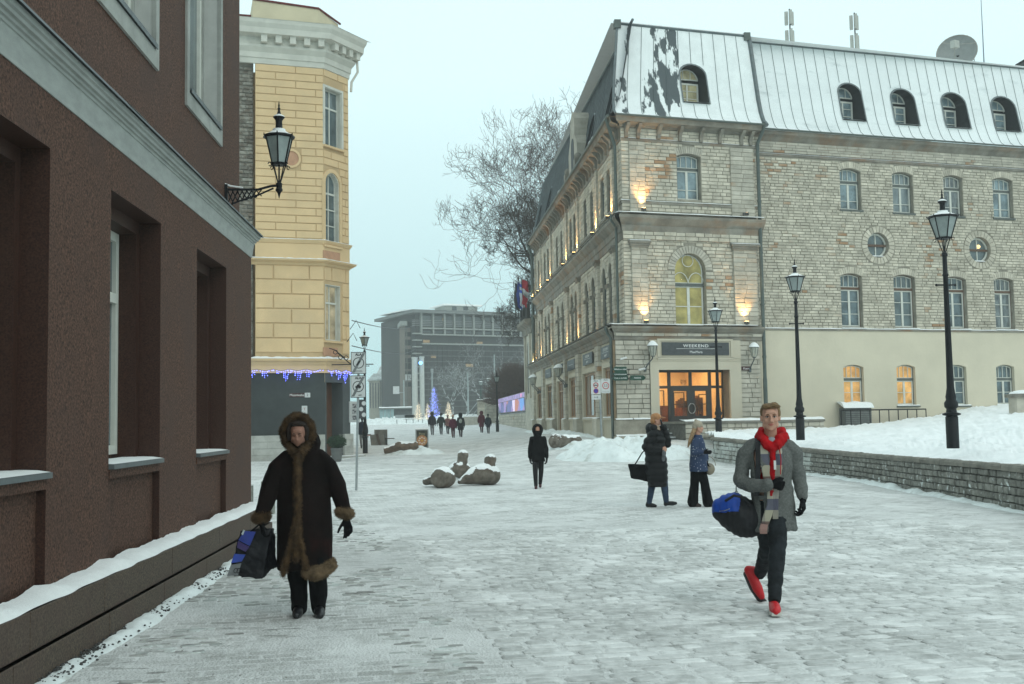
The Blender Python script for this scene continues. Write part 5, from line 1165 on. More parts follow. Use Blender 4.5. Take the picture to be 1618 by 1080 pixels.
walllamp(F0.p(F0.px(1183, 575)[0], F0.px(1183, 562)[1]-.1, .1), F0.n, 'frosted wall lamp with a snow cap, right of the dark sign over the doorway')
for k, (t, a) in enumerate(((12.0, 'nearer'), (12.7, 'farther'), (25.4, 'nearer'), (26.6, 'farther'))):
    walllamp(LG.p(t+2.2, 4.15, .2), LG.n+Vector((0, -.15, 0))*(1 if k % 2 else -1), '%s lamp of the pair of snow-capped wall lamps on the %s side facade' % (a, 'near' if k < 2 else 'far'), 1)
# ---- small brown name plate, CCTV cameras, pointer signs
a, b = F0.px(1170, 582)[0], F0.px(1185, 582)[0]; z = F0.px(1177, 582)[1]
t = thing('street_name_sign', 'small dark red name plate under the right-hand wall lamp of the limestone front', 'sign', F0.p((a+b)/2, z, .1)); m = MB(); m.fb(F0, a, b, z-.09, z+.09, .09, .115); m.build('plate', mat('brown_plate', (.06, .02, .02), .4), t); textobj('lettering', 'Kuuni', F0, (a+b)/2, z, .117, .14, white_i, t)
for u, v, F_, lab in ((1010, 583, F0, 'small white security camera beside the green pointer signs'), (981, 566, F0, 'small white security camera above the green pointer signs at the building corner')):
    q = F_.p(F_.px(u, v)[0], F_.px(u, v)[1], .12); t = thing('security_camera', lab, 'security camera', q); m = MB(); m.tube([q, q+F_.n*.15+Vector((0, 0, -.04))], .02, 6); m.tube([q+F_.n*.12+F_.u*.16+Vector((0, 0, .02)), q+F_.n*.2-F_.u*.16+Vector((0, 0, -.05))], .05, 8); m.build('camera_body', mat('white_plastic', (.6, .6, .58), .4), t)
gs = mat('green_sign', (.015, .055, .035), .45, .2, 6)
for k, (u0, u1, v, left, txt) in enumerate(((968, 990, 583, 1, 'Vabaduse väljak'), (968, 991, 591, 1, 'Linnamuuseum'), (967, 992, 597, 1, 'Kiek in de Kök'), (996, 1020.5, 596.5, 0, 'Raekoda'))):
    a, b = F0.px(u0, v, .35)[0], F0.px(u1, v, .35)[0]; z = F0.px((u0+u1)/2, v, .35)[1]; h = .11
    t = thing('pointer_sign', ['top green pointer sign at the building corner, pointing left', 'middle green pointer sign at the building corner, pointing left', 'lowest green pointer sign at the building corner, pointing left', 'green pointer sign at the building corner, pointing right'][k], 'pointer sign', F0.p((a+b)/2, z, .35), 'green pointer signs at the corner')
    P = [(a+.12, z-h), (b, z-h), (b, z+h), (a+.12, z+h), (a, z)] if left else [(a, z-h), (b-.12, z-h), (b, z), (b-.12, z+h), (a, z+h)]
    m = MB(); m.poly(F0, P, .33, .36); m.build('board', gs, t); textobj('lettering', txt, F0, (a+b)/2+(.03 if left else -.03), z, .362, .095, white_i, t)
    m = MB(); 
    m.tube([F0.p(b if left else a, z, .3), F0.p(F0.px(994, v, .2)[0], z, .28), F0.p(F0.px(994, v, .1)[0], z, .0)], .02, 5); m.build('bracket', iron, t)
# ---- roof gear
def antenna(u, v0, v1, label):
    P = FR.p(FR.px(u, v1, -2)[0], ZR, -2); z1 = FR.px(u, v0, -2)[1]; h = z1-ZR; t = thing('phone_antenna', label, 'antenna', P, 'phone antennas on the roof'); m = MB(); m.tube([P, P+Vector((0, 0, h))], .035, 6); m.build('mast', iron, t)
    for dz, l in ((h*.80, h*.30), (h*.36, h*.34)):
        for k in range(3):
            a = 2*PI*k/3+.5; c = P+Vector((.17*math.cos(a), .17*math.sin(a), dz)); m = MB(); m.box(c, (.16, .10, l), a); m.build('panel', mat('beige_plastic', (.42, .42, .38), .5, .08, 3), t)
    return t
antenna(1249, 14, 66, 'panel antenna mast on the snowy roof, left of its twin'); antenna(1352, 20, 78, 'panel antenna mast on the snowy roof, nearer the satellite dish')
c = FR.p(FR.px(1512, 75, -2.5)[0], FR.px(1512, 78, -2.5)[1]-.2, -2.5); t = thing('satellite_dish', 'large grey satellite dish on the right part of the roof', 'satellite dish', c)
m = MB(); ax = Vector((-.55, -.80, .28)).normalized(); e1 = ax.orthogonal().normalized(); e2 = ax.cross(e1); RD_ = 1.02; vs = []
for i in range(6):
    r_ = RD_*i/5
    for j in range(28): a = 2*PI*j/28; vs.append(c+ax*(.34*(r_/RD_)**2-.2)+(e1*math.cos(a)+e2*math.sin(a))*max(r_, .01))
m.add(vs, [(i*28+j, i*28+(j+1) % 28, (i+1)*28+(j+1) % 28, (i+1)*28+j) for i in range(5) for j in range(28)]); dm = mat('grey_dish', (.26, .27, .26), .6, .1, 3); m.build('dish', dm, t, smooth=True)
m = MB(); m.tube([vs[140+j] for j in range(28)]+[vs[140]], .03, 5); 
for j in (3, 12, 21): m.tube([vs[140+j], c+ax*.85], .022, 5)
m.build('feed_arms', mat('dish_steel', (.30, .29, .26), .5), t); m = MB(); m.box(c+ax*.85, (.35, .3, .38), .4); m.build('feed', mat('beige_plastic', (.42, .42, .38), .5), t); m = MB(); m.tube([c-ax*.2, c-ax*.4-Vector((0, 0, .5)), Vector((c.x, c.y+.3, ZR))], .08, 7); m.tube([Vector((c.x-.6, c.y, ZR)), c-ax*.3], .05, 5); m.build('stand', iron, t)
P = FR.p(FR.px(1553, 60, -3)[0], ZR, -3); t = thing('radio_mast', 'thin radio mast standing right of the satellite dish', 'mast', P); m = MB(); m.tube([P, P+Vector((0, 0, 5.2))], [.04, .015], 6); m.build('pole', mat('blue_grey_steel', (.14, .19, .25), .5), t); m = MB(); m.tube([P+Vector((-.55, 0, 0)), P+Vector((-.55, 0, 1.7)), P+Vector((-.95, 0, 1.85))], .022, 5); m.build('side_aerial', iron, t)
P = FR.p(FR.px(1616, 95, -2)[0], ZR, -2); t = thing('chimney', 'dark square chimney at the right end of the roof', 'chimney', P); m = MB(); m.box(P+Vector((.35, 0, .25)), (.9, .9, .9)); m.build('stack', mat('dark_sheet', (.05, .055, .055), .6), t); m = MB(); m.box(P+Vector((.35, 0, .74)), (1.0, 1.0, .07)); m.build('cap', iron, t)
# flags over the side balcony
fl = [((.02, .02, .025), 'nearly black'), ((.02, .04, .20), 'blue'), ((.42, .43, .46), 'white and blue striped'), ((.28, .015, .025), 'red with a white-edged blue cross')]
for k, (c, nm_) in enumerate(fl):
    P = LU.p(LM+3.4-k*.85, 9.6, .85+.12*(3-k)); t = thing('flag', '%s flag on a slanted pole over the side balcony' % nm_, 'flag', P, 'flags over the balcony')
    m = MB(); top = P+Vector((-.2, -.2, 3.0)); m.tube([P, top], .03, 5); m.build('pole', iron, t)
    m = MB(); R0 = 9
    for i in range(R0):
        for j in range(5): m.v.append((top.x+(.08+.12*j)*(1-.04*i)+.05*math.sin(i*.9+j*2+k), top.y-.08*j+.09*math.sin(j*1.7+i*.5), top.z-.1-.24*i-.10*j))
    m.f = [(i*5+j, i*5+j+1, i*5+j+6, i*5+j+5) for i in range(R0-1) for j in range(4)]; m.build('cloth', mat('flag_cloth_%s' % 'abcd'[k], c, .8, .15, 3), t, smooth=True)
    if k >= 2:
        for a_, b_2, cc in ((((3, 4), (0, 4), (.04, .08, .40))), ((1, 2), (0, 4), (.04, .08, .40))) if k == 2 else (((3, 5), (0, 4), (.4, .4, .4)), ((4, 5), (0, 4), (.03, .05, .3))):
            mm_ = MB(); mm_.v = [(x, y-.006, z) for x, y, z in m.v]; mm_.f = [(i*5+j, i*5+j+1, i*5+j+6, i*5+j+5) for i in range(*a_) for j in range(*b_2)]; mm_.build('stripe', mat('flag_stripe_%d%d' % (k, a_[0]), cc, .8), t, smooth=True)

# ================================================================== RETAINING WALL, SNOW BANK, LOW WALLS
def gray(u, v, y0=6, y1=400):
    """the point of the street surface seen at a pixel"""
    d = ray(u, v); Y = y0
    while Y < y1:
        q = CAM+d*(Y/d[1])
        if q[2] <= zg(q[0], q[1]): return Vector((q[0], q[1], gz(q[0], q[1])))
        Y += .05 if Y < 60 else .25
    return Vector(CAM+d*(y1/d[1]))
wallst = mat('grey_wall_stone', (.27, .265, .235), .85, col2=(.145, .14, .12), scale=6, bump=.9, bscale=18, island=.22, patch=((.66, .69, .67), 5.5, .60, .68))
rimed = mat('rimed_wall', (.50, .52, .49), .9, col2=(.28, .27, .24), scale=3.5, bump=.7, bscale=14, lo=.35, hi=.6)
cope = mat('grey_coping_stone', (.24, .225, .19), .9, col2=(.15, .14, .12), scale=4, bump=.7, bscale=16)
RWP = [(9.3, 11.0), (9.75, 14.5), (10.2, 18.0), (10.67, 21.5), (11.05, 25.0), (11.25, 28.5), (11.15, 31.5), (10.75, 34.0), (9.95, 36.6)]
def catm(P, n):
    P = [Vector((*p, 0)) for p in P]; P = [P[0]*2-P[1]]+P+[P[-1]*2-P[-2]]; out = []
    for i in range(1, len(P)-2):
        for k in range(n):
            t = k/n; a, b, c, d = P[i-1:i+3]; out.append(.5*((2*b)+(c-a)*t+(2*a-5*b+4*c-d)*t*t+(3*b-a-3*c+d)*t**3))
    return out+[P[-2]]
CR = catm(RWP, 8); LRW = [0]
for a, b in zip(CR, CR[1:]): LRW.append(LRW[-1]+(b-a).length)
def rwp(s):
    k = max(0, min(len(CR)-2, next((i for i in range(len(LRW)-1) if LRW[i+1] >= s), len(CR)-2))); f = (s-LRW[k])/(LRW[k+1]-LRW[k]); d = (CR[k+1]-CR[k]).normalized(); return CR[k].lerp(CR[k+1], f), d, Vector((-d.y, d.x, 0))
topz = lambda s: .74+.03*math.sin(s*.3)+.25*sm(20, 27, s)
RW = thing('retaining_wall', 'low grey stone retaining wall along the street with the snow bank behind it', 'wall', (CR[0].x, CR[0].y, 0))
m = MB(); n = 60; LT = LRW[-1]
for i in range(n+1):
    c, d, nn = rwp(LT*i/n); zt = topz(LT*i/n)-.10
    for o, z in ((.0, -.2), (.0, zt), (-.34, zt), (-.34, -.2)): m.v.append(tuple(c+nn*(o-.03)+Vector((0, 0, z))))
m.f = [(i*4+j, i*4+j+1, (i+1)*4+j+1, (i+1)*4+j) for i in range(n) for j in range(3)]+[(n*4, n*4+1, n*4+2, n*4+3)]
m.build('core', mat('dark_joint_mortar', (.11, .105, .09), .95, .3, 6, .3), RW)
blocks = []
for r_ in range(5):
    s = random.uniform(0, .2)
    while s < LT-.1:
        l = random.choice((random.uniform(.13, .2), random.uniform(.18, .34))); blocks.append((s, min(LT, s+l), r_)); s += l
blocks.sort(key=lambda b: rwp(b[0])[0].y)
view = [b for b in blocks if rwp(b[0])[0].y > 15.8 and b[0] < 19.8]; others = [b for b in blocks if not (rwp(b[0])[0].y > 15.8 and b[0] < 19.8)]
def wblock(mb, b):
    s0, s1, r_ = b; p0, d0, n0 = rwp(s0+.010); p1, d1, n1 = rwp(s1-.010); zt = topz(s0)-.10; g_ = gz(p0.x, p0.y)-.02
    h = (zt-g_)/5; z0 = g_+h*r_+.010; z1 = z0+h-.020; pr_ = .03+random.uniform(-.014, .014); e = .018; j = lambda: random.uniform(-.007, .007)
    A = [p0+n0*-.03, p1+n1*-.03]; V = []
    for o, zz0, zz1, sh in ((-.03, z0, z1, 0), (pr_-.015, z0, z1, 0), (pr_, z0+e, z1-e, e)):
        dd_ = (p1-p0).normalized(); V += [p0+dd_*sh+n0*o+Vector((0, 0, zz0+j())), p1-dd_*sh+n1*o+Vector((0, 0, zz0+j())), p1-dd_*sh+n1*o+Vector((0, 0, zz1+j())), p0+dd_*sh+n0*o+Vector((0, 0, zz1+j()))]
    mb.add(V, [(0, 1, 5, 4), (1, 2, 6, 5), (2, 3, 7, 6), (3, 0, 4, 7), (4, 5, 9, 8), (5, 6, 10, 9), (6, 7, 11, 10), (7, 4, 8, 11), (8, 9, 10, 11)])
rest1, rest2 = MB(), MB()
for i, b in enumerate(view):
    if i < 290: m = MB(); wblock(m, b); m.build('stone', wallst, RW)
    else: wblock(rest1, b)
for b in others: wblock(rest2 if b[0] > 19.8 else rest1, b)
rest1.build('stones', wallst, RW, kind='stuff'); rest2.build('rimed_stones', rimed, RW, kind='stuff')
s = 0
while s < LT-.2:
    l = min(LT-s, random.uniform(.8, 1.3)); p0, d0, n0 = rwp(s+.006); pm_, dm_, nm_ = rwp(s+l/2); p1, d1, n1 = rwp(s+l-.006); m = MB(); V = []
    for p, nn, ss in ((p0, n0, s), (pm_, nm_, s+l/2), (p1, n1, s+l)):
        zt = topz(ss)
        for o, z in ((.065, zt-.10), (.075, zt-.03), (.05, zt+.005), (-.38, zt+.01)): V.append(p+nn*(o+random.uniform(-.008, .008))+Vector((0, 0, z+random.uniform(-.006, .006))))
    m.add(V, [(i*4+j, i*4+j+1, i*4+j+5, i*4+j+4) for i in range(2) for j in range(3)]+[(0, 1, 2, 3), (8, 9, 10, 11)]+[(4, 0, 0, 4)][:0]); m.build('coping_stone', cope, RW); s += l
# snow bank: from the wall top up to the long facade
pA = F0.p(F0.px(1083, 680, 2.4)[0], 0, 2.4); pB = F0.p(F0.px(1302, 680, 2.4)[0], 0, 2.4)
BK = [(22, 14), (25, 22), (28, 32), (30, 45), (30, 54)]
NS, NR = 260, 80; g = MB()
backL = [FR.p(24, 0, .1), FR.p(14, 0, .1), FR.p(9.5, 0, .1), pB+Vector((0, .1, 0)), pA.lerp(pB, .5), pA+Vector((.8, 0, 0))]
def backpt(f):
    f *= len(backL)-1; k = min(len(backL)-2, int(f)); return backL[k].lerp(backL[k+1], f-k)
backz = lambda f: 1.92-.15*f-.85*sm(.24, .60, f)
def bank(f, r_):
    s = f*LT; a, d, nn = rwp(s); a = a-nn*.10; b = backpt(sm(0, 1, f)*.3+.7*f) if True else None
    q = a.lerp(b, r_); z0 = topz(s)+.0; z1 = backz(f)
    rise = z0+(z1-z0)*(sm(0, 1, r_)*.45+.55*r_)+.10*sm(0, .06, r_)
    lump = (.12*noise.noise(q*.55)+.09*noise.noise(q*1.5+Vector((3, 0, 0)))+.09*abs(noise.noise(q*2.6))+.05*abs(noise.noise(q*6)))*sm(0, .12, r_)+.03*noise.noise(q*5)
    return Vector((q.x, q.y, rise+lump))
for i in range(NS+1):
    for j in range(NR+1): g.v.append(tuple(bank(i/NS, (j/NR)**1.4)))
g.f = [(i*(NR+1)+j, i*(NR+1)+j+1, (i+1)*(NR+1)+j+1, (i+1)*(NR+1)+j) for i in range(NS) for j in range(NR)]
g.build('snow_bank', mat('bank_snow', (.86, .875, .87), .85, .04, 2, 1.0, 6, spec=.15, detail=8, patch=((.74, .77, .765), 1.2, .5, .8)), smooth=True, kind='structure')
def bankz(x, y):
    best = min(((bank(i/60, j/30)) for i in range(61) for j in range(31)), key=lambda q: (q.x-x)**2+(q.y-y)**2); return best.z
# rime blown against wall foot
pts = [rwp(s)[0]+rwp(s)[2]*.10 for s in np.arange(4, LT-.3, .7)]
heap('snow_ridge', pts, .42, .07, 'low drift of snow along the foot of the grey retaining wall', rough=1.3, seed=14)
# low wall in front of the shop and beside the steps
LW = thing('terrace_wall', 'low limestone wall with snowy coping between the shop steps and the snow bank', 'wall', pA)
q = F0.px(1083, 664, 2.4)[0], F0.px(1302, 664, 2.4)[0]; zt = 1.52
m = MB(); m.fb(F0, q[0]+.02, q[1], .2, zt-.1, 1.9, 2.38); m.fb(F0, q[0]+.02, q[0]+.5, .2, zt-.1, .3, 1.9); m.build('core', mat('dark_joint_mortar', (.11, .105, .09), .95, .3, 6, .3), LW)
put_blocks(F0, ashlar(F0, q[0], q[1], .6, zt-.10, .2, .42, [], 0, 0, 0, jit=.35), stone_s, LW, 'stone', .04, .02, .015, jp=.01, base=2.38)
m = MB(); m.fb(F0, q[0]-.06, q[1], zt-.1, zt, 1.85, 2.5); m.fb(F0, q[0]-.06, q[0]+.56, zt-.1, zt, .3, 1.85); m.build('coping', cope, LW); snowstrip(F0, q[0]-.05, q[1], zt, 1.9, 2.48, .09, par=LW, seed=2)
# railing + ventilation unit by the long wall
rl = thing('railing', 'black steel railing half buried in the snow bank by the beige stucco wall', 'railing', FR.p(FR.px(1330, 650, .9)[0], 1.9, .9))
a, b = FR.px(1329, 650, .9)[0], FR.px(1463, 648, .9)[0]; z = FR.px(1395, 647, .9)[1]
m = MB(); m.tube([FR.p(a, z, .9), FR.p(b, z, .9)], .035, 6); m.build('top_rail', iron, rl)
n = 9
for k in range(n+1): t = a+(b-a)*k/n; m = MB(); m.tube([FR.p(t, z-1.0, .9), FR.p(t, z, .9)], .025, 5); m.build('post', iron, rl)
vu = thing('ventilation_unit', 'slatted grey ventilation unit with a thick snow cap below the first lit window', 'ventilation unit', FR.p(FR.px(1355, 650, .5)[0], 1.6, .5))
a, b = FR.px(1334, 650, .55)[0], FR.px(1376, 650, .55)[0]
m = MB(); m.fb(FR, a, b, .9, z+.10, .15, .60); m.build('housing', mat('grey_unit', (.10, .11, .11), .5), vu)
for k in range(8): m = MB(); m.fb(FR, a+.03, b-.03, z-.68+.09*k, z-.62+.09*k, .60, .64); m.build('slat', mat('grey_slat', (.2, .21, .2), .5), vu)
snowstrip(FR, a-.1, b+.1, z+.10, .1, .70, .28, par=vu, seed=4)
gp = at(1612, 632, 40); gt = thing('gate_pier', 'grey stone gate pier with a snow cap at the right edge of the snow bank', 'pier', (gp.x, gp.y, 1.2)); m = MB(); m.box((gp.x+.25, gp.y, 1.6), (1.1, .6, 1.3)); m.build('shaft', stone_s, gt); m = MB(); m.box((gp.x+.25, gp.y, 2.30), (1.3, .8, .14)); m.build('cap', cope, gt); m = MB(); m.ball((gp.x+.25, gp.y, 2.37), (.66, .42, .15), None, 16, 8); m.build('snow_cap', snow, gt, smooth=True)
# heaps
c = gray(985, 730); heap('snow_heap', [(c.x-1.6, c.y+3.5), (c.x-.2, c.y+1.5), (c.x+1.1, c.y+1.2), (c.x+3.0, c.y+1.3)], 2.6, .55, 'lumpy shovelled snow heap before the shop steps behind the two women', rough=.9, seed=31)
c2 = gray(955, 703); heap('snow_heap', [(c2.x-2.2, c2.y+1.0), (c2.x, c2.y-.5), (c2.x+1.5, c2.y-.5)], 1.4, .28, 'long low heap of snow under the two round traffic signs', rough=1, seed=33)
c3 = gray(660, 716); heap('snow_heap', [(c3.x-1.6, c3.y), (c3.x, c3.y), (c3.x+1.3, c3.y)], 2.4, .26, 'low snow heap in front of the pizza board', rough=1.1, seed=35)
c4 = gray(600, 770); 
heap('snow_heap', [(LG.p(1, 0, .5).x, LG.p(1, 0, .5).y), (LG.p(14, 0, .9).x, LG.p(14, 0, .6).y), (LG.p(34, 0, .6).x, LG.p(34, 0, .6).y)], .9, .16, 'narrow bank of snow along the foot of the long side facade', rough=1.1, seed=37)

# ================================================================== STREET LAMPS
def street_lamp(base, top, label, group='black cast-iron street lamps', s=1.0, wide=1.22, cap=True, ped=True, ironm=iron):
    """base = ground point, top = world z of the finial"""
    base = Vector(base); t = thing('street_lamp', label, 'street lamp', base, group); H = top-base.z; hs = 1.21*s; neck = H-hs; k = H/5.2
    m = MB(); r = [(.14, 0), (.14, .62*k), (.12, .64*k), (.20, .66*k), (.20, .69*k), (.12, .71*k), (.11, .78*k), (.15, .82*k), (.155, .90*k), (.11, .96*k), (.12, 1.02*k), (.10, 1.10*k), (.085, 1.2*k), (.075, 1.6*k), (.055, neck-.45*k), (.075, neck-.42*k), (.055, neck-.38*k), (.05, neck-.05), (.075, neck-.03), (.06, neck+.03), (.02, neck+.05)]
    m.lathe(base, [(a*(.80 if H < 4.6 else .88), z) for a, z in r], 14); m.build('post', ironm, t, smooth=True)
    m = MB(); zb = neck-.62*k; m.tube([base+Vector((-.19, 0, zb)), base+Vector((.19, 0, zb))], .018, 6); m.ball(base+Vector((-.2, 0, zb)), .03, None, 6, 4); m.ball(base+Vector((.2, 0, zb)), .03, None, 6, 4); m.build('ladder_bar', ironm, t)
    lantern(None, base+Vector((0, 0, neck)), s, t, wide=wide, snowy=cap)
    return t
b = rwp(0)[0]
def lampat(u, vb, vt, Y, label, **k):
    p = at(u, vb, Y); return street_lamp(p, at(u-.0, vt, Y).z, label, **k)
def leanlamp(u, vb, ut, vt, Y, label, **k): return lampat(u, vb, vt, Y, label, **k)
lampat(1506, 708, 298, 21.6, 'tall black street lamp nearest the camera, standing in the snow bank on the right', s=1.12)
lampat(1265, 695, 408, 31.0, 'black street lamp in the snow bank behind the man in the grey coat', s=1.05)
lampat(1136, 690, 468, 40.5, 'black street lamp in front of the lit shop door', s=1.05)
p = at(577, 700, 54); p.z = gz(p.x, p.y); street_lamp(p, at(574, 517, 54).z, 'black street lamp behind the two white zone signs on the left', s=.95)
p = at(786, 678, 84); p.z = gz(p.x, p.y); street_lamp(p, at(785, 585, 84).z, 'black street lamp beside the lit billboard', s=.95, cap=False)
grn = mat('green_iron', (.02, .07, .055), .5)
for u, v, lab in ((760, 596, 'left one of two green lamps above the stone piers'), (772.5, 591, 'right one of two green lamps above the stone piers')):
    p = at(u, 634, 140); street_lamp(p, at(u, v, 140).z, lab, group='two green lamps', s=1.1, wide=1.5, ironm=grn)

# ================================================================== SIGN POSTS
galv = mat('galvanised_steel', (.30, .32, .32), .5, .12, 8, .1, metal=.3)
def roundrect(F, t0, t1, z0, z1, r, o0_, o1_, n=4):
    P = []
    for cx_, cz_, a0 in ((t1-r, z1-r, 0), (t0+r, z1-r, PI/2), (t0+r, z0+r, PI), (t1-r, z0+r, 1.5*PI)): P += [(cx_+r*math.cos(a0+PI/2*i/n), cz_+r*math.sin(a0+PI/2*i/n)) for i in range(n+1)]
    m = MB(); m.poly(F, P, o0_, o1_); return m
def disc(F, c, z, r, o, rin=0, n=28, th=.002):
    m = MB()
    if rin: m.ring(F, circ(c, z, r, n), circ(c, z, rin, n), o-th, o)
    else: m.poly(F, circ(c, z, r, n), o-th, o)
    return m
red_i = mat('sign_red', (.42, .03, .035), .5); blue_i = mat('sign_blue', (.05, .04, .28), .5); grey_i = mat('sign_grey', (.16, .17, .17), .5)
p = gray(563, 776); FS = Fr((p.x, p.y), (1, .03)); sc = FS.px(578, 600)[0]-FS.px(554, 600)[0]
sp = thing('zone_sign_post', 'steel post with two white end-of-zone signs reading ALA, beside the yellow building', 'sign post', p)
zt = FS.px(566, 555)[1]; tp = FS.px(566, 590)[0]
m = MB(); m.tube([p, FS.p(tp+.02, zt-.02, 0)], .03, 8); m.build('post', galv, sp, smooth=True)
for k, (v0, v1, txt) in enumerate(((556, 590.5, 1), (593, 628, 2))):
    z1, z0 = FS.px(566, v0)[1], FS.px(566, v1)[1]; a, b = FS.px(554.5 if k == 0 else 554, (v0+v1)/2)[0], FS.px(578.5 if k == 0 else 578, (v0+v1)/2)[0]; c = (a+b)/2; zc = z0+(z1-z0)*.50; r = (b-a)*.37
    pl = roundrect(FS, a, b, z0, z1, .03, .035, .05).build('sign_plate', sign_w, sp); g_ = .014
    e = MB(); e.ring(FS, rect(a, b, z0, z1), rect(a+g_, b-g_, z0+g_, z1-g_), .0505, .052); e.build('border', black_i, pl)
    disc(FS, c, zc, r, .0525, r*.86).build('ring', black_i, pl); textobj('lettering', 'ALA', FS, c, z1-.065, .0525, .085, black_i, pl, bold=.003)
    e = MB(); e.poly(FS, [(a+.02, z0+.03), (a+.09, z0+.03), (b-.02, z1-.03), (b-.09, z1-.03)], .0530, .0545); e.build('slash', grey_i, pl)
    e = MB(); w_ = r*.5
    if k == 1:
        e.fb(FS, c-w_, c+w_, zc-.03, zc+.015, .0548, .056); e.poly(FS, [(c-w_*.6, zc+.015), (c+w_*.6, zc+.015), (c+w_*.4, zc+.05), (c-w_*.4, zc+.05)], .0548, .056)
        for s_ in (-.55, .55): e.poly(FS, circ(c+w_*s_, zc-.035, .018, 10), .0548, .056)
        e.poly(FS, [(c-.0, z0+.05), (c+.09, z0+.055), (c+.08, z0+.075), (c+.01, z0+.07)], .0528, .056)
    else:
        e.poly(FS, [(c-.06, zc-.05), (c-.03, zc-.07), (c+.05, zc+.04), (c+.02, zc+.06)], .0548, .056)
        e.fb(FS, c-.10, c+.10, z0+.045, z0+.055, .0528, .0535); e.fb(FS, c-.08, c+.08, z0+.075, z0+.083, .0528, .0535)
    e.build('pictogram', black_i, pl)
# dark sheet with prints hanging on the lamp post behind
pz = at(572, 646, 50); FZ = Fr((pz.x, pz.y), (1, .05)); bd = thing('pictogram_board', 'dark board with pale pictograms behind the zone sign post', 'notice board', pz)
a, b = FZ.px(567, 646)[0], FZ.px(578.5, 646)[0]; z0, z1 = FZ.px(572, 661)[1], FZ.px(572, 631)[1]
m = MB(); m.fb(FZ, a, b, z0, z1, 0, .06); m.build('board', mat('dark_panel', (.05, .052, .055), .5), bd)
for k in range(3): m = MB(); m.poly(FZ, circ((a+b)/2+.06*(-1)**k, z0+(z1-z0)*(.2+.3*k), .10, 9), .061, .066); m.build('pictogram', sign_w, bd)
# two round traffic signs by the corner
p = gray(951, 697); FS2 = Fr((p.x, p.y), (1, .12)); t2 = thing('traffic_sign_post', 'leaning steel post with two round red-ringed traffic signs near the building corner', 'sign post', p)
m = MB(); m.tube([p, FS2.p(FS2.px(947, 598)[0], FS2.px(947, 598)[1], 0)], .045, 8); m.build('post', galv, t2, smooth=True)
for k, (u0, u1, v0, v1) in enumerate(((933.2, 948.5, 599.5, 622.5), (949.2, 963.5, 598, 621))):
    a, b = FS2.px(u0, (v0+v1)/2)[0], FS2.px(u1, (v0+v1)/2)[0]; z0, z1 = FS2.px((u0+u1)/2, v1)[1], FS2.px((u0+u1)/2, v0)[1]; c = (a+b)/2; wd = b-a
    pl = roundrect(FS2, a, b, z0, z1, .05, .05, .065).build('sign_plate', sign_w, t2); textobj('lettering', 'ALA', FS2, c, z1-.055, .067, .10, black_i, pl)
    if k == 0:
        disc(FS2, c, z0+(z1-z0)*.62, wd*.27, .0675, wd*.19).build('red_ring', red_i, pl); disc(FS2, c, z0+(z1-z0)*.22, wd*.26, .0675).build('blue_disc', blue_i, pl); disc(FS2, c, z0+(z1-z0)*.22, wd*.26, .069, wd*.21).build('red_ring', red_i, pl)
        e = MB(); e.fb(FS2, c-.07, c+.07, z0+(z1-z0)*.58, z0+(z1-z0)*.65, .0675, .069); e.build('pictogram', black_i, pl)
    else:
        disc(FS2, c, z0+(z1-z0)*.52, wd*.38, .0675, wd*.30).build('red_ring', red_i, pl); textobj('number', '3,5', FS2, c, z0+(z1-z0)*.52, .068, .14, black_i, pl); e = MB(); e.fb(FS2, c-.15, c+.15, z0+.05, z0+.06, .0665, .068); e.build('small_print', black_i, pl)
a, b = FS2.px(934, 627)[0], FS2.px(948.5, 627)[0]; z0, z1 = FS2.px(941, 631)[1], FS2.px(941, 624)[1]; pl = roundrect(FS2, a, b, z0, z1, .02, .05, .065).build('supplementary_plate', sign_w, t2); textobj('lettering', '8-18', FS2, (a+b)/2, (z0+z1)/2, .067, .09, black_i, pl)

# ================================================================== SCULPTURES, BOARD, BENCHES
rock = mat('grey_granite_boulder', (.19, .165, .135), .8, col2=(.085, .07, .055), scale=6, bump=.5, bscale=30, patch=((.10, .055, .035), 1.8, .55, .7), detail=8)
def snowed(o, cut=.55, thick=.035, sd=0):
    """a snow cover made of the upward faces of a mesh, lifted"""
    me = o.data; mb = MB(); idx = {}
    for p in me.polygons:
        n_ = p.normal; c = p.center
        if n_.z > cut+.12+.5*noise.noise(Vector(c)*4.5+Vector((sd, 0, 0))):
            for v in p.vertices:
                if v not in idx: idx[v] = len(mb.v); mb.v.append(tuple(Vector(me.vertices[v].co)+Vector((0, 0, thick*(.5+.8*noise.noise(Vector(me.vertices[v].co)*6)))) ))
            mb.f.append(tuple(idx[v] for v in p.vertices))
    if not mb.f: return
    off = wloc(o.parent) if o.parent else Vector(o.location); mb.v = [tuple(Vector(v)+off) for v in mb.v]; return mb.build('snow_cover', snow_fine, o.parent or o, smooth=True)
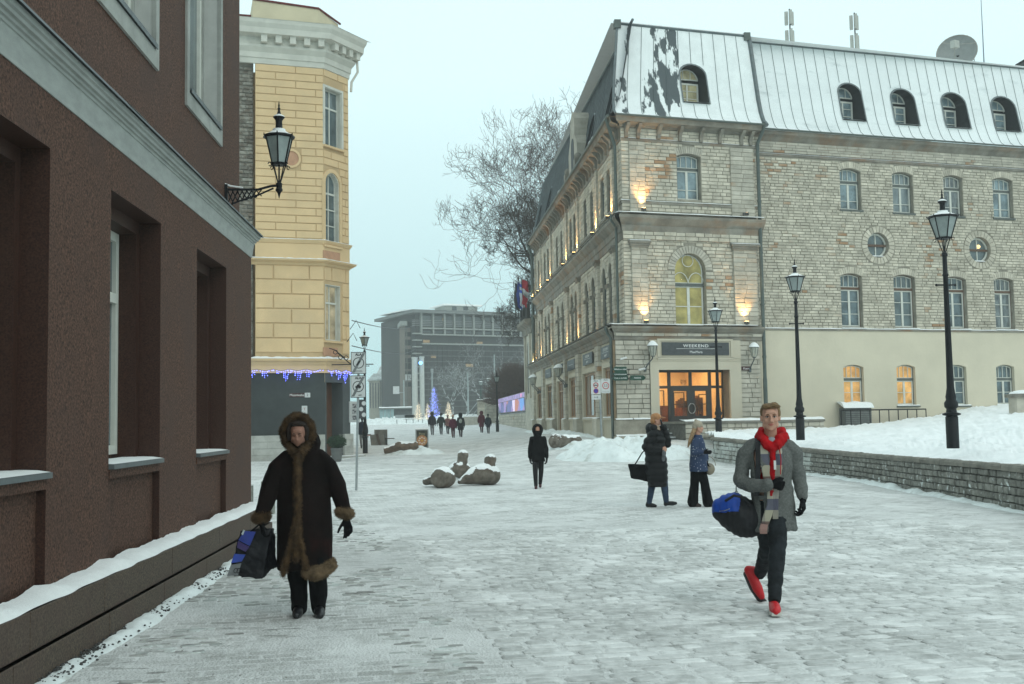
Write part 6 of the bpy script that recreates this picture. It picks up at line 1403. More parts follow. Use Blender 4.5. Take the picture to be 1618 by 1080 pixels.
def blob(name, parts, m_, par, vox=.012, sm_=4, f=.5, disp=None):
    """closed primitives fused into one continuous skin (voxel remesh + smoothing)"""
    me = parts.mesh('tmp', None, wloc(par)); ob = bpy.data.objects.new('tmp', me); WORK.collection.objects.link(ob)
    r = ob.modifiers.new('r', 'REMESH'); r.mode = 'VOXEL'; r.voxel_size = vox
    s_ = ob.modifiers.new('s', 'SMOOTH'); s_.iterations = sm_; s_.factor = f
    out = baked(ob); bpy.data.objects.remove(ob); bpy.data.meshes.remove(me)
    out.name = name; out.materials.clear(); out.materials.append(m_); out.polygons.foreach_set('use_smooth', [True]*len(out.polygons))
    if disp:
        nv = len(out.vertices); co = np.empty(nv*3, 'f'); no = np.empty(nv*3, 'f'); out.vertices.foreach_get('co', co); out.vertices.foreach_get('normal', no)
        d_ = np.array([disp(Vector(co[i*3:i*3+3])) for i in range(nv)], 'f'); out.vertices.foreach_set('co', (co.reshape(-1, 3)+no.reshape(-1, 3)*d_[:, None]).ravel()); out.update()
    o = bpy.data.objects.new(name, out); COL.objects.link(o); o.parent = par; return o
def seal(base, yaw, L_, label, head=True, hh=.45, fat=.30, vox=.03):
    """smooth granite animal: tapering tail, fat body, upright neck and blunt head"""
    t = thing('stone_sculpture', label, 'sculpture', base, 'granite animal sculptures lying in the square'); m = MB(); d = Vector((math.cos(yaw), math.sin(yaw), 0)); B = Vector(base)
    P = [(-.52, .10, .06), (-.38, .15, .13), (-.2, .22, .20), (.0, .27, .26), (.18, .27, .28), (.32, .22, .22)]
    m.tube([B+d*L_*a+Vector((0, 0, z*fat/.28)) for a, z, r in P], [r*fat/.28 for a, z, r in P], 18)
    m.ball(B+d*L_*.30+Vector((0, 0, .24*fat/.28)), (.26*fat/.28,)*3, None, 16, 10); m.ball(B-d*L_*.52+Vector((0, 0, .10)), .07)
    if head:
        m.tube([B+d*L_*.22+Vector((0, 0, .25)), B+d*L_*.27+Vector((0, 0, .25+hh*.6)), B+d*L_*.27+Vector((0, 0, .25+hh))], [.22, .155, .145], 14); m.ball(B+d*(L_*.27+.02)+Vector((0, 0, .25+hh)), (.17, .15, .15))
    o = blob('body', m, rock, t, vox, 5); snowed(o, .42, .03, yaw); return t
seal(gray(758, 767), .28, 1.05, 'grey stone seal with raised head lying right of the boulder in the square', hh=.40, fat=.28)
seal(gray(722, 757), -.1, .62, 'grey stone seal with raised head standing behind the round boulder', hh=.42, fat=.26)
c = gray(697, 771); t = thing('stone_sculpture', 'blunt round granite seal body in front, its cut face toward the camera', 'sculpture', c, 'granite animal sculptures lying in the square')
m = MB(); m.tube([c+Vector((-.06, -.22, .24)), c+Vector((-.02, -.1, .24)), c+Vector((.10, .25, .25)), c+Vector((.2, .5, .18))], [.22, .26, .27, .15], 18); m.ball(c+Vector((.08, .1, .22)), (.31, .30, .24)); m.ball(c+Vector((-.36, .45, .14)), (.12, .12, .10)); m.tube([c+Vector((-.36, .45, .14)), c+Vector((0, .4, .18))], [.09, .14]); o = blob('body', m, rock, t, .03, 5); snowed(o, .40, .03)
c = gray(632, 717); t = thing('stone_sculpture', 'dark brown granite seal lying on its belly left of the pizza board', 'sculpture', c, 'granite animal sculptures lying in the square')
m = MB(); m.tube([c+Vector((-.75, 0, .16)), c+Vector((-.45, 0, .20)), c+Vector((0, 0, .30)), c+Vector((.5, .05, .32)), c+Vector((.85, .1, .36))], [.14, .2, .30, .24, .20], 16); o = blob('body', m, mat('dark_brown_boulder', (.12, .085, .06), .8, .4, 5, .5, 20), t, .04, 5); snowed(o, .62, .04)
c = gray(893, 708); t = thing('stone_sculpture', 'pair of round granite boulders with snow on top by the long side facade', 'sculpture', c, 'granite animal sculptures lying in the square')
m = MB(); m.ball(c+Vector((-.35, .2, .28)), (.30, .3, .30)); m.tube([c+Vector((-.2, .1, .26)), c+Vector((.45, 0, .26))], [.28, .26], 16); m.ball(c+Vector((.45, 0, .26)), (.26, .26, .26)); o = blob('body', m, rock, t, .035, 4); snowed(o, .5, .05)
# pizza board
p = gray(667, 711); FP = Fr((p.x, p.y), (1, .1)); a, b = FP.px(656.5, 695)[0], FP.px(677, 695)[0]; z1 = FP.px(667, 678)[1]; z0 = p.z+.10
t = thing('pavement_board', 'advertising board with a large pizza picture standing in the snow', 'advertising board', p)
m = MB(); m.ring(FP, rect(a, b, z0, z1), rect(a+.05, b-.05, z0+.05, z1-.05), -.05, .03); m.build('frame', mat('silver_frame', (.30, .31, .31), .4), t); m = MB(); m.fb(FP, a+.05, b-.05, z0+.05, z1-.05, -.03, .0); m.build('poster', mat('poster_dark', (.05, .05, .035), .5, .5, 3), t)
m = MB(); m.fb(FP, a+.3*(b-a), a+.7*(b-a), p.z-.02, z0, -.2, .1); m.build('foot', iron, t); cz = z0+(z1-z0)*.40; cc = (a+b)/2; rr = (b-a)*.42
disc(FP, cc, cz, rr, .006).build('pizza', mat('pizza_crust', (.36, .20, .08), .7), t); disc(FP, cc, cz, rr*.88, .010).build('pizza_topping', mat('pizza_red', (.46, .07, .03), .7, .6, 25, col2=(.42, .30, .15)), t)
for k in range(8): m = MB(); aa = 2*PI*k/8; m.poly(FP, circ(cc+rr*.55*math.cos(aa), cz+rr*.55*math.sin(aa), rr*.16, 8), .010, .014); m.build('pizza_slice_garnish', mat('pizza_white', (.62, .55, .42), .7), t)
m = MB(); m.poly(FP, circ(cc, cz, rr*.2, 8), .010, .014); m.build('garnish', mat('pizza_yellow', (.6, .35, .05), .7), t); textobj('lettering', 'Pizza', FP, cc, z1-.22, .004, .15, mat('poster_pale', (.4, .35, .2), .6), t)
snowstrip(FP, a, b, z1, -.05, .03, .05, par=t)
# concrete planter with bench boards, red chair
p = gray(599, 703); t = thing('street_bench', 'grey block bench with slanting seat boards left of the stone seal', 'bench', p); conc = mat('grey_concrete', (.19, .185, .165), .9, .2, 5, .3)
m = MB(); m.hexa([p+Vector(q) for q in [(-.45, -.3, 0), (.35, -.3, 0), (.35, .5, 0), (-.45, .5, 0), (-.52, -.3, .62), (.28, -.3, .62), (.38, .5, .62), (-.42, .5, .62)]]); m.build('block', conc, t)
m = MB(); m.box(p+Vector((.1, .3, .45)), (.75, .3, .9)); m.build('back_block', conc, t); m = MB(); m.hexa([p+Vector(q) for q in [(.0, -.42, 0), (.14, -.42, 0), (.14, -.30, 0), (.0, -.30, 0), (-.18, -.42, .66), (-.04, -.42, .66), (-.04, -.30, .66), (-.18, -.30, .66)]]); m.box(p+Vector((.62, 0, .38)), (.55, .4, .05)); m.box(p+Vector((-.75, 0, .62)), (.6, .4, .05)); m.build('seat_board', mat('dark_board', (.10, .075, .06), .7), t)
p = gray(583, 697); t = thing('cafe_chair', 'small red chair beside the grey block bench', 'chair', p); rm = mat('red_paint', (.35, .01, .02), .5); m = MB(); m.box(p+Vector((0, 0, .40)), (.4, .4, .04)); m.build('seat', rm, t); m = MB(); m.box(p+Vector((-.18, 0, .65)), (.04, .4, .45)); m.build('backrest', rm, t)
for sx1 in (-.17, .17):
    for sy1 in (-.17, .17): m = MB(); m.tube([p+Vector((sx1, sy1, 0)), p+Vector((sx1, sy1, .4))], .02, 5); m.build('leg', rm, t)
# granite posts behind the fur-coated woman
for k, (u0, u1, vt, vb, lab) in enumerate(((414.5, 433, 758, 800, 'pale square granite post just behind the woman in the fur-trimmed coat'), (392, 399.5, 765, 801, 'pale granite post peeping out behind the corner of the brown building'))):
    q = atz((u0+u1)/2, vb+12, 0); Y = q.y; wd = (u1-u0)*Y/1745; zt = at((u0+u1)/2, vt, Y).z; t = thing('granite_post', lab, 'stone post', (q.x, q.y, 0), 'pale granite posts')
    m = MB(); m.box((q.x, q.y, zt/2-.02), (wd, wd*1.3, zt)); m.build('shaft', mat('pale_granite', (.26, .27, .24), .8, .2, 20, .2), t); m = MB(); m.box((q.x, q.y, zt-.01), (wd*.96, wd*1.2, .03)); m.build('snow_cap', snow_fine, t)

# ================================================================== BARE TREE
bark = mat('dark_bark', (.055, .045, .038), .9, .3, 8, .4, 20)
def grow(P, d, r, L_, depth, segs, twigs, up=.02, rng=None, spread=.55, droop=0):
    pts = [P]; rad = [r]; n = 5 if depth < 3 else 4; q = P; dd = d
    for i in range(n):
        jt = .13+.028*depth; dd = (dd+Vector((rng.gauss(0, jt), rng.gauss(0, jt), rng.gauss(0, jt*.8)+up))).normalized(); q = q+dd*L_/n; pts.append(q); rad.append(max(.013, r*(1-.42*(i+1)/n)))
    (segs if depth < 4 else twigs)[0].tube(pts, rad, 7 if depth < 2 else (5 if depth < 4 else 3), caps=False)
    if depth >= DMAX: return
    k = 2 if depth < 1 else rng.choice((2, 3, 3)) if depth < 6 else rng.choice((2, 3, 4))
    for j in range(k):
        f = 1.0 if j == 0 else rng.uniform(.45, .98); idx = min(n, max(1, round(f*n))); ax = Vector((rng.gauss(0, 1), rng.gauss(0, 1), rng.gauss(0, 1))).cross(dd).normalized(); a = rng.uniform(.25, spread) if j == 0 else rng.uniform(.45, spread+.5)
        nd = Matrix.Rotation(a, 3, ax) @ dd; nd.z += .06; grow(pts[idx], nd.normalized(), rad[idx]*(.82 if j == 0 else .62), L_*rng.uniform(.68, .88), depth+1, segs, twigs, up*1.2, rng, spread)
DMAX = 8
Yt = 92.0; tb_ = at(893, 668, Yt); tb_.z = zg(tb_.x, tb_.y)
tr = thing('bare_tree', 'large bare tree rising behind the far end of the limestone building', 'tree', tb_)
sg_, tw = [MB()], [MB()]; rng = random.Random(11)
T0 = tb_+Vector((0, 0, 9)); m = MB(); m.tube([tb_, tb_+Vector((.1, 0, 4)), T0], [.62, .5, .42], 10); m.build('trunk', bark, tr, smooth=True)
for az, el, L_, r in ((180, 12, 4.6, .20), (170, 38, 5.2, .24), (185, 58, 5.4, .26), (95, 78, 5.6, .28), (10, 55, 5.0, .24), (200, 25, 4.4, .18), (350, 30, 4.6, .2), (60, 50, 4.8, .2), (185, 72, 5.8, .26), (178, -4, 4.2, .16)):
    a, e_ = R_(az), R_(el); st = tb_+Vector((0, 0, rng.uniform(8, 13)-(3 if el < 20 else 0))); L_ *= (1.06 if el > 50 else .85) if az not in (180, 170, 185, 200, 178) else (.80 if el > 50 else .47); grow(st, Vector((math.cos(a)*math.cos(e_), math.sin(a)*math.cos(e_)*.7, math.sin(e_))).normalized(), r, L_, 1, sg_, tw, .035, rng)
sg_[0].build('limbs', bark, tr, kind='stuff'); tw[0].build('twigs', bark, tr, kind='stuff')

# ================================================================== THE SQUARE BEYOND
def bush(name, label, P, rx, ry, rz, n, m_, seed=1):
    t = thing(name, label, 'bush', P); rg = random.Random(seed); mb = MB(); P = Vector(P)
    for i in range(n):
        th = rg.uniform(0, 2*PI); e_ = rg.uniform(.1, 1.45); d = Vector((math.cos(th)*math.cos(e_)*rx, math.sin(th)*math.cos(e_)*ry, math.sin(e_)*rz)); f = rg.uniform(.35, 1); a = P+d*f*.75; b_ = P+d*f+Vector((rg.gauss(0, .25), rg.gauss(0, .2), rg.gauss(0, .25))); mb.tube([a, a.lerp(b_, .5)+Vector((rg.gauss(0, .1), 0, rg.gauss(0, .1))), b_], [.03, .022, .01], 3, caps=False)
    mb.build('twigs', m_, t, kind='stuff'); m = MB(); 
    for k in range(7): a = k*.9; m.tube([P+Vector((.2*math.cos(a), .2*math.sin(a), 0)), P+Vector((rx*.5*math.cos(a), ry*.5*math.sin(a), rz*.6))], [.06, .03], 5)
    m.build('stems', m_, t, kind='stuff'); return t
p = at(812, 650, 122); bush('bare_bush', 'large brown bare bush above the lit billboard', (p.x, p.y, 3.2), 3.9, 2.5, 5.2, 5200, mat('brown_twigs', (.085, .055, .045), .9, .3, 4), 3)
# stone wall with billboard
BX = LU.p(0, 0, .2).x
wb0 = (BX, LU.p(LM+6.1, 0).y)
far_w = thing('embankment_wall', 'grey stone wall below the lit billboard at the end of the building', 'wall', (BX, wb0[1], .8))
FE = Fr((BX, wb0[1]), (0, 1), -1)
m = MB(); m.fb(FE, 0, 30, .3, 2.3, -2, 0); m.build('core', mortar, far_w); put_blocks(FE, ashlar(FE, 0, 30, .5, 2.3, .26, .8, [], 0, 0, 0, jit=.3), stone_s, far_w, 'stone', .05, .03, .015, singles=200, jp=.02); snowstrip(FE, 0, 30, 2.3, -1.5, .1, .15, par=far_w, st=.8)
bb = thing('billboard', 'long lit screen billboard with purple and blue images on the stone wall', 'billboard', FE.p(5, 2.4, .1))
m = MB(); m.fb(FE, .8, 30, 2.42, 4.05, -.25, .05); m.build('frame', dark_al, bb)
scr = bpy.data.materials.new('screen_picture'); scr.use_nodes = True; T = scr.node_tree; P_ = T.nodes['Principled BSDF']; g1 = T.nodes.new('ShaderNodeNewGeometry'); mp = T.nodes.new('ShaderNodeMapping'); mp.inputs['Scale'].default_value = (1, .32, .55); v1 = T.nodes.new('ShaderNodeTexVoronoi'); v1.inputs['Scale'].default_value = 1.3; rr_ = T.nodes.new('ShaderNodeValToRGB')
T.links.new(g1.outputs['Position'], mp.inputs[0]); T.links.new(mp.outputs[0], v1.inputs['Vector']); T.links.new(v1.outputs['Color'], rr_.inputs[0]); cr2 = rr_.color_ramp; cr2.elements[0].color = (.03, .04, .10, 1); cr2.elements[0].position = .2; cr2.elements[1].color = (.85, .75, 1, 1); cr2.elements[1].position = .8
for ps, c in ((.35, (.10, .12, .35, 1)), (.5, (.35, .25, .55, 1)), (.62, (.12, .35, .8, 1)), (.7, (.5, .18, .12, 1))): e = cr2.elements.new(ps); e.color = c
cr2.interpolation = 'CONSTANT'; T.links.new(rr_.outputs[0], P_.inputs['Emission Color']); P_.inputs['Emission Strength'].default_value = .9; P_.inputs['Base Color'].default_value = (.05, .05, .07, 1)
for k in range(6): m = MB(); m.fb(FE, 1.0+4.85*k, 1.0+4.85*(k+1)-.12, 2.52, 3.55, .05, .07); m.build('screen', scr, bb)
m = MB(); m.fb(FE, 1.0, 30, 3.6, 4.0, .05, .075); m.build('header_band', mat('violet_header', (.3, .2, .4), .5, emit=(.55, .45, .8), es=.5, col2=(.1, .1, .2), scale=2), bb); textobj('lettering', 'KINO', FE, 4.2, 3.8, .08, .42, mat('pink_light', (.8, .3, .5), .5, emit=(1, .35, .5), es=.9), bb)
# piers and stairs
for k, (u0, u1, vt, vb, Y, lab) in enumerate(((768, 786, 632, 684, 124, 'right and larger of the two stone piers by the far steps'), (755, 767, 634, 682, 127, 'left of the two stone piers by the far steps'))):
    a, b = at(u0, 660, Y), at(u1, 660, Y); zt = at(u0, vt, Y).z; t = thing('stone_pier', lab, 'pier', (a.x, Y, .5), 'stone piers at the far steps'); w_ = b.x-a.x; c = ((a.x+b.x)/2, Y+.9, (zt+.3)/2)
    m = MB(); m.box(c, (w_*.94, 1.7, zt-.3)); m.build('core', mortar, t); FQ = Fr((a.x+w_*.03, Y+.05), (1, 0)); put_blocks(FQ, ashlar(FQ, 0, w_*.94, .6, zt, .33, .8, [], 0, 0, 0, jit=.3), stone_s, t, 'stone', .05, .04, .015, jp=.02); m = MB(); m.box((c[0], c[1], zt+.08), (w_*1.04, 1.95, .18)); m.build('cap', cope, t); m = MB(); m.box((c[0], c[1], zt+.22), (w_*1.0, 1.9, .10)); m.build('snow_cap', snow, t)
st = thing('far_stairs', 'snow-covered stairs with steel handrails left of the stone piers', 'stairs', at(745, 668, 128)); p0 = at(733, 672, 126); p1 = at(757, 672, 126)
for k in range(9): m = MB(); m.box(((p0.x+p1.x)/2, 126+.5*k, p0.z+.15*k-.2), (p1.x-p0.x, .5, .6)); m.build('step', snow, st)
m = MB()
for u in (736, 745, 756): a = at(u, 671, 126); b = Vector((a.x+1.6, 130.5, a.z+1.6)); m.tube([a+Vector((0, 0, .9)), b+Vector((0, 0, 1.0))], .05, 5); m.tube([a, a+Vector((0, 0, .9))], .04, 5); m.tube([b, b+Vector((0, 0, 1))], .04, 5)
m.build('handrail', galv, st)
lw_ = thing('low_wall', 'low pale wall with snow on top behind the walking group', 'wall', at(738, 676, 118)); a, b = at(733, 676, 118), at(756, 680, 118); m = MB(); m.box(((a.x+b.x)/2, 118, (a.z+1.75)/2), (b.x-a.x, .6, 1.6)); m.build('wall_body', mat('pale_wall', (.42, .40, .34), .9), lw_); m = MB(); m.box(((a.x+b.x)/2, 118, (a.z+1.75)/2+.87), (b.x-a.x+.1, .7, .14)); m.build('snow_cap', snow, lw_)
# benches in the snow
for k, (u, v) in enumerate(((640, 668.5), (655, 668))):
    p = at(u, v, 138); t = thing('bench', 'snow-covered bench far away, %s of two by the lit trees' % ('left' if k == 0 else 'right'), 'bench', p); m = MB(); m.box(p+Vector((0, 0, .5)), (2.4, .5, .08)); m.build('seat', snow, t); m = MB(); m.box(p+Vector((0, .3, .85)), (2.4, .06, .4)); m.build('backrest', galv, t)
    for s_ in (-1, 1): m = MB(); m.box(p+Vector((s_, 0, .25)), (.1, .4, .5)); m.build('leg', galv, t)
p = at(640, 668, 148); heap('snow_heap', [(p.x-9, p.y), (p.x, p.y), (p.x+14, p.y)], 6, .8, 'long snow bank across the far side of the square', rough=.8, seed=50)
# LED trees
def led_tree(u, vb, vt, wd, Y, col, label, es, n=900):
    p = at(u, vb, Y); zt = at(u, vt, Y).z; w_ = wd*Y/1745/2; t = thing('light_tree', label, 'light decoration', p, 'lit wire Christmas trees'); m = MB(); H = zt-p.z
    m.tube([p, p+Vector((0, 0, H))], .06, 5); rg = random.Random(int(u)); lm = MB(); 
    for k in range(46):
        f = .12+.86*k/46; r = w_*(1-f)**.75; a0 = k*2.4; c = p+Vector((0, 0, H*f)); e_ = c+Vector((math.cos(a0)*r, math.sin(a0)*r, .15*r)); m.tube([c, e_], .02, 3)
        for j in range(max(3, int(n/46*(1-f*.7)))): q = c.lerp(e_, rg.uniform(.15, 1))+Vector((rg.gauss(0, .06), rg.gauss(0, .06), rg.gauss(0, .08))); lm.ball(q, .018, None, 4, 3)
    m.build('wire_frame', galv, t); lm.build('bulbs', mat('led_'+label[:5], tuple(c*.5 for c in col), .5, emit=col, es=es), t, kind='stuff')
led_tree(661, 666, 637, 19, 132, (1, .86, .62), 'warm white lit wire tree, left of the tall blue one', 1.3, 1100); led_tree(676, 666, 638, 14, 134, (1, .86, .62), 'warm white lit wire tree half hidden by the tall blue one', 1.3, 900); led_tree(686, 668, 611, 26, 130, (.22, .28, 1.0), 'tall blue lit wire tree behind the walking group', 3.0, 1500); led_tree(709, 665, 635, 18, 133, (1, .86, .62), 'warm white lit wire tree, right of the tall blue one', 1.3, 1100)
# pylons
for k, (u0, u1, vt) in enumerate(((651.5, 660.5, 565), (663.5, 671, 564))):
    a, b = at(u0, 650, 172), at(u1, 650, 172); zt = at(u0, vt, 172).z; t = thing('concrete_pylon', '%s of two tall pale concrete pylons in the square' % ('left' if k == 0 else 'right'), 'pylon', (a.x, 172, 1.5), 'pale pylons')
    m = MB(); m.loft([(((a.x+b.x)/2, 172, 1.0), (b.x-a.x)/2, .5), (((a.x+b.x)/2, 172, zt), (b.x-a.x)/2, .5)], 20); m.build('shaft', mat('pale_concrete', (.48, .49, .46), .8, .05, 2), t); m = MB(); m.lathe(((a.x+b.x)/2, 172, zt), [((b.x-a.x)/2+.06, -.1), ((b.x-a.x)/2+.06, .1)], 20); m.build('rim', mat('pale_concrete', (.48, .49, .46), .8), t)
    if k: m = MB(); m.ball(at(664.5, 573, 170.8), .28); m.build('blue_lamp', mat('blue_beacon', (.1, .3, 1), .5, emit=(.15, .45, 1), es=4), t)
# glass pavilion
a, b = at(600, 668, 150), at(623, 668, 150); zt = at(610, 644, 150).z; c1_ = at(651, 668, 150); t = thing('glass_pavilion', 'low glass pavilion with a flat snowy roof on the left of the square', 'pavilion', a)
FG = Fr((a.x, 150), (1, 0)); w1, w2_ = b.x-a.x, c1_.x-a.x; pgm = mat('pale_cyan_glass', (.30, .42, .43), .2, .2, 1, spec=.5)
m = MB(); m.fb(FG, -.1, w2_+.1, zt-.18, zt, -4, .3); m.build('roof', mat('grey_fascia', (.2, .21, .2), .6), t); snowstrip(FG, -.1, w2_, zt, -3.5, .3, .15, par=t, st=.8); m = MB(); m.fb(FG, w1, w2_, 1.1, zt-.181, -3.8, 0); m.build('wall', mat('dark_grey_cladding', (.075, .08, .08), .7), t)
for k in range(4): m = MB(); m.fb(FG, w1*k/4+.04, w1*(k+1)/4-.04, 1.2, zt-.19, -.06, -.02); m.build('pane', pgm, t); m = MB(); m.fb(FG, w1*k/4-.04, w1*k/4+.04, 1.0, zt-.185, -.1, 0); m.build('mullion', galv, t)
m = MB(); m.fb(FG, 0, w1, 1.0, zt-.19, -3.9, -3.8); m.build('rear_wall', mat('dark_grey_cladding', (.075, .08, .08), .7), t)
# ---- the big dark office building
YO = 225.0; pc = at(657, 560, YO); FO = Fr((pc.x, pc.y), (math.sin(R_(68)), math.cos(R_(68)))); dO = R_(-4.6); FS_ = Fr((pc.x, pc.y), (math.sin(dO), math.cos(dO)), -1)
OB = thing('office_building', 'large dark office block closing the square, top floors glazed between pale fins', 'building', (pc.x, pc.y, 2)); dk = mat('dark_grey_facade', (.034, .036, .035), .8, .2, .3); lt = mat('pale_fin', (.27, .28, .26), .7)
zO = lambda v, u=657: FO.px(u, v)[1]
zr, z2, z3, z4 = zO(489), zO(507), zO(527), zO(531); tR = FO.px(850, 560)[0]
m = MB(); m.fb(FO, 0, tR, 0, zr-1.0, -20, 0); m.build('wall', dk, OB); m = MB(); m.fb(FO, -1.2, tR, zr-.7, zr-.1, -21, 1.6); m.build('roof', mat('grey_roof_edge', (.16, .17, .165), .7), OB); snowstrip(FO, -1.2, tR, zr-.1, -18, 1.7, .5, par=OB, st=3)
fin = [FO.px(u, 520)[0] for u in (664.5, 683, 701, 716.5, 731.5, 747, 762.5, 777, 792, 806, 820.5, 834)]
gtop = mat('grey_office_glass', (.085, .10, .10), .15, .3, .2, spec=.6)
for k, t_ in enumerate(fin):
    m = MB(); m.fb(FO, t_-.16, t_+.16, z3, zr-.7, 0, .7); m.build('fin', lt, OB)
    if k < len(fin)-1:
        zm = (z3+zr)/2-1.3
        for za, zb in ((z3+.3, zm-.5), (zm+.4, zr-1.2)):
            m = MB(); m.fb(FO, t_+.35, fin[k+1]-.35, za, zb, .01, .08); w0_ = m.build('window', gtop, OB)
        if k == 3: pass
for z_, mm in ((zm_ := (z3+zr)/2-1.3, lt), (z3-.1, lt), (z3-2.0, lt)): m = MB(); m.fb(FO, fin[0], tR, z_-.16, z_+.10, .02, .9); m.build('floor_band', lt, OB)
for k in range(4): m = MB(); m.fb(FO, fin[0]-2, tR, zm_+.5+.35*k, zm_+.6+.35*k, .3, .4); m.build('balustrade_rail', mat('dim_rail', (.2, .21, .2), .6), OB)
for k in range(15):
    z_ = z3-3.3-1.15*k
    if z_ < 2: break
    m = MB(); m.fb(FO, 0, tR, z_-.09, z_+.09, .0, .35); m.build('facade_line', mat('dim_line', (.085, .088, .085), .6), OB)
for k in range(26): t_ = tR*(k+.5)/26; m = MB(); m.fb(FO, t_-.1, t_+.1, 3, z3-2.6, .0, .2); m.build('facade_mullion', mat('dark_mullion', (.03, .03, .03), .6), OB)
for (u, v, w_) in ((673, 539, 5), (684, 563, 4), (741, 577, 6), (757, 542, 5), (700, 505, 2)): c_ = FO.px(u, v); m = MB(); m.fb(FO, c_[0]-w_*.14, c_[0]+w_*.14, c_[1]-.3, c_[1]+.3, .21, .26); m.build('lit_window', mat('faint_lit', (.2, .14, .08), .5, emit=(.6, .38, .15), es=.3), OB)
a, b = FO.px(714, 480)[0], FO.px(764, 480)[0]; zb = zr; m = MB(); m.fb(FO, a, b, zb-.2, FO.px(740, 481)[1], -9, -3); m.build('penthouse', mat('pale_panel', (.30, .31, .29), .8), OB); m = MB(); m.fb(FO, a-.8, b+.8, FO.px(740, 481)[1], FO.px(740, 478.5)[1], -10, -2.2); m.build('penthouse_roof', snow, OB)
for u in (727, 745): c_ = FO.px(u, 485); m = MB(); m.fb(FO, c_[0]-.5, c_[0]+.5, c_[1]-.4, c_[1]+.4, -3.0, -2.9); m.build('penthouse_window', glass_dark, OB)
for k in range(9): z_ = zO(527)-k*1.35; m = MB(); m.fb(FO, -.9, .9, z_-.1, z_+.1, .3, 1.3); m.build('fire_escape_slat', lt, OB)
# left block of the same complex
pl0 = at(640, 560, YO+2); FB = Fr((pl0.x, pl0.y), (math.sin(R_(68)), math.cos(R_(68)))); FB2 = Fr((pl0.x, pl0.y), (math.sin(R_(-4.6)), math.cos(R_(-4.6))), -1)
O2 = thing('office_wing', 'brown-grey office wing with dark signs, left of the dark office block', 'building', (pl0.x, pl0.y, 2)); zt = FB.px(640, 508)[1]; brn = mat('brown_grey_facade', (.16, .135, .11), .85, .1, .4)
w_ = FB.px(657, 560)[0]; WL = abs(FB2.px(624, 580)[0]); m = MB(); m.fb(FB, 0, w_+1, 0, zt, -3, 0); m.build('wall', brn, O2); m = MB(); m.fb(FB2, 0, WL, 0, zt-1.2, -.5, .06); m.build('side_wall', mat('side_facade', (.12, .115, .10), .85), O2)
m = MB(); m.fb(FB2, -.5, WL, zt-.8, zt+.1, -.5, 1.0); m.build('roof', lt, O2)
for k in range(5): m = MB(); m.fb(FB2, .5+WL/5*k, WL/5*(k+.9), FB.px(640, 560)[1]-14, zt-7, .07, .15); m.build('side_glazing', mat('dark_side_glass', (.03, .035, .035), .2), O2)
for k, (v, txt, white) in enumerate(((513, '', 1), (541, 'Nordea', 0), (556, 'Radisson', 0), (578, '', 0), (596, 'TUI', 1))):
    c_ = FB.px(647.5, v); m = MB(); m.fb(FB, c_[0]-1.0, c_[0]+1.0, c_[1]-.6, c_[1]+.6, .02, .12); b_ = m.build('sign_panel' if txt else 'window', sign_w if white and txt else mat('dark_side_glass', (.03, .035, .035), .2), O2)
    if txt == 'TUI': textobj('lettering', txt, FB, c_[0], c_[1], .13, .9, black_i, b_)
for v in (528, 569, 590, 607): c_ = FB.px(647.5, v); m = MB(); m.fb(FB, c_[0]-1.0, c_[0]+1.0, c_[1]-.45, c_[1]+.45, .02, .08); m.build('window', mat('dark_side_glass', (.03, .035, .035), .2), O2)
# old houses on the far left
for k, (u0, u1, vt, ve, Y, lab, cc) in enumerate(((583, 600, 588, 601, 250, 'pale far house with snowy pitched roof, leftmost of the row', (.42, .40, .33)), (598, 613, 570, 590, 262, 'pale yellow-grey far house with a snowy gable, middle of the row', (.46, .43, .33)), (611, 625, 562, 580, 275, 'tall far house with a snowy roof beside the brown-grey office wing', (.36, .34, .28)))):
    a, b = at(u0, 600, Y), at(u1, 600, Y); ze, zt = at(u0, ve, Y).z, at(u0, vt, Y).z; t = thing('town_house', lab, 'house', (a.x, Y, 2), 'far houses at the end of the square'); hm = mat('house_wall_%d' % k, cc, .85, .1, .3); FH = Fr((a.x, Y), (1, 0)); w_ = b.x-a.x
    m = MB(); m.fb(FH, 0, w_, 0, ze, -25, 0); m.build('wall', hm, t); m = MB(); m.add([FH.p(-.4, ze, .5), FH.p(w_+.4, ze, .5), FH.p(w_+.2, zt, -6), FH.p(w_*.35, zt, -6), FH.p(-.4, ze, -25), FH.p(w_+.4, ze, -25)], [(0, 1, 2, 3), (0, 3, 4), (1, 5, 2), (3, 2, 5, 4), (0, 4, 5, 1)]); m.build('roof', mat('patchy_roof_snow', (.7, .75, .74), .85, col2=(.25, .27, .26), scale=.35), t)
    m = MB()
    for r_ in range(5):
        for j in range(4 if w_ > 2 else 2): x0 = w_*(j+.28)/4; z0 = 5+(ze-6)*r_/5; m = MB(); m.fb(FH, x0, x0+w_*.1, z0, z0+1.5, .01, .06); m.build('window', mat('far_window', (.10, .11, .11), .3), t)
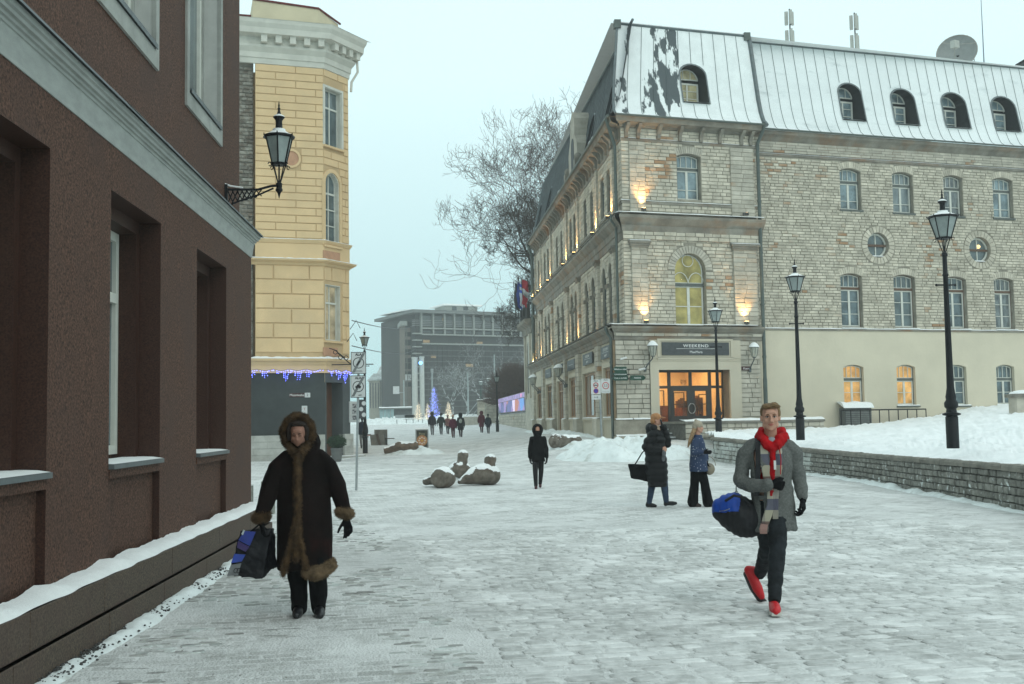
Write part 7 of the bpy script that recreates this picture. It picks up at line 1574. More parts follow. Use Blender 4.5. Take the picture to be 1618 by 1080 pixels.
# masts and wires
for k, (u, vt, vb, Y, lab) in enumerate(((683.5, 582, 668, 150, 'pale tram mast behind the tall blue lit tree'), (740, 588, 668, 150, 'grey mast standing before the dark office block, middle'), (782, 560, 640, 150, 'pale mast above the bare bush'), (638.5, 600, 668, 160, 'thin pale mast with a traffic sign by the glass pavilion'))):
    p = at(u, vb, Y); zt = at(u, vt, Y).z; t = thing('tram_mast', lab, 'mast', p); m = MB(); m.tube([p, (p.x, p.y, zt)], [.14, .09], 7); m.build('pole', mat('pale_grey_mast', (.30, .34, .34), .6), t)
    if k == 3: m = MB(); m.box(at(626, 616, Y-.3), (.9, .1, 1.1)); m.build('sign_plate', sign_w, t); m = MB(); m.tube([at(626, 620, Y), at(638, 620, Y)], .05, 5); m.build('arm', galv, t)
    if k == 0: m = MB(); m.tube([(p.x, p.y, zt-.5), (p.x, p.y, zt)], .2, 7); m.build('cap', galv, t)
for k, (P1, P2, lab) in enumerate(((at(556, 506, 60), at(655, 513, 215), 'upper overhead cable crossing the sky beside the yellow building'), (at(556, 546, 60), at(655, 552, 215), 'lower overhead cable crossing the sky beside the yellow building'))):
    m = MB(); m.tube([P1.lerp(P2, f)-Vector((0, 0, 1.2*4*f*(1-f)*.5)) for f in np.linspace(0, 1, 14)], .028, 4); tag(m.build('overhead_cable', wire, origin=tuple(P1)), lab, 'cable', 'overhead cables')
# small bare snowy trees in front of the dark block
DMAX = 5
stm = mat('snowy_branch', (.45, .48, .48), .9, col2=(.10, .09, .085), scale=3, lo=.45, hi=.55)
for k, (u, hh, lab) in enumerate(((738, 9, 'small bare tree with snow-dusted branches before the dark office block'), (762, 10, 'second small bare tree with snowy branches, nearer the stone piers'), (716, 8, 'slender bare tree with snow on its twigs behind the white lit tree'), (790, 12, 'bare snowy tree rising behind the brown bush'))):
    p = at(u, 668, 158); t = thing('small_bare_tree', lab, 'tree', p, 'small bare trees in the square'); sg_, tw = [MB()], [MB()]; rng = random.Random(40+k); m = MB(); m.tube([p, p+Vector((0, 0, hh*.35))], [.14, .10], 6); m.build('trunk', stm, t)
    for j in range(4): a = rng.uniform(0, 6.3); grow(p+Vector((0, 0, hh*.3)), Vector((math.cos(a)*.5, math.sin(a)*.5, 1)).normalized(), .08, hh*.28, 1, sg_, tw, .02, rng)
    sg_[0].build('limbs', stm, t, kind='stuff'); tw[0].build('twigs', stm, t, kind='stuff')
# ================================================================== SNOWY AIR
hz = MB(); hz.hexa([(-95, -25, -1.2), (95, -25, -1.2), (95, 330, -1.2), (-95, 330, -1.2), (-95, -25, 38), (95, -25, 38), (95, 330, 38), (-95, 330, 38)])
hm = bpy.data.materials.new('falling_snow_haze'); hm.use_nodes = True; T = hm.node_tree; T.nodes.clear(); ho = T.nodes.new('ShaderNodeOutputMaterial'); pv = T.nodes.new('ShaderNodeVolumePrincipled'); pv.inputs['Density'].default_value = .0009; pv.inputs['Color'].default_value = (.94, .97, .97, 1); pv.inputs['Anisotropy'].default_value = .2; T.links.new(pv.outputs[0], ho.inputs['Volume'])
hz.build('haze', hm, kind='stuff')

# ================================================================== PEOPLE
skin = mat('skin', (.50, .27, .19), .55, .06, 12, .1, 60, spec=.35); skin_w = mat('skin_rosy', (.27, .135, .095), .65, .2, 14, .15, 60)
lipm = mat('lips', (.36, .10, .08), .5); brow_m = mat('brow_hair', (.12, .075, .04), .9); eye_w = mat('eye_white', (.5, .48, .45), .3); eye_d = mat('eye_dark', (.03, .02, .015), .2)
blk = mat('black_cloth', (.0045, .0045, .005), .9, .4, 8, .3, 40, spec=.08); glove_m = mat('black_glove', (.005, .005, .006), .8, .3, 20, .3, 80, spec=.12)
V = Vector
def person(label, base, yaw=0, sc=1):
    t = thing('person', label, 'person', base); return t
class Fig:
    """a figure in its own frame: x to the picture's right, y away from the camera, z up, then turned by yaw and placed"""
    def __init__(s, t, yaw=0, sc=1, lean=0): s.t = t; s.B = wloc(t); yaw -= math.atan2(s.B.x, s.B.y); s.M = Matrix.Rotation(yaw, 3, 'Z'); s.sc = sc; s.yaw = yaw; s.lean = lean
    def q(s, p): p = V(p); p.x += s.lean*p.z; return s.B+s.M@(p*s.sc)
    def limb(s, mb, pts, r, n=12):
        P = [s.q(p) for p in pts]; R = [x*s.sc for x in r]; mb.tube(P, R, n); mb.ball(P[0], R[0], None, 10, 6); mb.ball(P[-1], R[-1], None, 10, 6)
        for p, x in zip(P[1:-1], R[1:-1]): mb.ball(p, x*.99, None, 10, 6)
    def ell(s, mb, c, r, tilt=None, nu=14, nv=10):
        M = s.M.copy()
        if tilt: M = M@Matrix.Rotation(tilt[0], 3, 'X')@Matrix.Rotation(tilt[1], 3, 'Y')
        mb.ball(s.q(c), V(r)*s.sc, M, nu, nv)
    def trunk(s, mb, secs, n=24):   # sections: (x, y, z, rx, ry)
        b = len(mb.v); k = len(secs)
        for x, y, z, rx, ry in secs:
            for j in range(n):
                a = 2*PI*j/n; ca, sa = math.cos(a), math.sin(a); mb.v.append(tuple(s.q((x+rx*math.copysign(abs(ca)**.85, ca), y+ry*math.copysign(abs(sa)**.85, sa), z))))
        for i in range(k-1):
            for j in range(n): jj = (j+1) % n; mb.f.append((b+i*n+j, b+i*n+jj, b+(i+1)*n+jj, b+(i+1)*n+j))
        mb.f.append(tuple(b+j for j in range(n))[::-1]); mb.f.append(tuple(b+(k-1)*n+j for j in range(n)))
    def strip(s, mb, pts, w, th):   # flat band along points; pts (x,y,z), widths w along x
        P = [V(p) for p in pts]; k = len(P)
        if not hasattr(w, '__len__'): w = [w]*k
        b = len(mb.v)
        for i, p in enumerate(P):
            for dx, dy in ((-w[i]/2, 0), (w[i]/2, 0), (w[i]/2, -th), (-w[i]/2, -th)): mb.v.append(tuple(s.q(p+V((dx, dy, 0)))))
        for i in range(k-1):
            for j in range(4): jj = (j+1) % 4; mb.f.append((b+i*4+j, b+i*4+jj, b+(i+1)*4+jj, b+(i+1)*4+j))
        mb.f += [(b, b+3, b+2, b+1), (b+(k-1)*4, b+(k-1)*4+1, b+(k-1)*4+2, b+(k-1)*4+3)]
    def head(s, mb, c, h, turn=0, nod=0):
        """skull, jaw, nose, brow, cheeks, lips, ears; h = head height; the face looks to -y, turned by turn, nodding by nod"""
        R = Matrix.Rotation(turn, 3, 'Z')@Matrix.Rotation(nod, 3, 'X'); c = V(c); k = h/.23; s.HR = R; s.HC = c; s.hk = k
        def e(p, r): mb.ball(s.q(c+R@(V(p)*k)), V(r)*k*s.sc, s.M@R, 16, 12)
        e((0, .02, .035), (.073, .092, .082)); e((0, -.015, -.02), (.063, .070, .085)); e((0, -.035, -.07), (.044, .046, .040)); e((0, -.062, -.092), (.022, .020, .018))
        for sx_ in (-1, 1): e((sx_*.036, -.055, -.018), (.026, .024, .026)); e((sx_*.078, .01, -.005), (.010, .020, .030)); e((sx_*.03, -.074, .032), (.028, .014, .010)); e((sx_*.052, -.015, -.06), (.018, .035, .03))
        e((0, -.088, -.002), (.010, .013, .028)); e((0, -.100, -.022), (.013, .013, .011)); e((-.012, -.090, -.026), (.009, .010, .008)); e((.012, -.090, -.026), (.009, .010, .008)); e((0, -.076, -.055), (.024, .013, .011)); e((0, -.068, .052), (.05, .02, .022))
    def face(s, eyes=True, par=None, lid=0, lip=True, brow=brow_m):
        R, c, k = s.HR, s.HC, s.hk; P = lambda p: s.q(c+R@(V(p)*k)); q = s.M@R; par = par or s.t
        for sx_ in (-1, 1):
            if eyes:
                m = MB(); m.ball(P((sx_*.030, -.073, .012)), V((.0125, .009, .0075))*k*s.sc, q, 10, 6); o = m.build('eye', eye_w, par, smooth=True); m = MB(); m.ball(P((sx_*.030, -.080, .0115)), V((.006, .0045, .006))*k*s.sc, q, 8, 6); m.build('iris', eye_d, o, smooth=True)
            m = MB(); m.tube([P((sx_*.014, -.088, .0305)), P((sx_*.030, -.088, .036)), P((sx_*.050, -.074, .031))], [.0035*k, .0045*k, .002*k], 6); m.build('eyebrow', brow, par, smooth=True)
            m = MB(); m.tube([P((sx_*.016, -.080, .017-lid)), P((sx_*.030, -.0835, .020-lid)), P((sx_*.045, -.072, .016-lid))], .0036*k, 5); m.build('eyelid', mat('eyelid', (.12, .055, .04), .7), par, smooth=True)
        if lip: m = MB(); m.tube([P((-.024, -.078, -.052)), P((-.010, -.087, -.049)), P((0, -.088, -.050)), P((.010, -.087, -.049)), P((.024, -.078, -.052))], [.002*k, .0045*k, .0045*k, .0045*k, .002*k], 6); m.tube([P((-.016, -.083, -.058)), P((0, -.087, -.060)), P((.016, -.083, -.058))], [.002*k, .0045*k, .002*k], 6); m.build('lips', lipm, par, smooth=True)
    def hand(s, mb, W, d, n, side, curl=.6, k=1, spread=.1, thumb=.7):
        """W wrist, d towards the fingers, n palm normal (curl direction), side = direction of the thumb"""
        d, n, side = V(d).normalized(), V(n).normalized(), V(side).normalized(); W = V(W); a = lambda p: W+(side*p[0]+n*p[1]+d*p[2])*k
        r = lambda x: x*k
        s.limb(mb, [a((0, 0, -.03)), a((0, 0, .02))], [r(.030), r(.030)], 10)
        for sx_ in (-.026, -.009, .009, .026): s.limb(mb, [a((sx_*.6, 0, .01)), a((sx_, .0, .088))], [r(.017), r(.0135)], 8)
        for j, (sx_, L_) in enumerate(((.030, .072), (.010, .082), (-.011, .076), (-.030, .060))):
            p = V((sx_, 0, .090)); an = 0; pts = [a(p)]; dirx = sx_*spread*12
            for q_, f in enumerate((.45, .32, .23)):
                an += curl*(.75+.12*j); p = p+V((dirx*.3*L_, math.sin(an)*L_*f*1.15, math.cos(an)*L_*f*1.15)); pts.append(a(p))
            s.limb(mb, pts, [r(.0125), r(.0115), r(.0105), r(.009)], 8)
        s.limb(mb, [a((.018, .005, .025)), a((.046, .012, .052)), a((.056+.01*thumb, .022, .082)), a((.050+.02*thumb, .032, .104))], [r(.016), r(.014), r(.012), r(.0095)], 8)
def folds(a=.006, f=9, stretch=(1, 1, 1), seed=0):
    def g(c): return a*noise.noise(V((c.x*f*stretch[0]+seed, c.y*f*stretch[1], c.z*f*stretch[2])))+a*.4*noise.noise(V((c.x*f*2.3, c.y*f*2.3+seed, c.z*f*2.3)))
    return g
def furry(o, m_, n, L_, par, seed=0, name='fur'):
    """short hair blades standing on a trim"""
    me = o.data; rg = random.Random(seed); mb = MB(); ps = list(me.polygons); ar = np.cumsum([p.area for p in ps]); off = wloc(o.parent)
    for i in range(n):
        p = ps[min(len(ps)-1, int(np.searchsorted(ar, rg.random()*ar[-1])))]; c = V(p.center)+off+V((rg.gauss(0, .004), rg.gauss(0, .004), rg.gauss(0, .004))); d = (V(p.normal)+V((rg.gauss(0, .35), rg.gauss(0, .35), rg.gauss(-.15, .35)))).normalized(); t = d.orthogonal().normalized()*.0022; l = L_*rg.uniform(.6, 1.3)
        mb.add([c-t, c+t, c+d*l], [(0, 1, 2)])
    return mb.build(name, m_, o, kind='stuff')
def shoe(fg, name, m_, par, heel, toe, w=.047, h=.075, sole=None, vox=.009, ankle=None, lift=0):
    heel, toe = V(heel), V(toe); d = (toe-heel); m = MB(); up = V((0, 0, 1))
    fg.limb(m, [heel+up*(h*.45), heel.lerp(toe, .35)+up*(h*.5), heel.lerp(toe, .7)+up*(h*.38), toe+up*(h*.33)], [w*.80, w*.88, w*.92, w*.62], 12)
    fg.limb(m, [heel+up*h*.4, (ankle or heel+up*.10)], [w*.85, w*.82])
    o = blob(name, m, m_, par, vox, 4)
    if sole:
        s_ = MB(); P = [(heel-d.normalized()*.03), heel.lerp(toe, .4), heel.lerp(toe, .75), toe+d.normalized()*.02]; sd = V((d.y, -d.x, 0)).normalized(); W_ = [w*.75, w*.8, w*.98, w*.6]; vs = []
        for p, ww in zip(P, W_): vs += [fg.q(p-sd*ww-up*.004), fg.q(p+sd*ww-up*.004), fg.q(p+sd*ww+up*.022), fg.q(p-sd*ww+up*.022)]
        s_.add(vs, [(i*4+j, i*4+(j+1) % 4, (i+1)*4+(j+1) % 4, (i+1)*4+j) for i in range(3) for j in range(4)]+[(0, 1, 2, 3), (15, 14, 13, 12)]); s_.build('sole', sole, o)
    return o

# ---------------------------------------------------------------- woman in the long coat with fur trim
wb = gray(491, 973); wb = V((at(490, 973, wb.y).x, wb.y, wb.z))
t = person('older woman in a long dark brown coat with fur-trimmed hood, cuffs and hem, eyes lowered', wb); f = Fig(t, lean=-.004)
body = MB(); f.head(body, (-.095, -.065, 1.585), .200, turn=-.10, nod=.36)
f.ell(body, (-.098, -.085, 1.535), (.050, .050, .045)); f.limb(body, [(-.08, .02, 1.52), (-.05, .04, 1.36)], [.052, .06]); f.trunk(body, [(-.05, .03, .82, .15, .10), (-.05, .03, 1.05, .14, .10), (-.05, .03, 1.3, .17, .11), (-.05, .03, 1.4, .10, .08)])
for sx_, P in ((-1, [(-.24, .03, 1.34), (-.34, .0, 1.10), (-.40, -.06, .86)]), (1, [(.14, .03, 1.34), (.25, .0, 1.12), (.30, -.04, .90)])): f.limb(body, P, [.05, .04, .03])
for P in ([(-.10, .03, .85), (-.10, .0, .48), (-.09, .04, .10)], [(.02, .03, .85), (.05, -.02, .48), (.07, .0, .10)]): f.limb(body, P, [.075, .055, .04])
blob('body', body, skin_w, t, .0075, 2, .4); f.face(eyes=False, lid=.010, brow=mat('dark_brow', (.03, .018, .012), .9))
coat = mat('dark_brown_coat', (.0075, .0045, .0040), .85, .4, 5, .5, 30, spec=.10, patch=((.022, .007, .006), 3.5, .55, .75))
fur_d = mat('brown_fur', (.075, .044, .021), .95, .5, 16, .8, 60); fur_l = mat('tan_fur', (.17, .115, .065), .95, .4, 14, .8, 60)
m = MB()
f.trunk(m, [(-.045, .05, .40, .238, .175), (-.045, .05, .55, .240, .17), (-.045, .04, .80, .238, .165), (-.045, .03, 1.05, .228, .155), (-.05, .03, 1.22, .222, .145), (-.05, .03, 1.34, .20, .125), (-.055, .03, 1.43, .12, .10), (-.07, .03, 1.50, .09, .09)], 30)
f.limb(m, [(-.19, .03, 1.375), (-.275, .02, 1.28), (-.335, .0, 1.11), (-.375, -.04, .99), (-.405, -.06, .90)], [.075, .085, .078, .072, .066], 14)
f.limb(m, [(.09, .03, 1.375), (.17, .02, 1.29), (.245, .0, 1.12), (.275, -.02, 1.0), (.30, -.04, .91)], [.075, .083, .075, .068, .062], 14)
blob('coat', m, coat, t, .011, 3, .5, folds(.012, 5, (1, 1, .45)))
# hood: open shell round the face, fur rim
m = MB(); m2 = MB(); hc = V((-.095, .03, 1.60))
f.ell(m, hc+V((.005, .06, -.01)), (.155, .15, .175)); f.limb(m, [(-.02, .08, 1.5), (-.05, .08, 1.42)], [.13, .14])
hood = blob('hood', m, coat, t, .011, 3)
# carve the hood front open with a deep socket: keep only faces behind the rim plane
import bmesh
bm = bmesh.new(); bm.from_mesh(hood.data); cc = f.q(hc)-wloc(t)
bmesh.ops.delete(bm, geom=[fa_ for fa_ in bm.faces if fa_.calc_center_median().y < cc.y-.035 and abs(fa_.calc_center_median().x-cc.x) < .125 and fa_.calc_center_median().z > cc.z-.20], context='FACES'); bm.to_mesh(hood.data); bm.free()
sd = hood.modifiers.new('thickness', 'SOLIDIFY'); sd.thickness = .012
rim = MB(); N = 26; P = []
for k in range(N+1):
    a = -PI*.72+(2*PI*.72)*k/N+PI/2; x = hc.x+.122*math.cos(a); z = hc.z-.005+.145*math.sin(a); P.append((x, hc.y-.055-.02*math.sin(a), z))
P = [(-.085, -.10, 1.36), (-.125, -.10, 1.42)]+P[::-1]+[(-.065, -.10, 1.42), (-.085, -.10, 1.36)]
f.limb(rim, P, [.026, .030]+[.032+.004*math.sin(k*1.7) for k in range(N+1)]+[.030, .026], 10)
o = blob('hood_fur', rim, fur_d, t, .011, 2, .5, folds(.010, 22)); furry(o, fur_d, 6500, .020, t, 1)
m = MB(); f.ell(m, (-.095, .01, 1.625), (.094, .095, .095)); f.ell(m, (-.095, -.095, 1.668), (.066, .045, .026)); f.limb(m, [(-.095, -.04, 1.69), (-.150, -.055, 1.665), (-.172, -.06, 1.61), (-.168, -.055, 1.54)], [.03, .032, .028, .02]); f.limb(m, [(-.095, -.04, 1.69), (-.040, -.055, 1.665), (-.020, -.06, 1.61), (-.024, -.055, 1.54)], [.03, .032, .028, .02]); hb_ = blob('hair', m, mat('dark_hair', (.022, .014, .010), .8, .4, 30, .6, 90), t, .01, 2)
# fur placket down the front, flaring at the foot
m = MB(); f.limb(m, [(-.095, -.125, 1.40), (-.10, -.135, 1.2), (-.10, -.145, 1.0), (-.105, -.155, .8), (-.12, -.165, .6), (-.115, -.165, .5)], [.030, .031, .031, .029, .026, .024], 10)
f.limb(m, [(-.09, -.145, 1.0), (-.09, -.155, .85), (-.08, -.165, .7), (-.055, -.165, .55), (-.03, -.155, .42)], [.014, .017, .020, .023, .028], 10); f.limb(m, [(-.13, -.15, .80), (-.17, -.155, .60), (-.215, -.145, .44), (-.225, -.13, .38)], [.014, .020, .026, .024], 10)
o = blob('fur_placket', m, fur_d, t, .011, 2, .5, folds(.008, 22)); furry(o, fur_d, 6000, .018, t, 2)
m = MB(); f.limb(m, [(-.02, -.14, .385), (.05, -.13, .375), (.12, -.09, .395), (.175, -.02, .43), (.17, .08, .44)], [.045, .055, .058, .055, .05], 12); o = blob('fur_hem', m, fur_l, t, .011, 2, .5, folds(.008, 20)); furry(o, fur_l, 4500, .019, t, 3)
for c_, m_ in (((-.410, -.062, .875), fur_d), ((.305, -.045, .885), fur_l)):
    m = MB(); f.ell(m, c_, (.080, .075, .050), (0, .25 if c_[0] > 0 else -.3)); o = blob('fur_cuff', m, m_, t, .011, 2, .5, folds(.008, 22)); furry(o, m_, 2600, .022, t, 4)
m = MB(); f.hand(m, (.315, -.05, .84), (.22, -.1, -1), (-.5, -.8, 0), (-1, .2, -.3), .35, 1.0, .35, 1.4); blob('glove', m, glove_m, t, .0055, 2)
m = MB(); f.hand(m, (-.405, -.065, .83), (0, -.1, -1), (1, -.2, 0), (.1, -1, -.1), 1.05, 1.0); blob('glove', m, glove_m, t, .0055, 2)
for P, an in (([(-.11, .03, .68), (-.115, .0, .50), (-.10, .03, .28), (-.09, .05, .06)], 0), ([(.04, .03, .68), (.06, -.02, .50), (.07, -.01, .28), (.075, .0, .07)], 1)):
    m = MB(); f.limb(m, P, [.095, .092, .082, .070], 14); blob('trouser_leg', m, blk, t, .011, 3, .5, folds(.012, 7))
boot_m = mat('black_leather_boot', (.010, .010, .012), .35, .4, 20, .2, 60, spec=.5)
shoe(f, 'boot', boot_m, t, (-.095, .06, .012), (-.115, -.13, .0), ankle=(-.09, .05, .16), w=.052); shoe(f, 'boot', boot_m, t, (.075, .02, .012), (.085, -.16, .0), ankle=(.075, .01, .2), w=.054)
# her shopping bag (hangs from the right hand, on the picture's left)
bg_ = thing('shopping_bag', 'glossy shopping bag, blue, white and black, carried by the woman in the fur-trimmed coat', 'bag', f.q((-.49, -.05, .40)))
m = MB(); A = [(-.70, -.09, .375), (-.40, -.12, .345), (-.27, .03, .43), (-.57, .05, .44), (-.59, -.07, .76), (-.31, -.10, .78), (-.30, .0, .77), (-.565, .02, .76)]
m.hexa([f.q(a) for a in A]); me_o = blob('bag_body', m, mat('black_plastic_bag', (.005, .005, .007), .45, .5, 6, .6, 9, spec=.25), bg_, .012, 3, .5, folds(.014, 9))
m = MB()
def onbag(u, w, o=.012):   # u along the front width, w up
    a = V(A[0]).lerp(V(A[1]), u); b = V(A[4]).lerp(V(A[5]), u); return f.q(a.lerp(b, w)+V((0, -o-.004, 0)))
def patch(pts, col, name, o=.012): 
    m = MB(); m.add([onbag(u, w, o) for u, w in pts]+[onbag(u, w, o-.010) for u, w in pts], [tuple(range(len(pts)))]+[(i, (i+1) % len(pts), len(pts)+(i+1) % len(pts), len(pts)+i) for i in range(len(pts))]); m.build(name, mat('bag_'+name, col, .35, .3, 5, .3, 12, spec=.6), bg_)
patch([(.03, .80), (.42, .66), (.5, .95), (.14, .99)], (.008, .022, .20), 'blue_panel'); patch([(.05, .64), (.34, .54), (.42, .64), (.03, .78)], (.025, .008, .09), 'violet_panel', .013); patch([(.01, .30), (.30, .34), (.36, .48), (.03, .50)], (.015, .045, .30), 'bright_blue_panel'); patch([(.0, .02), (.30, .05), (.30, .30), (.02, .26)], (.16, .165, .17), 'silver_panel'); patch([(.07, .93), (.13, .90), (.15, 1.0), (.10, 1.02)], (.4, .44, .44), 'silver_corner', .014)
m = MB(); 
for a in np.linspace(0, 2*PI, 9)[:-1]: pass
m.tube([onbag(.20+.05*math.cos(a), .15+.05*math.sin(a), .016) for a in np.linspace(0, 2*PI, 12)], .003, 4); m.tube([onbag(.28+.04*math.cos(a), .15+.05*math.sin(a), .016) for a in np.linspace(0, 2*PI, 12)], .003, 4); m.build('printed_emblem', black_i, bg_)
m = MB(); m.tube([f.q((-.50, -.09, .75)), f.q((-.42, -.08, .815)), f.q((-.40, -.075, .80)), f.q((-.36, -.09, .76))], .008, 6); m.build('handle', glove_m, bg_)

# ---------------------------------------------------------------- man in the grey coat
mb0 = gray(1222, 973); mb0 = V((at(1222, 973, mb0.y).x, mb0.y, mb0.z)); t = person('young blond man in a grey coat, red hoodie, check scarf and red trainers, mid-stride', mb0); f = Fig(t, lean=.030)
body = MB(); PY = .33
f.head(body, (-.020, PY-.06, 1.655), .235, turn=.06, nod=.06); f.limb(body, [(-.02, PY, 1.57), (-.02, PY+.02, 1.42)], [.056, .06])
f.trunk(body, [(-.02, PY, .85, .13, .09), (-.02, PY, 1.05, .125, .09), (-.02, PY, 1.3, .165, .105), (-.02, PY, 1.43, .11, .08)])
AL = [(-.19, PY, 1.38), (-.262, PY-.02, 1.12), (-.05, PY-.205, 1.078)]; AR = [(.165, PY, 1.40), (.215, PY+.04, 1.14), (.245, PY-.02, .95)]
f.limb(body, AL, [.028, .024, .024]); f.limb(body, AR, [.028, .024, .024])
L1 = [(.035, PY, .88), (.035, .20, .52), (.010, .06, .13)]; L2 = [(-.075, PY, .88), (-.045, PY+.10, .50), (-.115, PY+.40, .24)]
for P in (L1, L2): f.limb(body, P, [.08, .05, .035])
blob('body', body, skin, t, .0075, 2, .4); f.face(brow=mat('light_brow', (.16, .095, .05), .9))
# hair swept up and to the side
hair = mat('dark_blond_hair', (.20, .125, .062), .6, .4, 40, .7, 140, stretch=(1, 1, .35)); m = MB(); HC = V((-.020, PY-.06, 1.655))
for c_, r in (((0, .045, .055), (.084, .090, .070)), ((0, .065, .005), (.080, .072, .075)), ((-.01, -.030, .098), (.070, .050, .030)), ((.03, -.045, .110), (.040, .038, .026)), ((-.035, -.035, .100), (.035, .04, .026)), ((-.073, .02, .045), (.015, .04, .05)), ((.073, .02, .045), (.015, .04, .05))): f.ell(m, HC+V(c_), r)
rg = random.Random(3)
for i in range(46): x = rg.uniform(-.06, .065); f.limb(m, [HC+V((x, -.02, .10)), HC+V((x+.012, -.06, .118-.3*abs(x))), HC+V((x+.026, -.082, .108-.25*abs(x)+rg.uniform(-.01, .012)))], [.012, .010, .005], 6)
blob('hair', m, hair, t, .006, 2, .5, folds(.004, 60, (1, 1, .3)))
# hoodie: body, hood rolled round the neck
red = mat('red_hoodie', (.40, .004, .008), .8, .15, 6, .4, 30, spec=.15); m = MB()
f.trunk(m, [(-.01, PY-.01, 1.02, .12, .095), (-.01, PY-.01, 1.12, .125, .105), (-.01, PY-.01, 1.36, .12, .10), (-.01, PY, 1.46, .10, .09)])
f.limb(m, [(-.005, PY-.135, 1.405), (-.075, PY-.10, 1.46), (-.108, PY-.01, 1.515), (-.09, PY+.09, 1.54), (0, PY+.12, 1.54), (.075, PY+.09, 1.535), (.095, PY-.01, 1.505), (.062, PY-.10, 1.455), (.0, PY-.135, 1.40)], [.022, .034, .036, .038, .04, .038, .036, .032, .022], 12)
f.limb(m, [(-.0, PY-.13, 1.40), (.0, PY-.14, 1.25), (.0, PY-.135, .98)], [.026, .03, .04]); f.limb(m, [(-.085, PY-.04, 1.475), (-.045, PY-.115, 1.42), (0, PY-.135, 1.385)], [.052, .046, .034]); f.limb(m, [(.075, PY-.04, 1.47), (.04, PY-.115, 1.42)], [.052, .044]); f.limb(m, [(-.10, PY+.04, 1.49), (0, PY+.09, 1.48), (.09, PY+.04, 1.485)], [.06, .07, .06]); blob('hoodie', m, red, t, .010, 2, .5, folds(.012, 16))
m = MB(); f.ell(m, (-.012, PY-.085, 1.45), (.045, .04, .04)); blob('t_shirt', m, mat('grey_tshirt', (.28, .28, .30), .9), t, .01, 2)
m = MB(); f.limb(m, [(.052, PY-.15, 1.40), (.068, PY-.185, 1.3), (.064, PY-.20, 1.17)], [.004, .004, .004], 6); m.build('cord', red, t, smooth=True)
FT = Fr(f.q((0, 0, 0)), (math.cos(f.yaw), math.sin(f.yaw))); textobj('print', '1', FT, .055, 1.243+f.B.z, -(PY-.185), .10, white_i, t, bold=.005)
# coat
cg = mat('grey_melange_wool', (.155, .160, .150), .95, col2=(.105, .108, .104), scale=60, bump=.4, bscale=90, detail=3, spec=.1)
def halfcoat(sgn):
    m = MB(); S_ = [(.74, .150, .125, .0), (.90, .150, .125, 0), (1.08, .140, .115, 0), (1.25, .165, .12, 0), (1.36, .175, .115, 0), (1.43, .13, .10, 0), (1.47, .10, .09, 0)]
    return m
m = MB(); f.trunk(m, [(.005, PY+.01, .675, .192, .135), (.0, PY+.01, .90, .178, .130), (-.01, PY, 1.08, .162, .124), (-.015, PY, 1.25, .178, .128), (-.018, PY, 1.36, .184, .115), (-.018, PY+.01, 1.43, .13, .09), (-.018, PY+.03, 1.475, .09, .07)], 30)
f.limb(m, [(-.165, PY, 1.405), (-.232, PY, 1.33), (-.262, PY, 1.22), (-.272, PY-.02, 1.11)], [.060, .064, .060, .056], 14); f.limb(m, [(-.272, PY-.02, 1.105), (-.19, PY-.11, 1.065), (-.10, PY-.18, 1.07), (-.045, PY-.215, 1.085)], [.054, .054, .050, .046], 14)
f.limb(m, [(.135, PY, 1.40), (.185, PY+.01, 1.33), (.21, PY+.03, 1.22), (.222, PY+.04, 1.13), (.238, PY+.01, 1.05), (.25, PY-.02, .975)], [.058, .062, .056, .052, .049, .046], 14)
coat_o = blob('coat', m, cg, t, .0095, 3, .5, folds(.015, 9, (1, 1, 1.1)))
bm = bmesh.new(); bm.from_mesh(coat_o.data); o_ = V((0, 0, 0))   # the coat hangs open: a wedge down the front
kill = []
for fa_ in bm.faces:
    c = fa_.calc_center_median(); zz_ = c.z; half = .015+.055*sm(1.0, 1.45, zz_) if zz_ > .98 else .012+.0*zz_
    if c.y < PY-.055 and abs(c.x-(.008)) < half and (zz_ > .985 or zz_ < .95) and c.y > PY-.15: kill.append(fa_)
bmesh.ops.delete(bm, geom=kill, context='FACES'); bm.to_mesh(coat_o.data); bm.free(); sd = coat_o.modifiers.new('thickness', 'SOLIDIFY'); sd.thickness = .009; sd.offset = 1
for sx_, x0, x1 in ((-1, -.09, -.015), (1, .075, .03)):   # lapels
    m = MB(); pts = [(x0-.02, PY-.075, 1.44), (x0-.01, PY-.112, 1.36), (x0+.015*(-sx_), PY-.140, 1.25), ((x0+x1)/2-.0, PY-.150, 1.14)]; f.strip(m, pts, [.045, .062, .05, .012], .012); m.build('lapel', cg, t)
for (x, z) in ((-.095, 1.22), (.045, 1.14), (.045, .97)): m = MB(); f.ell(m, (x, PY-.150, z), (.011, .006, .011)); m.build('coat_button', mat('dark_button', (.02, .02, .02), .4), t, smooth=True)
m = MB(); f.strip(m, [(.115, PY-.12, .98), (.125, PY-.118, .96)], .10, .02); 
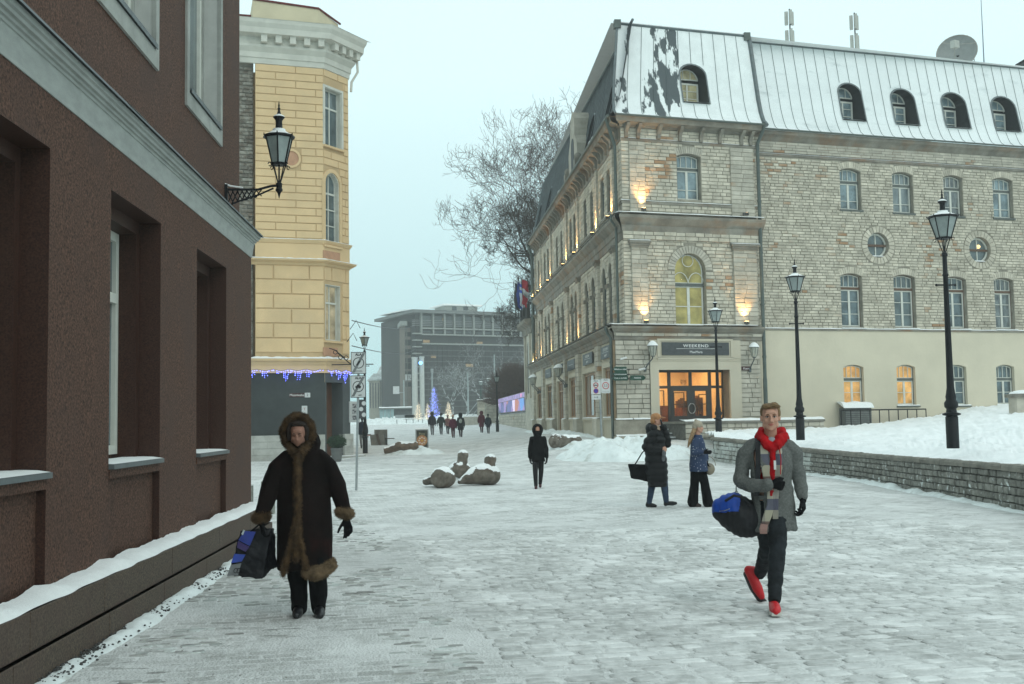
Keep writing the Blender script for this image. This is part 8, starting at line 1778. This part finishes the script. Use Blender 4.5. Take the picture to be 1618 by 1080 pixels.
# plaid scarf
pl_ = bpy.data.materials.new('plaid_wool'); pl_.use_nodes = True; T = pl_.node_tree; P_ = T.nodes['Principled BSDF']; P_.inputs['Roughness'].default_value = .95; g1 = T.nodes.new('ShaderNodeNewGeometry'); sp_ = T.nodes.new('ShaderNodeSeparateXYZ'); T.links.new(g1.outputs['Position'], sp_.inputs[0])
def band(ax, sc_, cols):
    a = T.nodes.new('ShaderNodeMath'); a.operation = 'MULTIPLY'; a.inputs[1].default_value = sc_; T.links.new(sp_.outputs[ax], a.inputs[0]); b = T.nodes.new('ShaderNodeMath'); b.operation = 'FRACT'; T.links.new(a.outputs[0], b.inputs[0]); r = T.nodes.new('ShaderNodeValToRGB'); r.color_ramp.interpolation = 'CONSTANT'; cr_ = r.color_ramp; cr_.elements[0].color = (*cols[0], 1); cr_.elements[0].position = 0; cr_.elements[1].position = 1/len(cols); cr_.elements[1].color = (*cols[1], 1)
    for k_, c in enumerate(cols[2:]): e = cr_.elements.new((k_+2)/len(cols)); e.color = (*c, 1)
    T.links.new(b.outputs[0], r.inputs[0]); return r.outputs[0]
b1 = band('Z', 2.6, ((.36, .33, .25), (.11, .11, .14), (.38, .35, .28), (.15, .10, .085))); b2 = band('X', 7, ((1, 1, 1), (.75, .75, .82))); mm_ = T.nodes.new('ShaderNodeMix'); mm_.data_type = 'RGBA'; mm_.blend_type = 'MULTIPLY'; mm_.inputs[0].default_value = 1; T.links.new(b1, mm_.inputs[6]); T.links.new(b2, mm_.inputs[7]); T.links.new(mm_.outputs[2], P_.inputs['Base Color'])
def scarf(pts, w): 
    m = MB(); f.strip(m, pts, w, .014); return blob('scarf', m, pl_, t, .007, 1, .4, folds(.006, 14, (1, 1, .3)))
scarf([(-.085, PY-.07, 1.45), (-.078, PY-.115, 1.36), (-.062, PY-.142, 1.22), (-.045, PY-.152, 1.12), (-.02, PY-.16, 1.0), (-.015, PY-.165, .90), (-.05, PY-.17, .80), (-.07, PY-.17, .74)], [.075, .082, .080, .06, .06, .075, .075, .065]); scarf([(.058, PY-.07, 1.43), (.050, PY-.125, 1.34), (.045, PY-.15, 1.2), (.030, PY-.155, 1.08), (.020, PY-.155, .95), (.022, PY-.155, .78)], [.05, .055, .062, .055, .05, .05])
m = MB()
for k in range(16): x = -.10+.058*k/15; f.limb(m, [(x, PY-.178, .745), (x-.012+.004*(k % 3), PY-.185, .70), (x-.008, PY-.18, .66)], [.0035, .003, .002], 4)
m.build('scarf_fringe', mat('pink_wool', (.36, .22, .19), .95), t, kind='stuff')
m = MB(); f.hand(m, (-.035, PY-.225, 1.085), (1, -.05, -.08), (.1, 1, -.2), (.1, -.3, 1), 1.05, 1.05); blob('glove', m, glove_m, t, .0055, 2); m = MB(); f.hand(m, (.252, PY-.025, .955), (.12, -.1, -1), (-.9, -.2, 0), (-.2, -1, -.1), .75, 1.08, .1, .5); blob('glove', m, glove_m, t, .0055, 2)
jn = mat('dark_jeans', (.012, .015, .018), .85, .5, 10, .4, 40)
for P, r in ((L1, [.105, .080, .058]), (L2, [.10, .078, .056])):
    a, b, c = map(V, P); m = MB(); f.limb(m, [a, a.lerp(b, .5)+V((0, -.01, 0)), b, b.lerp(c, .5)+V((0, .015, 0)), c], [r[0], r[0]*.88, r[1]*.92, r[1]*.86, r[2]], 14); blob('trouser_leg', m, jn, t, .009, 3, .5, folds(.009, 16, (1, 1, 1.3)))
redshoe = mat('red_trainer', (.55, .008, .014), .5, .12, 8, .2, 60, spec=.4); solew = mat('pale_sole', (.55, .53, .48), .6)
shoe(f, 'trainer', redshoe, t, (.005, .08, .02), (.02, -.17, .022), w=.054, h=.095, sole=solew, ankle=(.008, .07, .15))
o = shoe(f, 'trainer', redshoe, t, (-.215, PY+.40, .245), (-.10, PY+.36, .02), w=.052, h=.06, sole=None, ankle=(-.14, PY+.40, .26))
m = MB(); f.limb(m, [(-.245, PY+.42, .235), (-.18, PY+.40, .11), (-.115, PY+.38, .02), (-.07, PY+.35, .0)], [.022, .032, .034, .02], 10); blob('sole', m, mat('dark_sole', (.05, .04, .04), .6), t, .008, 3)
# duffel bag with its shoulder strap
bg_ = thing('duffel_bag', 'blue and black sports bag hanging from the shoulder of the man in grey', 'bag', f.q((-.28, PY+.02, .84)))
def bagpart(z0, z1, name, m_, inf=0):
    m = MB(); secs = []
    for k in range(9):
        g_ = k/8; x = -.47+.38*g_; e_ = math.sin(PI*min(1, max(0, .08+.84*g_)))**.5; secs.append((x, e_))
    for k, (x, e_) in enumerate(secs): f.ell(m, (x, PY-.0, .800-.10*(k/8-.5)), ((.058, (.15+inf)*e_, (.192+inf)*e_)))
    m_o = blob(name, m, m_, bg_, .012, 5, .5, folds(.010, 8)); return m_o
lower = mat('black_nylon', (.010, .010, .012), .6, .4, 10, .4, 25, spec=.3); blue_n = mat('blue_nylon', (.006, .055, .34), .55, .25, 8, .5, 14, spec=.4)
b_lo = bagpart(0, 0, 'bag_body', lower); b_up = bagpart(0, 0, 'blue_panel', blue_n, .008)
bm = bmesh.new(); bm.from_mesh(b_up.data); oz_ = f.B.z-wloc(bg_).z; ox_ = f.B.x-wloc(bg_).x
bmesh.ops.delete(bm, geom=[fa_ for fa_ in bm.faces if (fa_.calc_center_median().z-oz_) < .825-.02*math.sin(8*(fa_.calc_center_median().x-ox_)) or (fa_.calc_center_median().x-ox_) > -.205+.35*((fa_.calc_center_median().z-oz_)-.83)], context='FACES'); bm.to_mesh(b_up.data); bm.free()
m = MB(); f.limb(m, [(-.135, PY-.075, 1.43), (-.135, PY-.118, 1.33), (-.14, PY-.148, 1.2), (-.15, PY-.15, 1.1)], [.006]*4, 4); m = MB(); f.strip(m, [(-.128, PY-.02, 1.475), (-.128, PY-.085, 1.445), (-.126, PY-.118, 1.36), (-.126, PY-.146, 1.25), (-.128, PY-.152, 1.12), (-.135, PY-.15, .98)], .042, .012); m.build('strap', lower, bg_)
m = MB(); f.strip(m, [(-.128, PY-.02, 1.475), (-.16, PY+.08, 1.43), (-.26, PY+.12, 1.25), (-.30, PY+.09, 1.09)], .04, .01); f.strip(m, [(-.300, PY+.04, 1.13), (-.312, PY+.02, 1.07)], .04, .012); m.build('strap', lower, bg_)
m = MB(); hk = mat('steel', (.5, .5, .48), .3, metal=1)
f.limb(m, [(-.312, PY+.0, 1.08), (-.316, PY-.0, 1.04), (-.314, PY, 1.01)], [.007, .006, .008], 8); m.tube([f.q((-.314+.014*math.cos(a), PY, .995+.018*math.sin(a))) for a in np.linspace(0, 2*PI, 12)], .004, 6); m.build('carabiner', hk, bg_, smooth=True)
m = MB(); f.limb(m, [(-.40, PY-.135, .94), (-.33, PY-.165, .985), (-.24, PY-.165, .965), (-.20, PY-.14, .91)], [.012]*4, 8); m.build('carry_handle', lower, bg_, smooth=True)
m = MB(); f.limb(m, [(-.455, PY-.105, .845), (-.41, PY-.135, .852), (-.37, PY-.142, .868)], [.004]*3, 5); m.build('zip', hk, bg_)

# ---------------------------------------------------------------- woman on the phone, walking to the right
p0 = gray(1041, 801); p0 = V((at(1040, 801, p0.y).x, p0.y, p0.z)); t = person('woman in a long black puffer coat and tan cap, phone at her ear', p0); f = Fig(t)
body = MB(); f.head(body, (.015, 0, 1.645), .215, turn=PI/2-.15, nod=.05); f.limb(body, [(-.01, 0, 1.56), (-.02, 0, 1.42)], [.055, .06]); f.trunk(body, [(-.03, 0, .85, .11, .13), (-.03, 0, 1.1, .11, .13), (-.02, 0, 1.35, .10, .15), (-.02, 0, 1.43, .08, .09)])
f.limb(body, [(-.02, .14, 1.36), (.19, .10, 1.22), (.115, .02, 1.56)], [.05, .04, .028]); f.limb(body, [(-.04, -.15, 1.36), (-.18, -.18, 1.12), (.09, -.20, 1.09)], [.05, .04, .028])
G1 = [(-.06, .0, .85), (-.09, .0, .50), (-.165, .03, .10)]; G2 = [(.02, .0, .85), (.12, -.02, .50), (.15, .0, .12)]
for P in (G1, G2): f.limb(body, P, [.08, .055, .04])
f.hand(body, (.12, .0, 1.53), (-.25, 0, 1), (-1, -.2, 0), (.2, -1, .2), .8, .9); f.hand(body, (.075, -.20, 1.09), (1, -.1, .02), (0, .9, -.4), (0, .2, 1), .9, .9)
blob('body', body, skin, t, .009, 2, .4); f.face(lip=True)
puff = mat('black_puffer', (.0055, .006, .007), .55, .4, 6, .4, 20, spec=.2)
def puffy(c): return .018*abs(math.sin(c.z*26))+.006*noise.noise(c*9)
m = MB(); f.trunk(m, [(.0, .0, .40, .165, .17), (-.01, .0, .62, .20, .20), (-.02, 0, .85, .20, .20), (-.03, 0, 1.08, .175, .19), (-.02, 0, 1.28, .17, .20), (-.02, 0, 1.38, .14, .18), (-.02, 0, 1.46, .09, .11)], 28)
f.limb(m, [(-.02, .15, 1.38), (.10, .14, 1.27), (.19, .10, 1.20)], [.085, .085, .08]); f.limb(m, [(.19, .10, 1.20), (.175, .05, 1.36), (.135, .02, 1.50)], [.08, .07, .058]); f.limb(m, [(-.04, -.16, 1.38), (-.14, -.19, 1.25), (-.19, -.19, 1.13)], [.085, .085, .08]); f.limb(m, [(-.19, -.19, 1.13), (-.06, -.21, 1.09), (.055, -.205, 1.09)], [.08, .072, .06])
f.limb(m, [(-.12, .0, 1.46), (-.12, .05, 1.52), (-.05, .12, 1.5), (-.05, -.12, 1.5)], [.08, .07, .06, .06]); blob('coat', m, puff, t, .014, 2, .5, puffy)
m = MB(); f.limb(m, [(.0, 0, 1.50), (.02, -.02, 1.46)], [.07, .065]); blob('scarf', m, mat('beige_scarf', (.32, .24, .17), .9, .3, 14), t, .012, 2)
tan = mat('tan_cap_cloth', (.40, .20, .09), .85, .15, 10, .3, 50); m = MB(); f.ell(m, (-.0, 0, 1.70), (.105, .092, .078)); f.ell(m, (-.055, 0, 1.63), (.055, .082, .075)); blob('cap', m, tan, t, .010, 3); m = MB(); f.ell(m, (.125, -.0, 1.690), (.065, .070, .010), (0, .12)); m.build('cap_peak', tan, t, smooth=True)
m = MB(); f.hand(m, (.12, .0, 1.53), (-.25, 0, 1), (-1, -.2, 0), (.2, -1, .2), .8, 1.02); blob('glove', m, mat('dark_glove', (.03, .032, .035), .7), t, .008, 2)
ph = thing('phone', 'mobile phone held to her ear by the woman in the black puffer coat', 'phone', f.q((.085, -.05, 1.62))); m = MB(); m.hexa([f.q(q) for q in [(.07, -.03, 1.555), (.08, -.03, 1.555), (.08, .04, 1.555), (.07, .04, 1.555), (.055, -.03, 1.69), (.065, -.03, 1.69), (.065, .04, 1.69), (.055, .04, 1.69)]]); m.build('casing', mat('phone_grey', (.15, .15, .16), .3), ph)
bj = mat('blue_jeans', (.028, .048, .085), .85, .3, 9, .3, 40)
for P in (G1, G2): a, b, c = map(V, P); m = MB(); f.limb(m, [a, a.lerp(b, .5), b, b.lerp(c, .5), c], [.10, .09, .075, .066, .054]); blob('trouser_leg', m, bj, t, .013, 2, .5, folds(.006, 14))
bs = mat('black_trainer', (.012, .012, .013), .6, .3, 10); ws = mat('dark_rubber', (.06, .06, .06), .6)
shoe(f, 'trainer', bs, t, (-.20, .03, .01), (-.05, .02, .0), ankle=(-.17, .03, .12), w=.048); shoe(f, 'trainer', bs, t, (.14, 0, .03), (.33, -.02, .05), ankle=(.15, 0, .14), w=.048)
bg_ = thing('tote_bag', 'big black tote bag hanging behind the woman on the phone', 'bag', f.q((-.33, .02, .48))); m = MB(); m.hexa([f.q(q) for q in [(-.50, -.08, .56), (-.10, -.08, .46), (-.10, .10, .46), (-.50, .10, .56), (-.545, -.06, .82), (-.08, -.06, .80), (-.08, .08, .80), (-.545, .08, .82)]]); blob('bag_body', m, blk, bg_, .014, 2, .5, folds(.01, 8)); m = MB(); m.tube([f.q((-.42, .02, .80)), f.q((-.28, .06, 1.02)), f.q((-.16, .1, 1.15)), f.q((-.16, .04, .80))], .012, 6); m.build('strap', blk, bg_)
gl_ = thing('gloves', 'pair of grey gloves held in the bare hand of the woman on the phone', 'gloves', f.q((.12, -.2, .95))); m = MB(); f.limb(m, [(.12, -.20, 1.06), (.13, -.21, .98), (.12, -.2, .90)], [.035, .04, .035]); blob('knit', m, mat('grey_knit', (.12, .125, .13), .95, .3, 20), gl_, .012, 2)

# ---------------------------------------------------------------- girl with the beanie
p0 = gray(1107, 801); p0 = V((at(1106, 801, p0.y).x, p0.y, p0.z)); t = person('girl in a dark blue starry jacket, beige beanie and flared trousers, looking right', p0); f = Fig(t)
body = MB(); f.head(body, (.015, 0, 1.475), .20, turn=PI/2-.05, nod=.0); f.limb(body, [(-.0, 0, 1.40), (-.01, 0, 1.28)], [.048, .05]); f.trunk(body, [(-.02, 0, .72, .10, .12), (-.02, 0, 1.0, .10, .11), (-.01, 0, 1.22, .09, .13), (-.01, 0, 1.28, .07, .08)])
H1 = [(-.06, .02, .74), (-.09, .02, .42), (-.13, .03, .08)]; H2 = [(.03, 0, .74), (.10, 0, .42), (.15, .02, .08)]
for P in (H1, H2): f.limb(body, P, [.07, .05, .04])
f.limb(body, [(-.03, -.12, 1.22), (-.08, -.15, 1.02), (.09, -.18, 1.02)], [.045, .035, .025]); f.limb(body, [(.0, .12, 1.2), (.1, .1, 1.0), (.15, .05, .84)], [.045, .035, .025]); blob('body', body, skin, t, .009, 2, .4); f.face()
sj = bpy.data.materials.new('starry_jacket'); sj.use_nodes = True; T = sj.node_tree; P_ = T.nodes['Principled BSDF']; g1 = T.nodes.new('ShaderNodeNewGeometry'); v1 = T.nodes.new('ShaderNodeTexVoronoi'); v1.inputs['Scale'].default_value = 24; T.links.new(g1.outputs['Position'], v1.inputs['Vector']); r = T.nodes.new('ShaderNodeValToRGB'); r.color_ramp.elements[0].color = (.50, .52, .55, 1); r.color_ramp.elements[0].position = .16; r.color_ramp.elements[1].color = (.012, .030, .082, 1); r.color_ramp.elements[1].position = .20; T.links.new(v1.outputs['Distance'], r.inputs[0]); T.links.new(r.outputs[0], P_.inputs['Base Color']); P_.inputs['Roughness'].default_value = .7
m = MB(); f.trunk(m, [(.0, 0, .66, .175, .16), (-.01, 0, .80, .165, .155), (-.01, 0, 1.0, .145, .145), (-.005, 0, 1.18, .135, .15), (-.0, 0, 1.27, .10, .11), (.005, 0, 1.345, .072, .075)], 26)
f.limb(m, [(-.03, -.12, 1.23), (-.07, -.15, 1.13), (-.085, -.155, 1.02)], [.07, .068, .062]); f.limb(m, [(-.085, -.155, 1.02), (.0, -.175, 1.02), (.07, -.18, 1.02)], [.062, .055, .045]); f.limb(m, [(.02, .12, 1.22), (.1, .1, 1.05), (.145, .06, .88)], [.07, .06, .05]); blob('jacket', m, sj, t, .012, 3, .5, folds(.008, 9))
m = MB(); f.ell(m, (.0, 0, 1.535), (.098, .094, .082)); f.ell(m, (-.055, 0, 1.49), (.05, .08, .07)); f.ell(m, (-.03, 0, 1.62), (.03, .03, .02)); bn = mat('beige_knit', (.36, .31, .24), .95, .2, 8, .6, 40, stretch=(1, 1, .3)); blob('beanie', m, bn, t, .010, 2)
m = MB(); f.limb(m, [(-.06, -.03, 1.45), (-.11, -.05, 1.34), (-.155, -.06, 1.22), (-.19, -.05, 1.12)], [.045, .04, .035, .015]); blob('hair', m, mat('blond_hair', (.34, .22, .12), .7, .3, 30, .5, 80), t, .010, 2)
m = MB(); f.hand(m, (.085, -.18, 1.02), (1, 0, .02), (0, 1, -.2), (0, .1, 1), .35, .95); blob('glove', m, glove_m, t, .008, 2); m = MB(); f.hand(m, (.15, .05, .86), (.1, 0, -1), (1, 0, 0), (0, -1, 0), .9, .9); blob('glove', m, glove_m, t, .008, 2)
for P in (H1, H2): a, b, c = map(V, P); m = MB(); f.limb(m, [a, b, b.lerp(c, .6), c+V((0, 0, .0))], [.10, .085, .095, .105]); blob('trouser_leg', m, blk, t, .013, 2, .5, folds(.006, 9))
bb_ = mat('brown_boot', (.045, .028, .024), .6)
shoe(f, 'boot', bb_, t, (-.15, .03, .01), (.0, .0, .0), w=.05); shoe(f, 'boot', bb_, t, (.14, .02, .01), (.30, .0, .01), w=.05)
bg_ = thing('handbag', 'round olive metallic handbag hanging at the side of the girl with the beanie', 'bag', f.q((.2, .05, .72))); m = MB(); f.ell(m, (.195, .06, .70), (.105, .05, .115)); blob('bag_body', m, mat('olive_leather', (.20, .17, .12), .4, .2, 8, spec=.5), bg_, .012, 3); m = MB(); m.tube([f.q((.195+.115*math.cos(a), .06, .76+.17*math.sin(a))) for a in np.linspace(0, PI, 12)], .007, 6); m.build('handle', mat('olive_leather', (.2, .17, .12)), bg_, smooth=True)

# ---------------------------------------------------------------- simpler walkers, each with pose, coat, hood or hat
def walker(u, v, hpx, label, coat_c, leg_c, hood=True, back=False, stride=.12, wide=1, long_=0, extra=None, hat=None, arms=((-.26, .0), (.26, .0)), vox=.02, face=True, ankle=True, coatname=None, shoe_c=(.02, .015, .015)):
    p0 = gray(u, v-1); p0 = V((at(u, v-1, p0.y).x, p0.y, p0.z)); Hh = (hpx*p0.y/1742); k = Hh/1.70; t = person(label, p0); f = Fig(t, PI if back else 0, k)
    skin_l = skin if face else blk
    b = MB(); f.head(b, (0, -.02, 1.575), .215, nod=.05); f.limb(b, [(0, 0, 1.49), (0, .01, 1.36)], [.05, .055]); f.trunk(b, [(0, 0, .8, .13, .09), (0, 0, 1.05, .12, .09), (0, 0, 1.3, .15, .10), (0, 0, 1.38, .09, .08)])
    ll = [[(-.07, .0, .82), (-.08, -.04-stride*.5, .46), (-.07, -stride, .08)], [(.07, .0, .82), (.075, .0, .46), (.045, stride, .12)]]
    for P in ll: f.limb(b, P, [.075, .05, .04])
    al = []
    for sx_, (ax_, ay) in ((-1, arms[0]), (1, arms[1])): P = [(sx_*.155, 0, 1.33), (ax_*.95, .03, 1.07), (ax_, ay-.05, .84)]; al.append(P); f.limb(b, P, [.045, .035, .028])
    blob('body', b, skin_l, t, vox*.8, 2, .4)
    cm = mat('walker_coat', coat_c, .85, .25, 5, .3, 20, spec=.1) if 0 else mat('coat_tone_%d_%d_%d' % tuple(int(c*999) for c in coat_c), coat_c, .85, .25, 5, .3, 20, spec=.1); lm = mat('legs_%02d%02d%02d' % tuple(int(c*99) for c in leg_c), leg_c, .85, .3, 8)
    m = MB(); zb = .72-long_; f.trunk(m, [(0, 0, zb, .20*wide, .15), (0, 0, .95, .185*wide, .145), (0, 0, 1.2, .18*wide, .14), (0, 0, 1.33, .165*wide, .12), (0, 0, 1.42, .10, .09)])
    for P in al: f.limb(m, P, [.075, .068, .055])
    if hood: f.limb(m, [(0, .03, 1.42), (0, .05, 1.5)], [.11, .12])
    blob('coat', m, cm, t, vox*.8, 3, .5, folds(.012, 7))
    if hood:
        m = MB(); N = 20; P = [(.118*math.cos(a), -.065, 1.575+.135*math.sin(a)) for a in np.linspace(-.5*PI, 1.5*PI, N)]; f.limb(m, P, [.036]*N, 8); f.ell(m, (0, .055, 1.59), (.135, .12, .15)); h_ = blob('hood', m, cm if hood is True else mat('hood_fur_dark', (.008, .007, .007), .95, .4, 20, .8, 60), t, vox*.7, 2)
        if face and not back: m = MB(); f.limb(m, [(-.07, -.085, 1.51), (0, -.11, 1.505), (.07, -.085, 1.51)], [.045, .045, .045]); f.ell(m, (0, -.03, 1.46), (.12, .11, .07)); blob('face_scarf', m, cm, t, vox*.6, 2)
    elif hat: m = MB(); f.ell(m, (0, .01, 1.645), (.105, .11, .09)); blob('hat', m, mat('hat_%02d%02d%02d' % tuple(int(c*99) for c in hat), hat, .9), t, vox*.7, 2)
    else: m = MB(); f.ell(m, (0, .035, 1.62), (.095, .105, .10)); blob('hair', m, mat('dark_hair', (.022, .014, .010), .8), t, vox*.7, 2)
    for P in ll: m = MB(); f.limb(m, P, [.095, .07, .052]); blob('trouser_leg', m, lm, t, vox*.8, 2)
    sm_ = mat('shoe_%02d%02d%02d' % tuple(int(c*99) for c in shoe_c), shoe_c, .6)
    for P in ll: x, y_, z_ = P[-1]; shoe(f, 'boot', sm_, t, (x, y_+.03, z_-.075), (x, y_-.17, max(0, z_-.10)), vox=vox*.6)
    for P in al:
        w_ = V(P[-1]); m = MB(); sg = 1 if w_.x > 0 else -1; f.hand(m, w_-V((0, 0, .05)), (0, -.1, -1), (-sg, -.3, 0), (-.2*sg, -1, 0), .7, 1); blob('glove', m, glove_m, t, max(.009, vox*.45), 2)
    if extra: extra(f, t)
    return f
walker(851, 771, 99, 'person all in black with the hood up and mouth covered, walking alone', (.0045, .0045, .005), (.006, .006, .007), hood='fur', wide=.95, stride=.16, arms=((-.215, .06), (.235, -.05)), vox=.014, shoe_c=(.05, .012, .015))
def backpack(col, z=1.15, s=1): 
    def g(f, t):
        b = thing('backpack', 'pale backpack on the back of the walker in black trousers', 'backpack', f.q((0, .16, z))); m = MB(); f.ell(m, (0, .17, z), (.12*s, .08, .17*s)); blob('bag_body', m, mat('backpack_pale', col, .8), b, .03, 2)
    return g
walker(683, 689, 36, 'walker in a dark coat and pale trousers, leftmost of the distant group', (.025, .022, .028), (.16, .155, .16), back=True, vox=.03, face=False, hood=True)
walker(697, 688, 33.5, 'walker in a grey-green jacket, second from left in the distant group', (.035, .045, .04), (.03, .035, .035), back=True, vox=.03, face=False, hood=False, arms=((-.30, .0), (.30, .0)))
walker(707.5, 687, 30, 'smaller walker in a dull pink jacket, middle of the distant group', (.22, .10, .09), (.03, .03, .035), back=True, vox=.03, face=False, hood=False, hat=(.3, .2, .18))
walker(716, 692.5, 36, 'walker in a burgundy jacket and matching trousers in the distant group', (.085, .012, .03), (.06, .010, .02), back=True, vox=.03, face=False, hood=False, hat=(.35, .22, .16), wide=1.1)
walker(728, 691.5, 38, 'walker in a long dark coat with a pale backpack, rightmost of the distant group', (.018, .020, .024), (.035, .012, .016), back=True, vox=.03, face=False, hood=True, wide=1.1, long_=.2, extra=backpack((.34, .36, .32)))
walker(761, 685, 34, 'distant walker in a long burgundy coat, left one of the pair by the piers', (.075, .010, .022), (.05, .008, .015), back=True, vox=.03, face=False, hood=True, long_=.25)
walker(771.5, 686.5, 31, 'distant walker in a dark blue coat, right one of the pair by the piers', (.015, .020, .032), (.025, .025, .03), back=True, vox=.03, face=False, hood=False, hat=(.05, .05, .05), long_=.12)
walker(572.5, 710, 50, 'walker in a navy jacket and grey trousers, half hidden behind the sign post', (.015, .022, .038), (.13, .135, .135), back=True, vox=.022, face=False, hood=False, wide=1.1, long_=-.02)

bpy.data.scenes.remove(WORK)
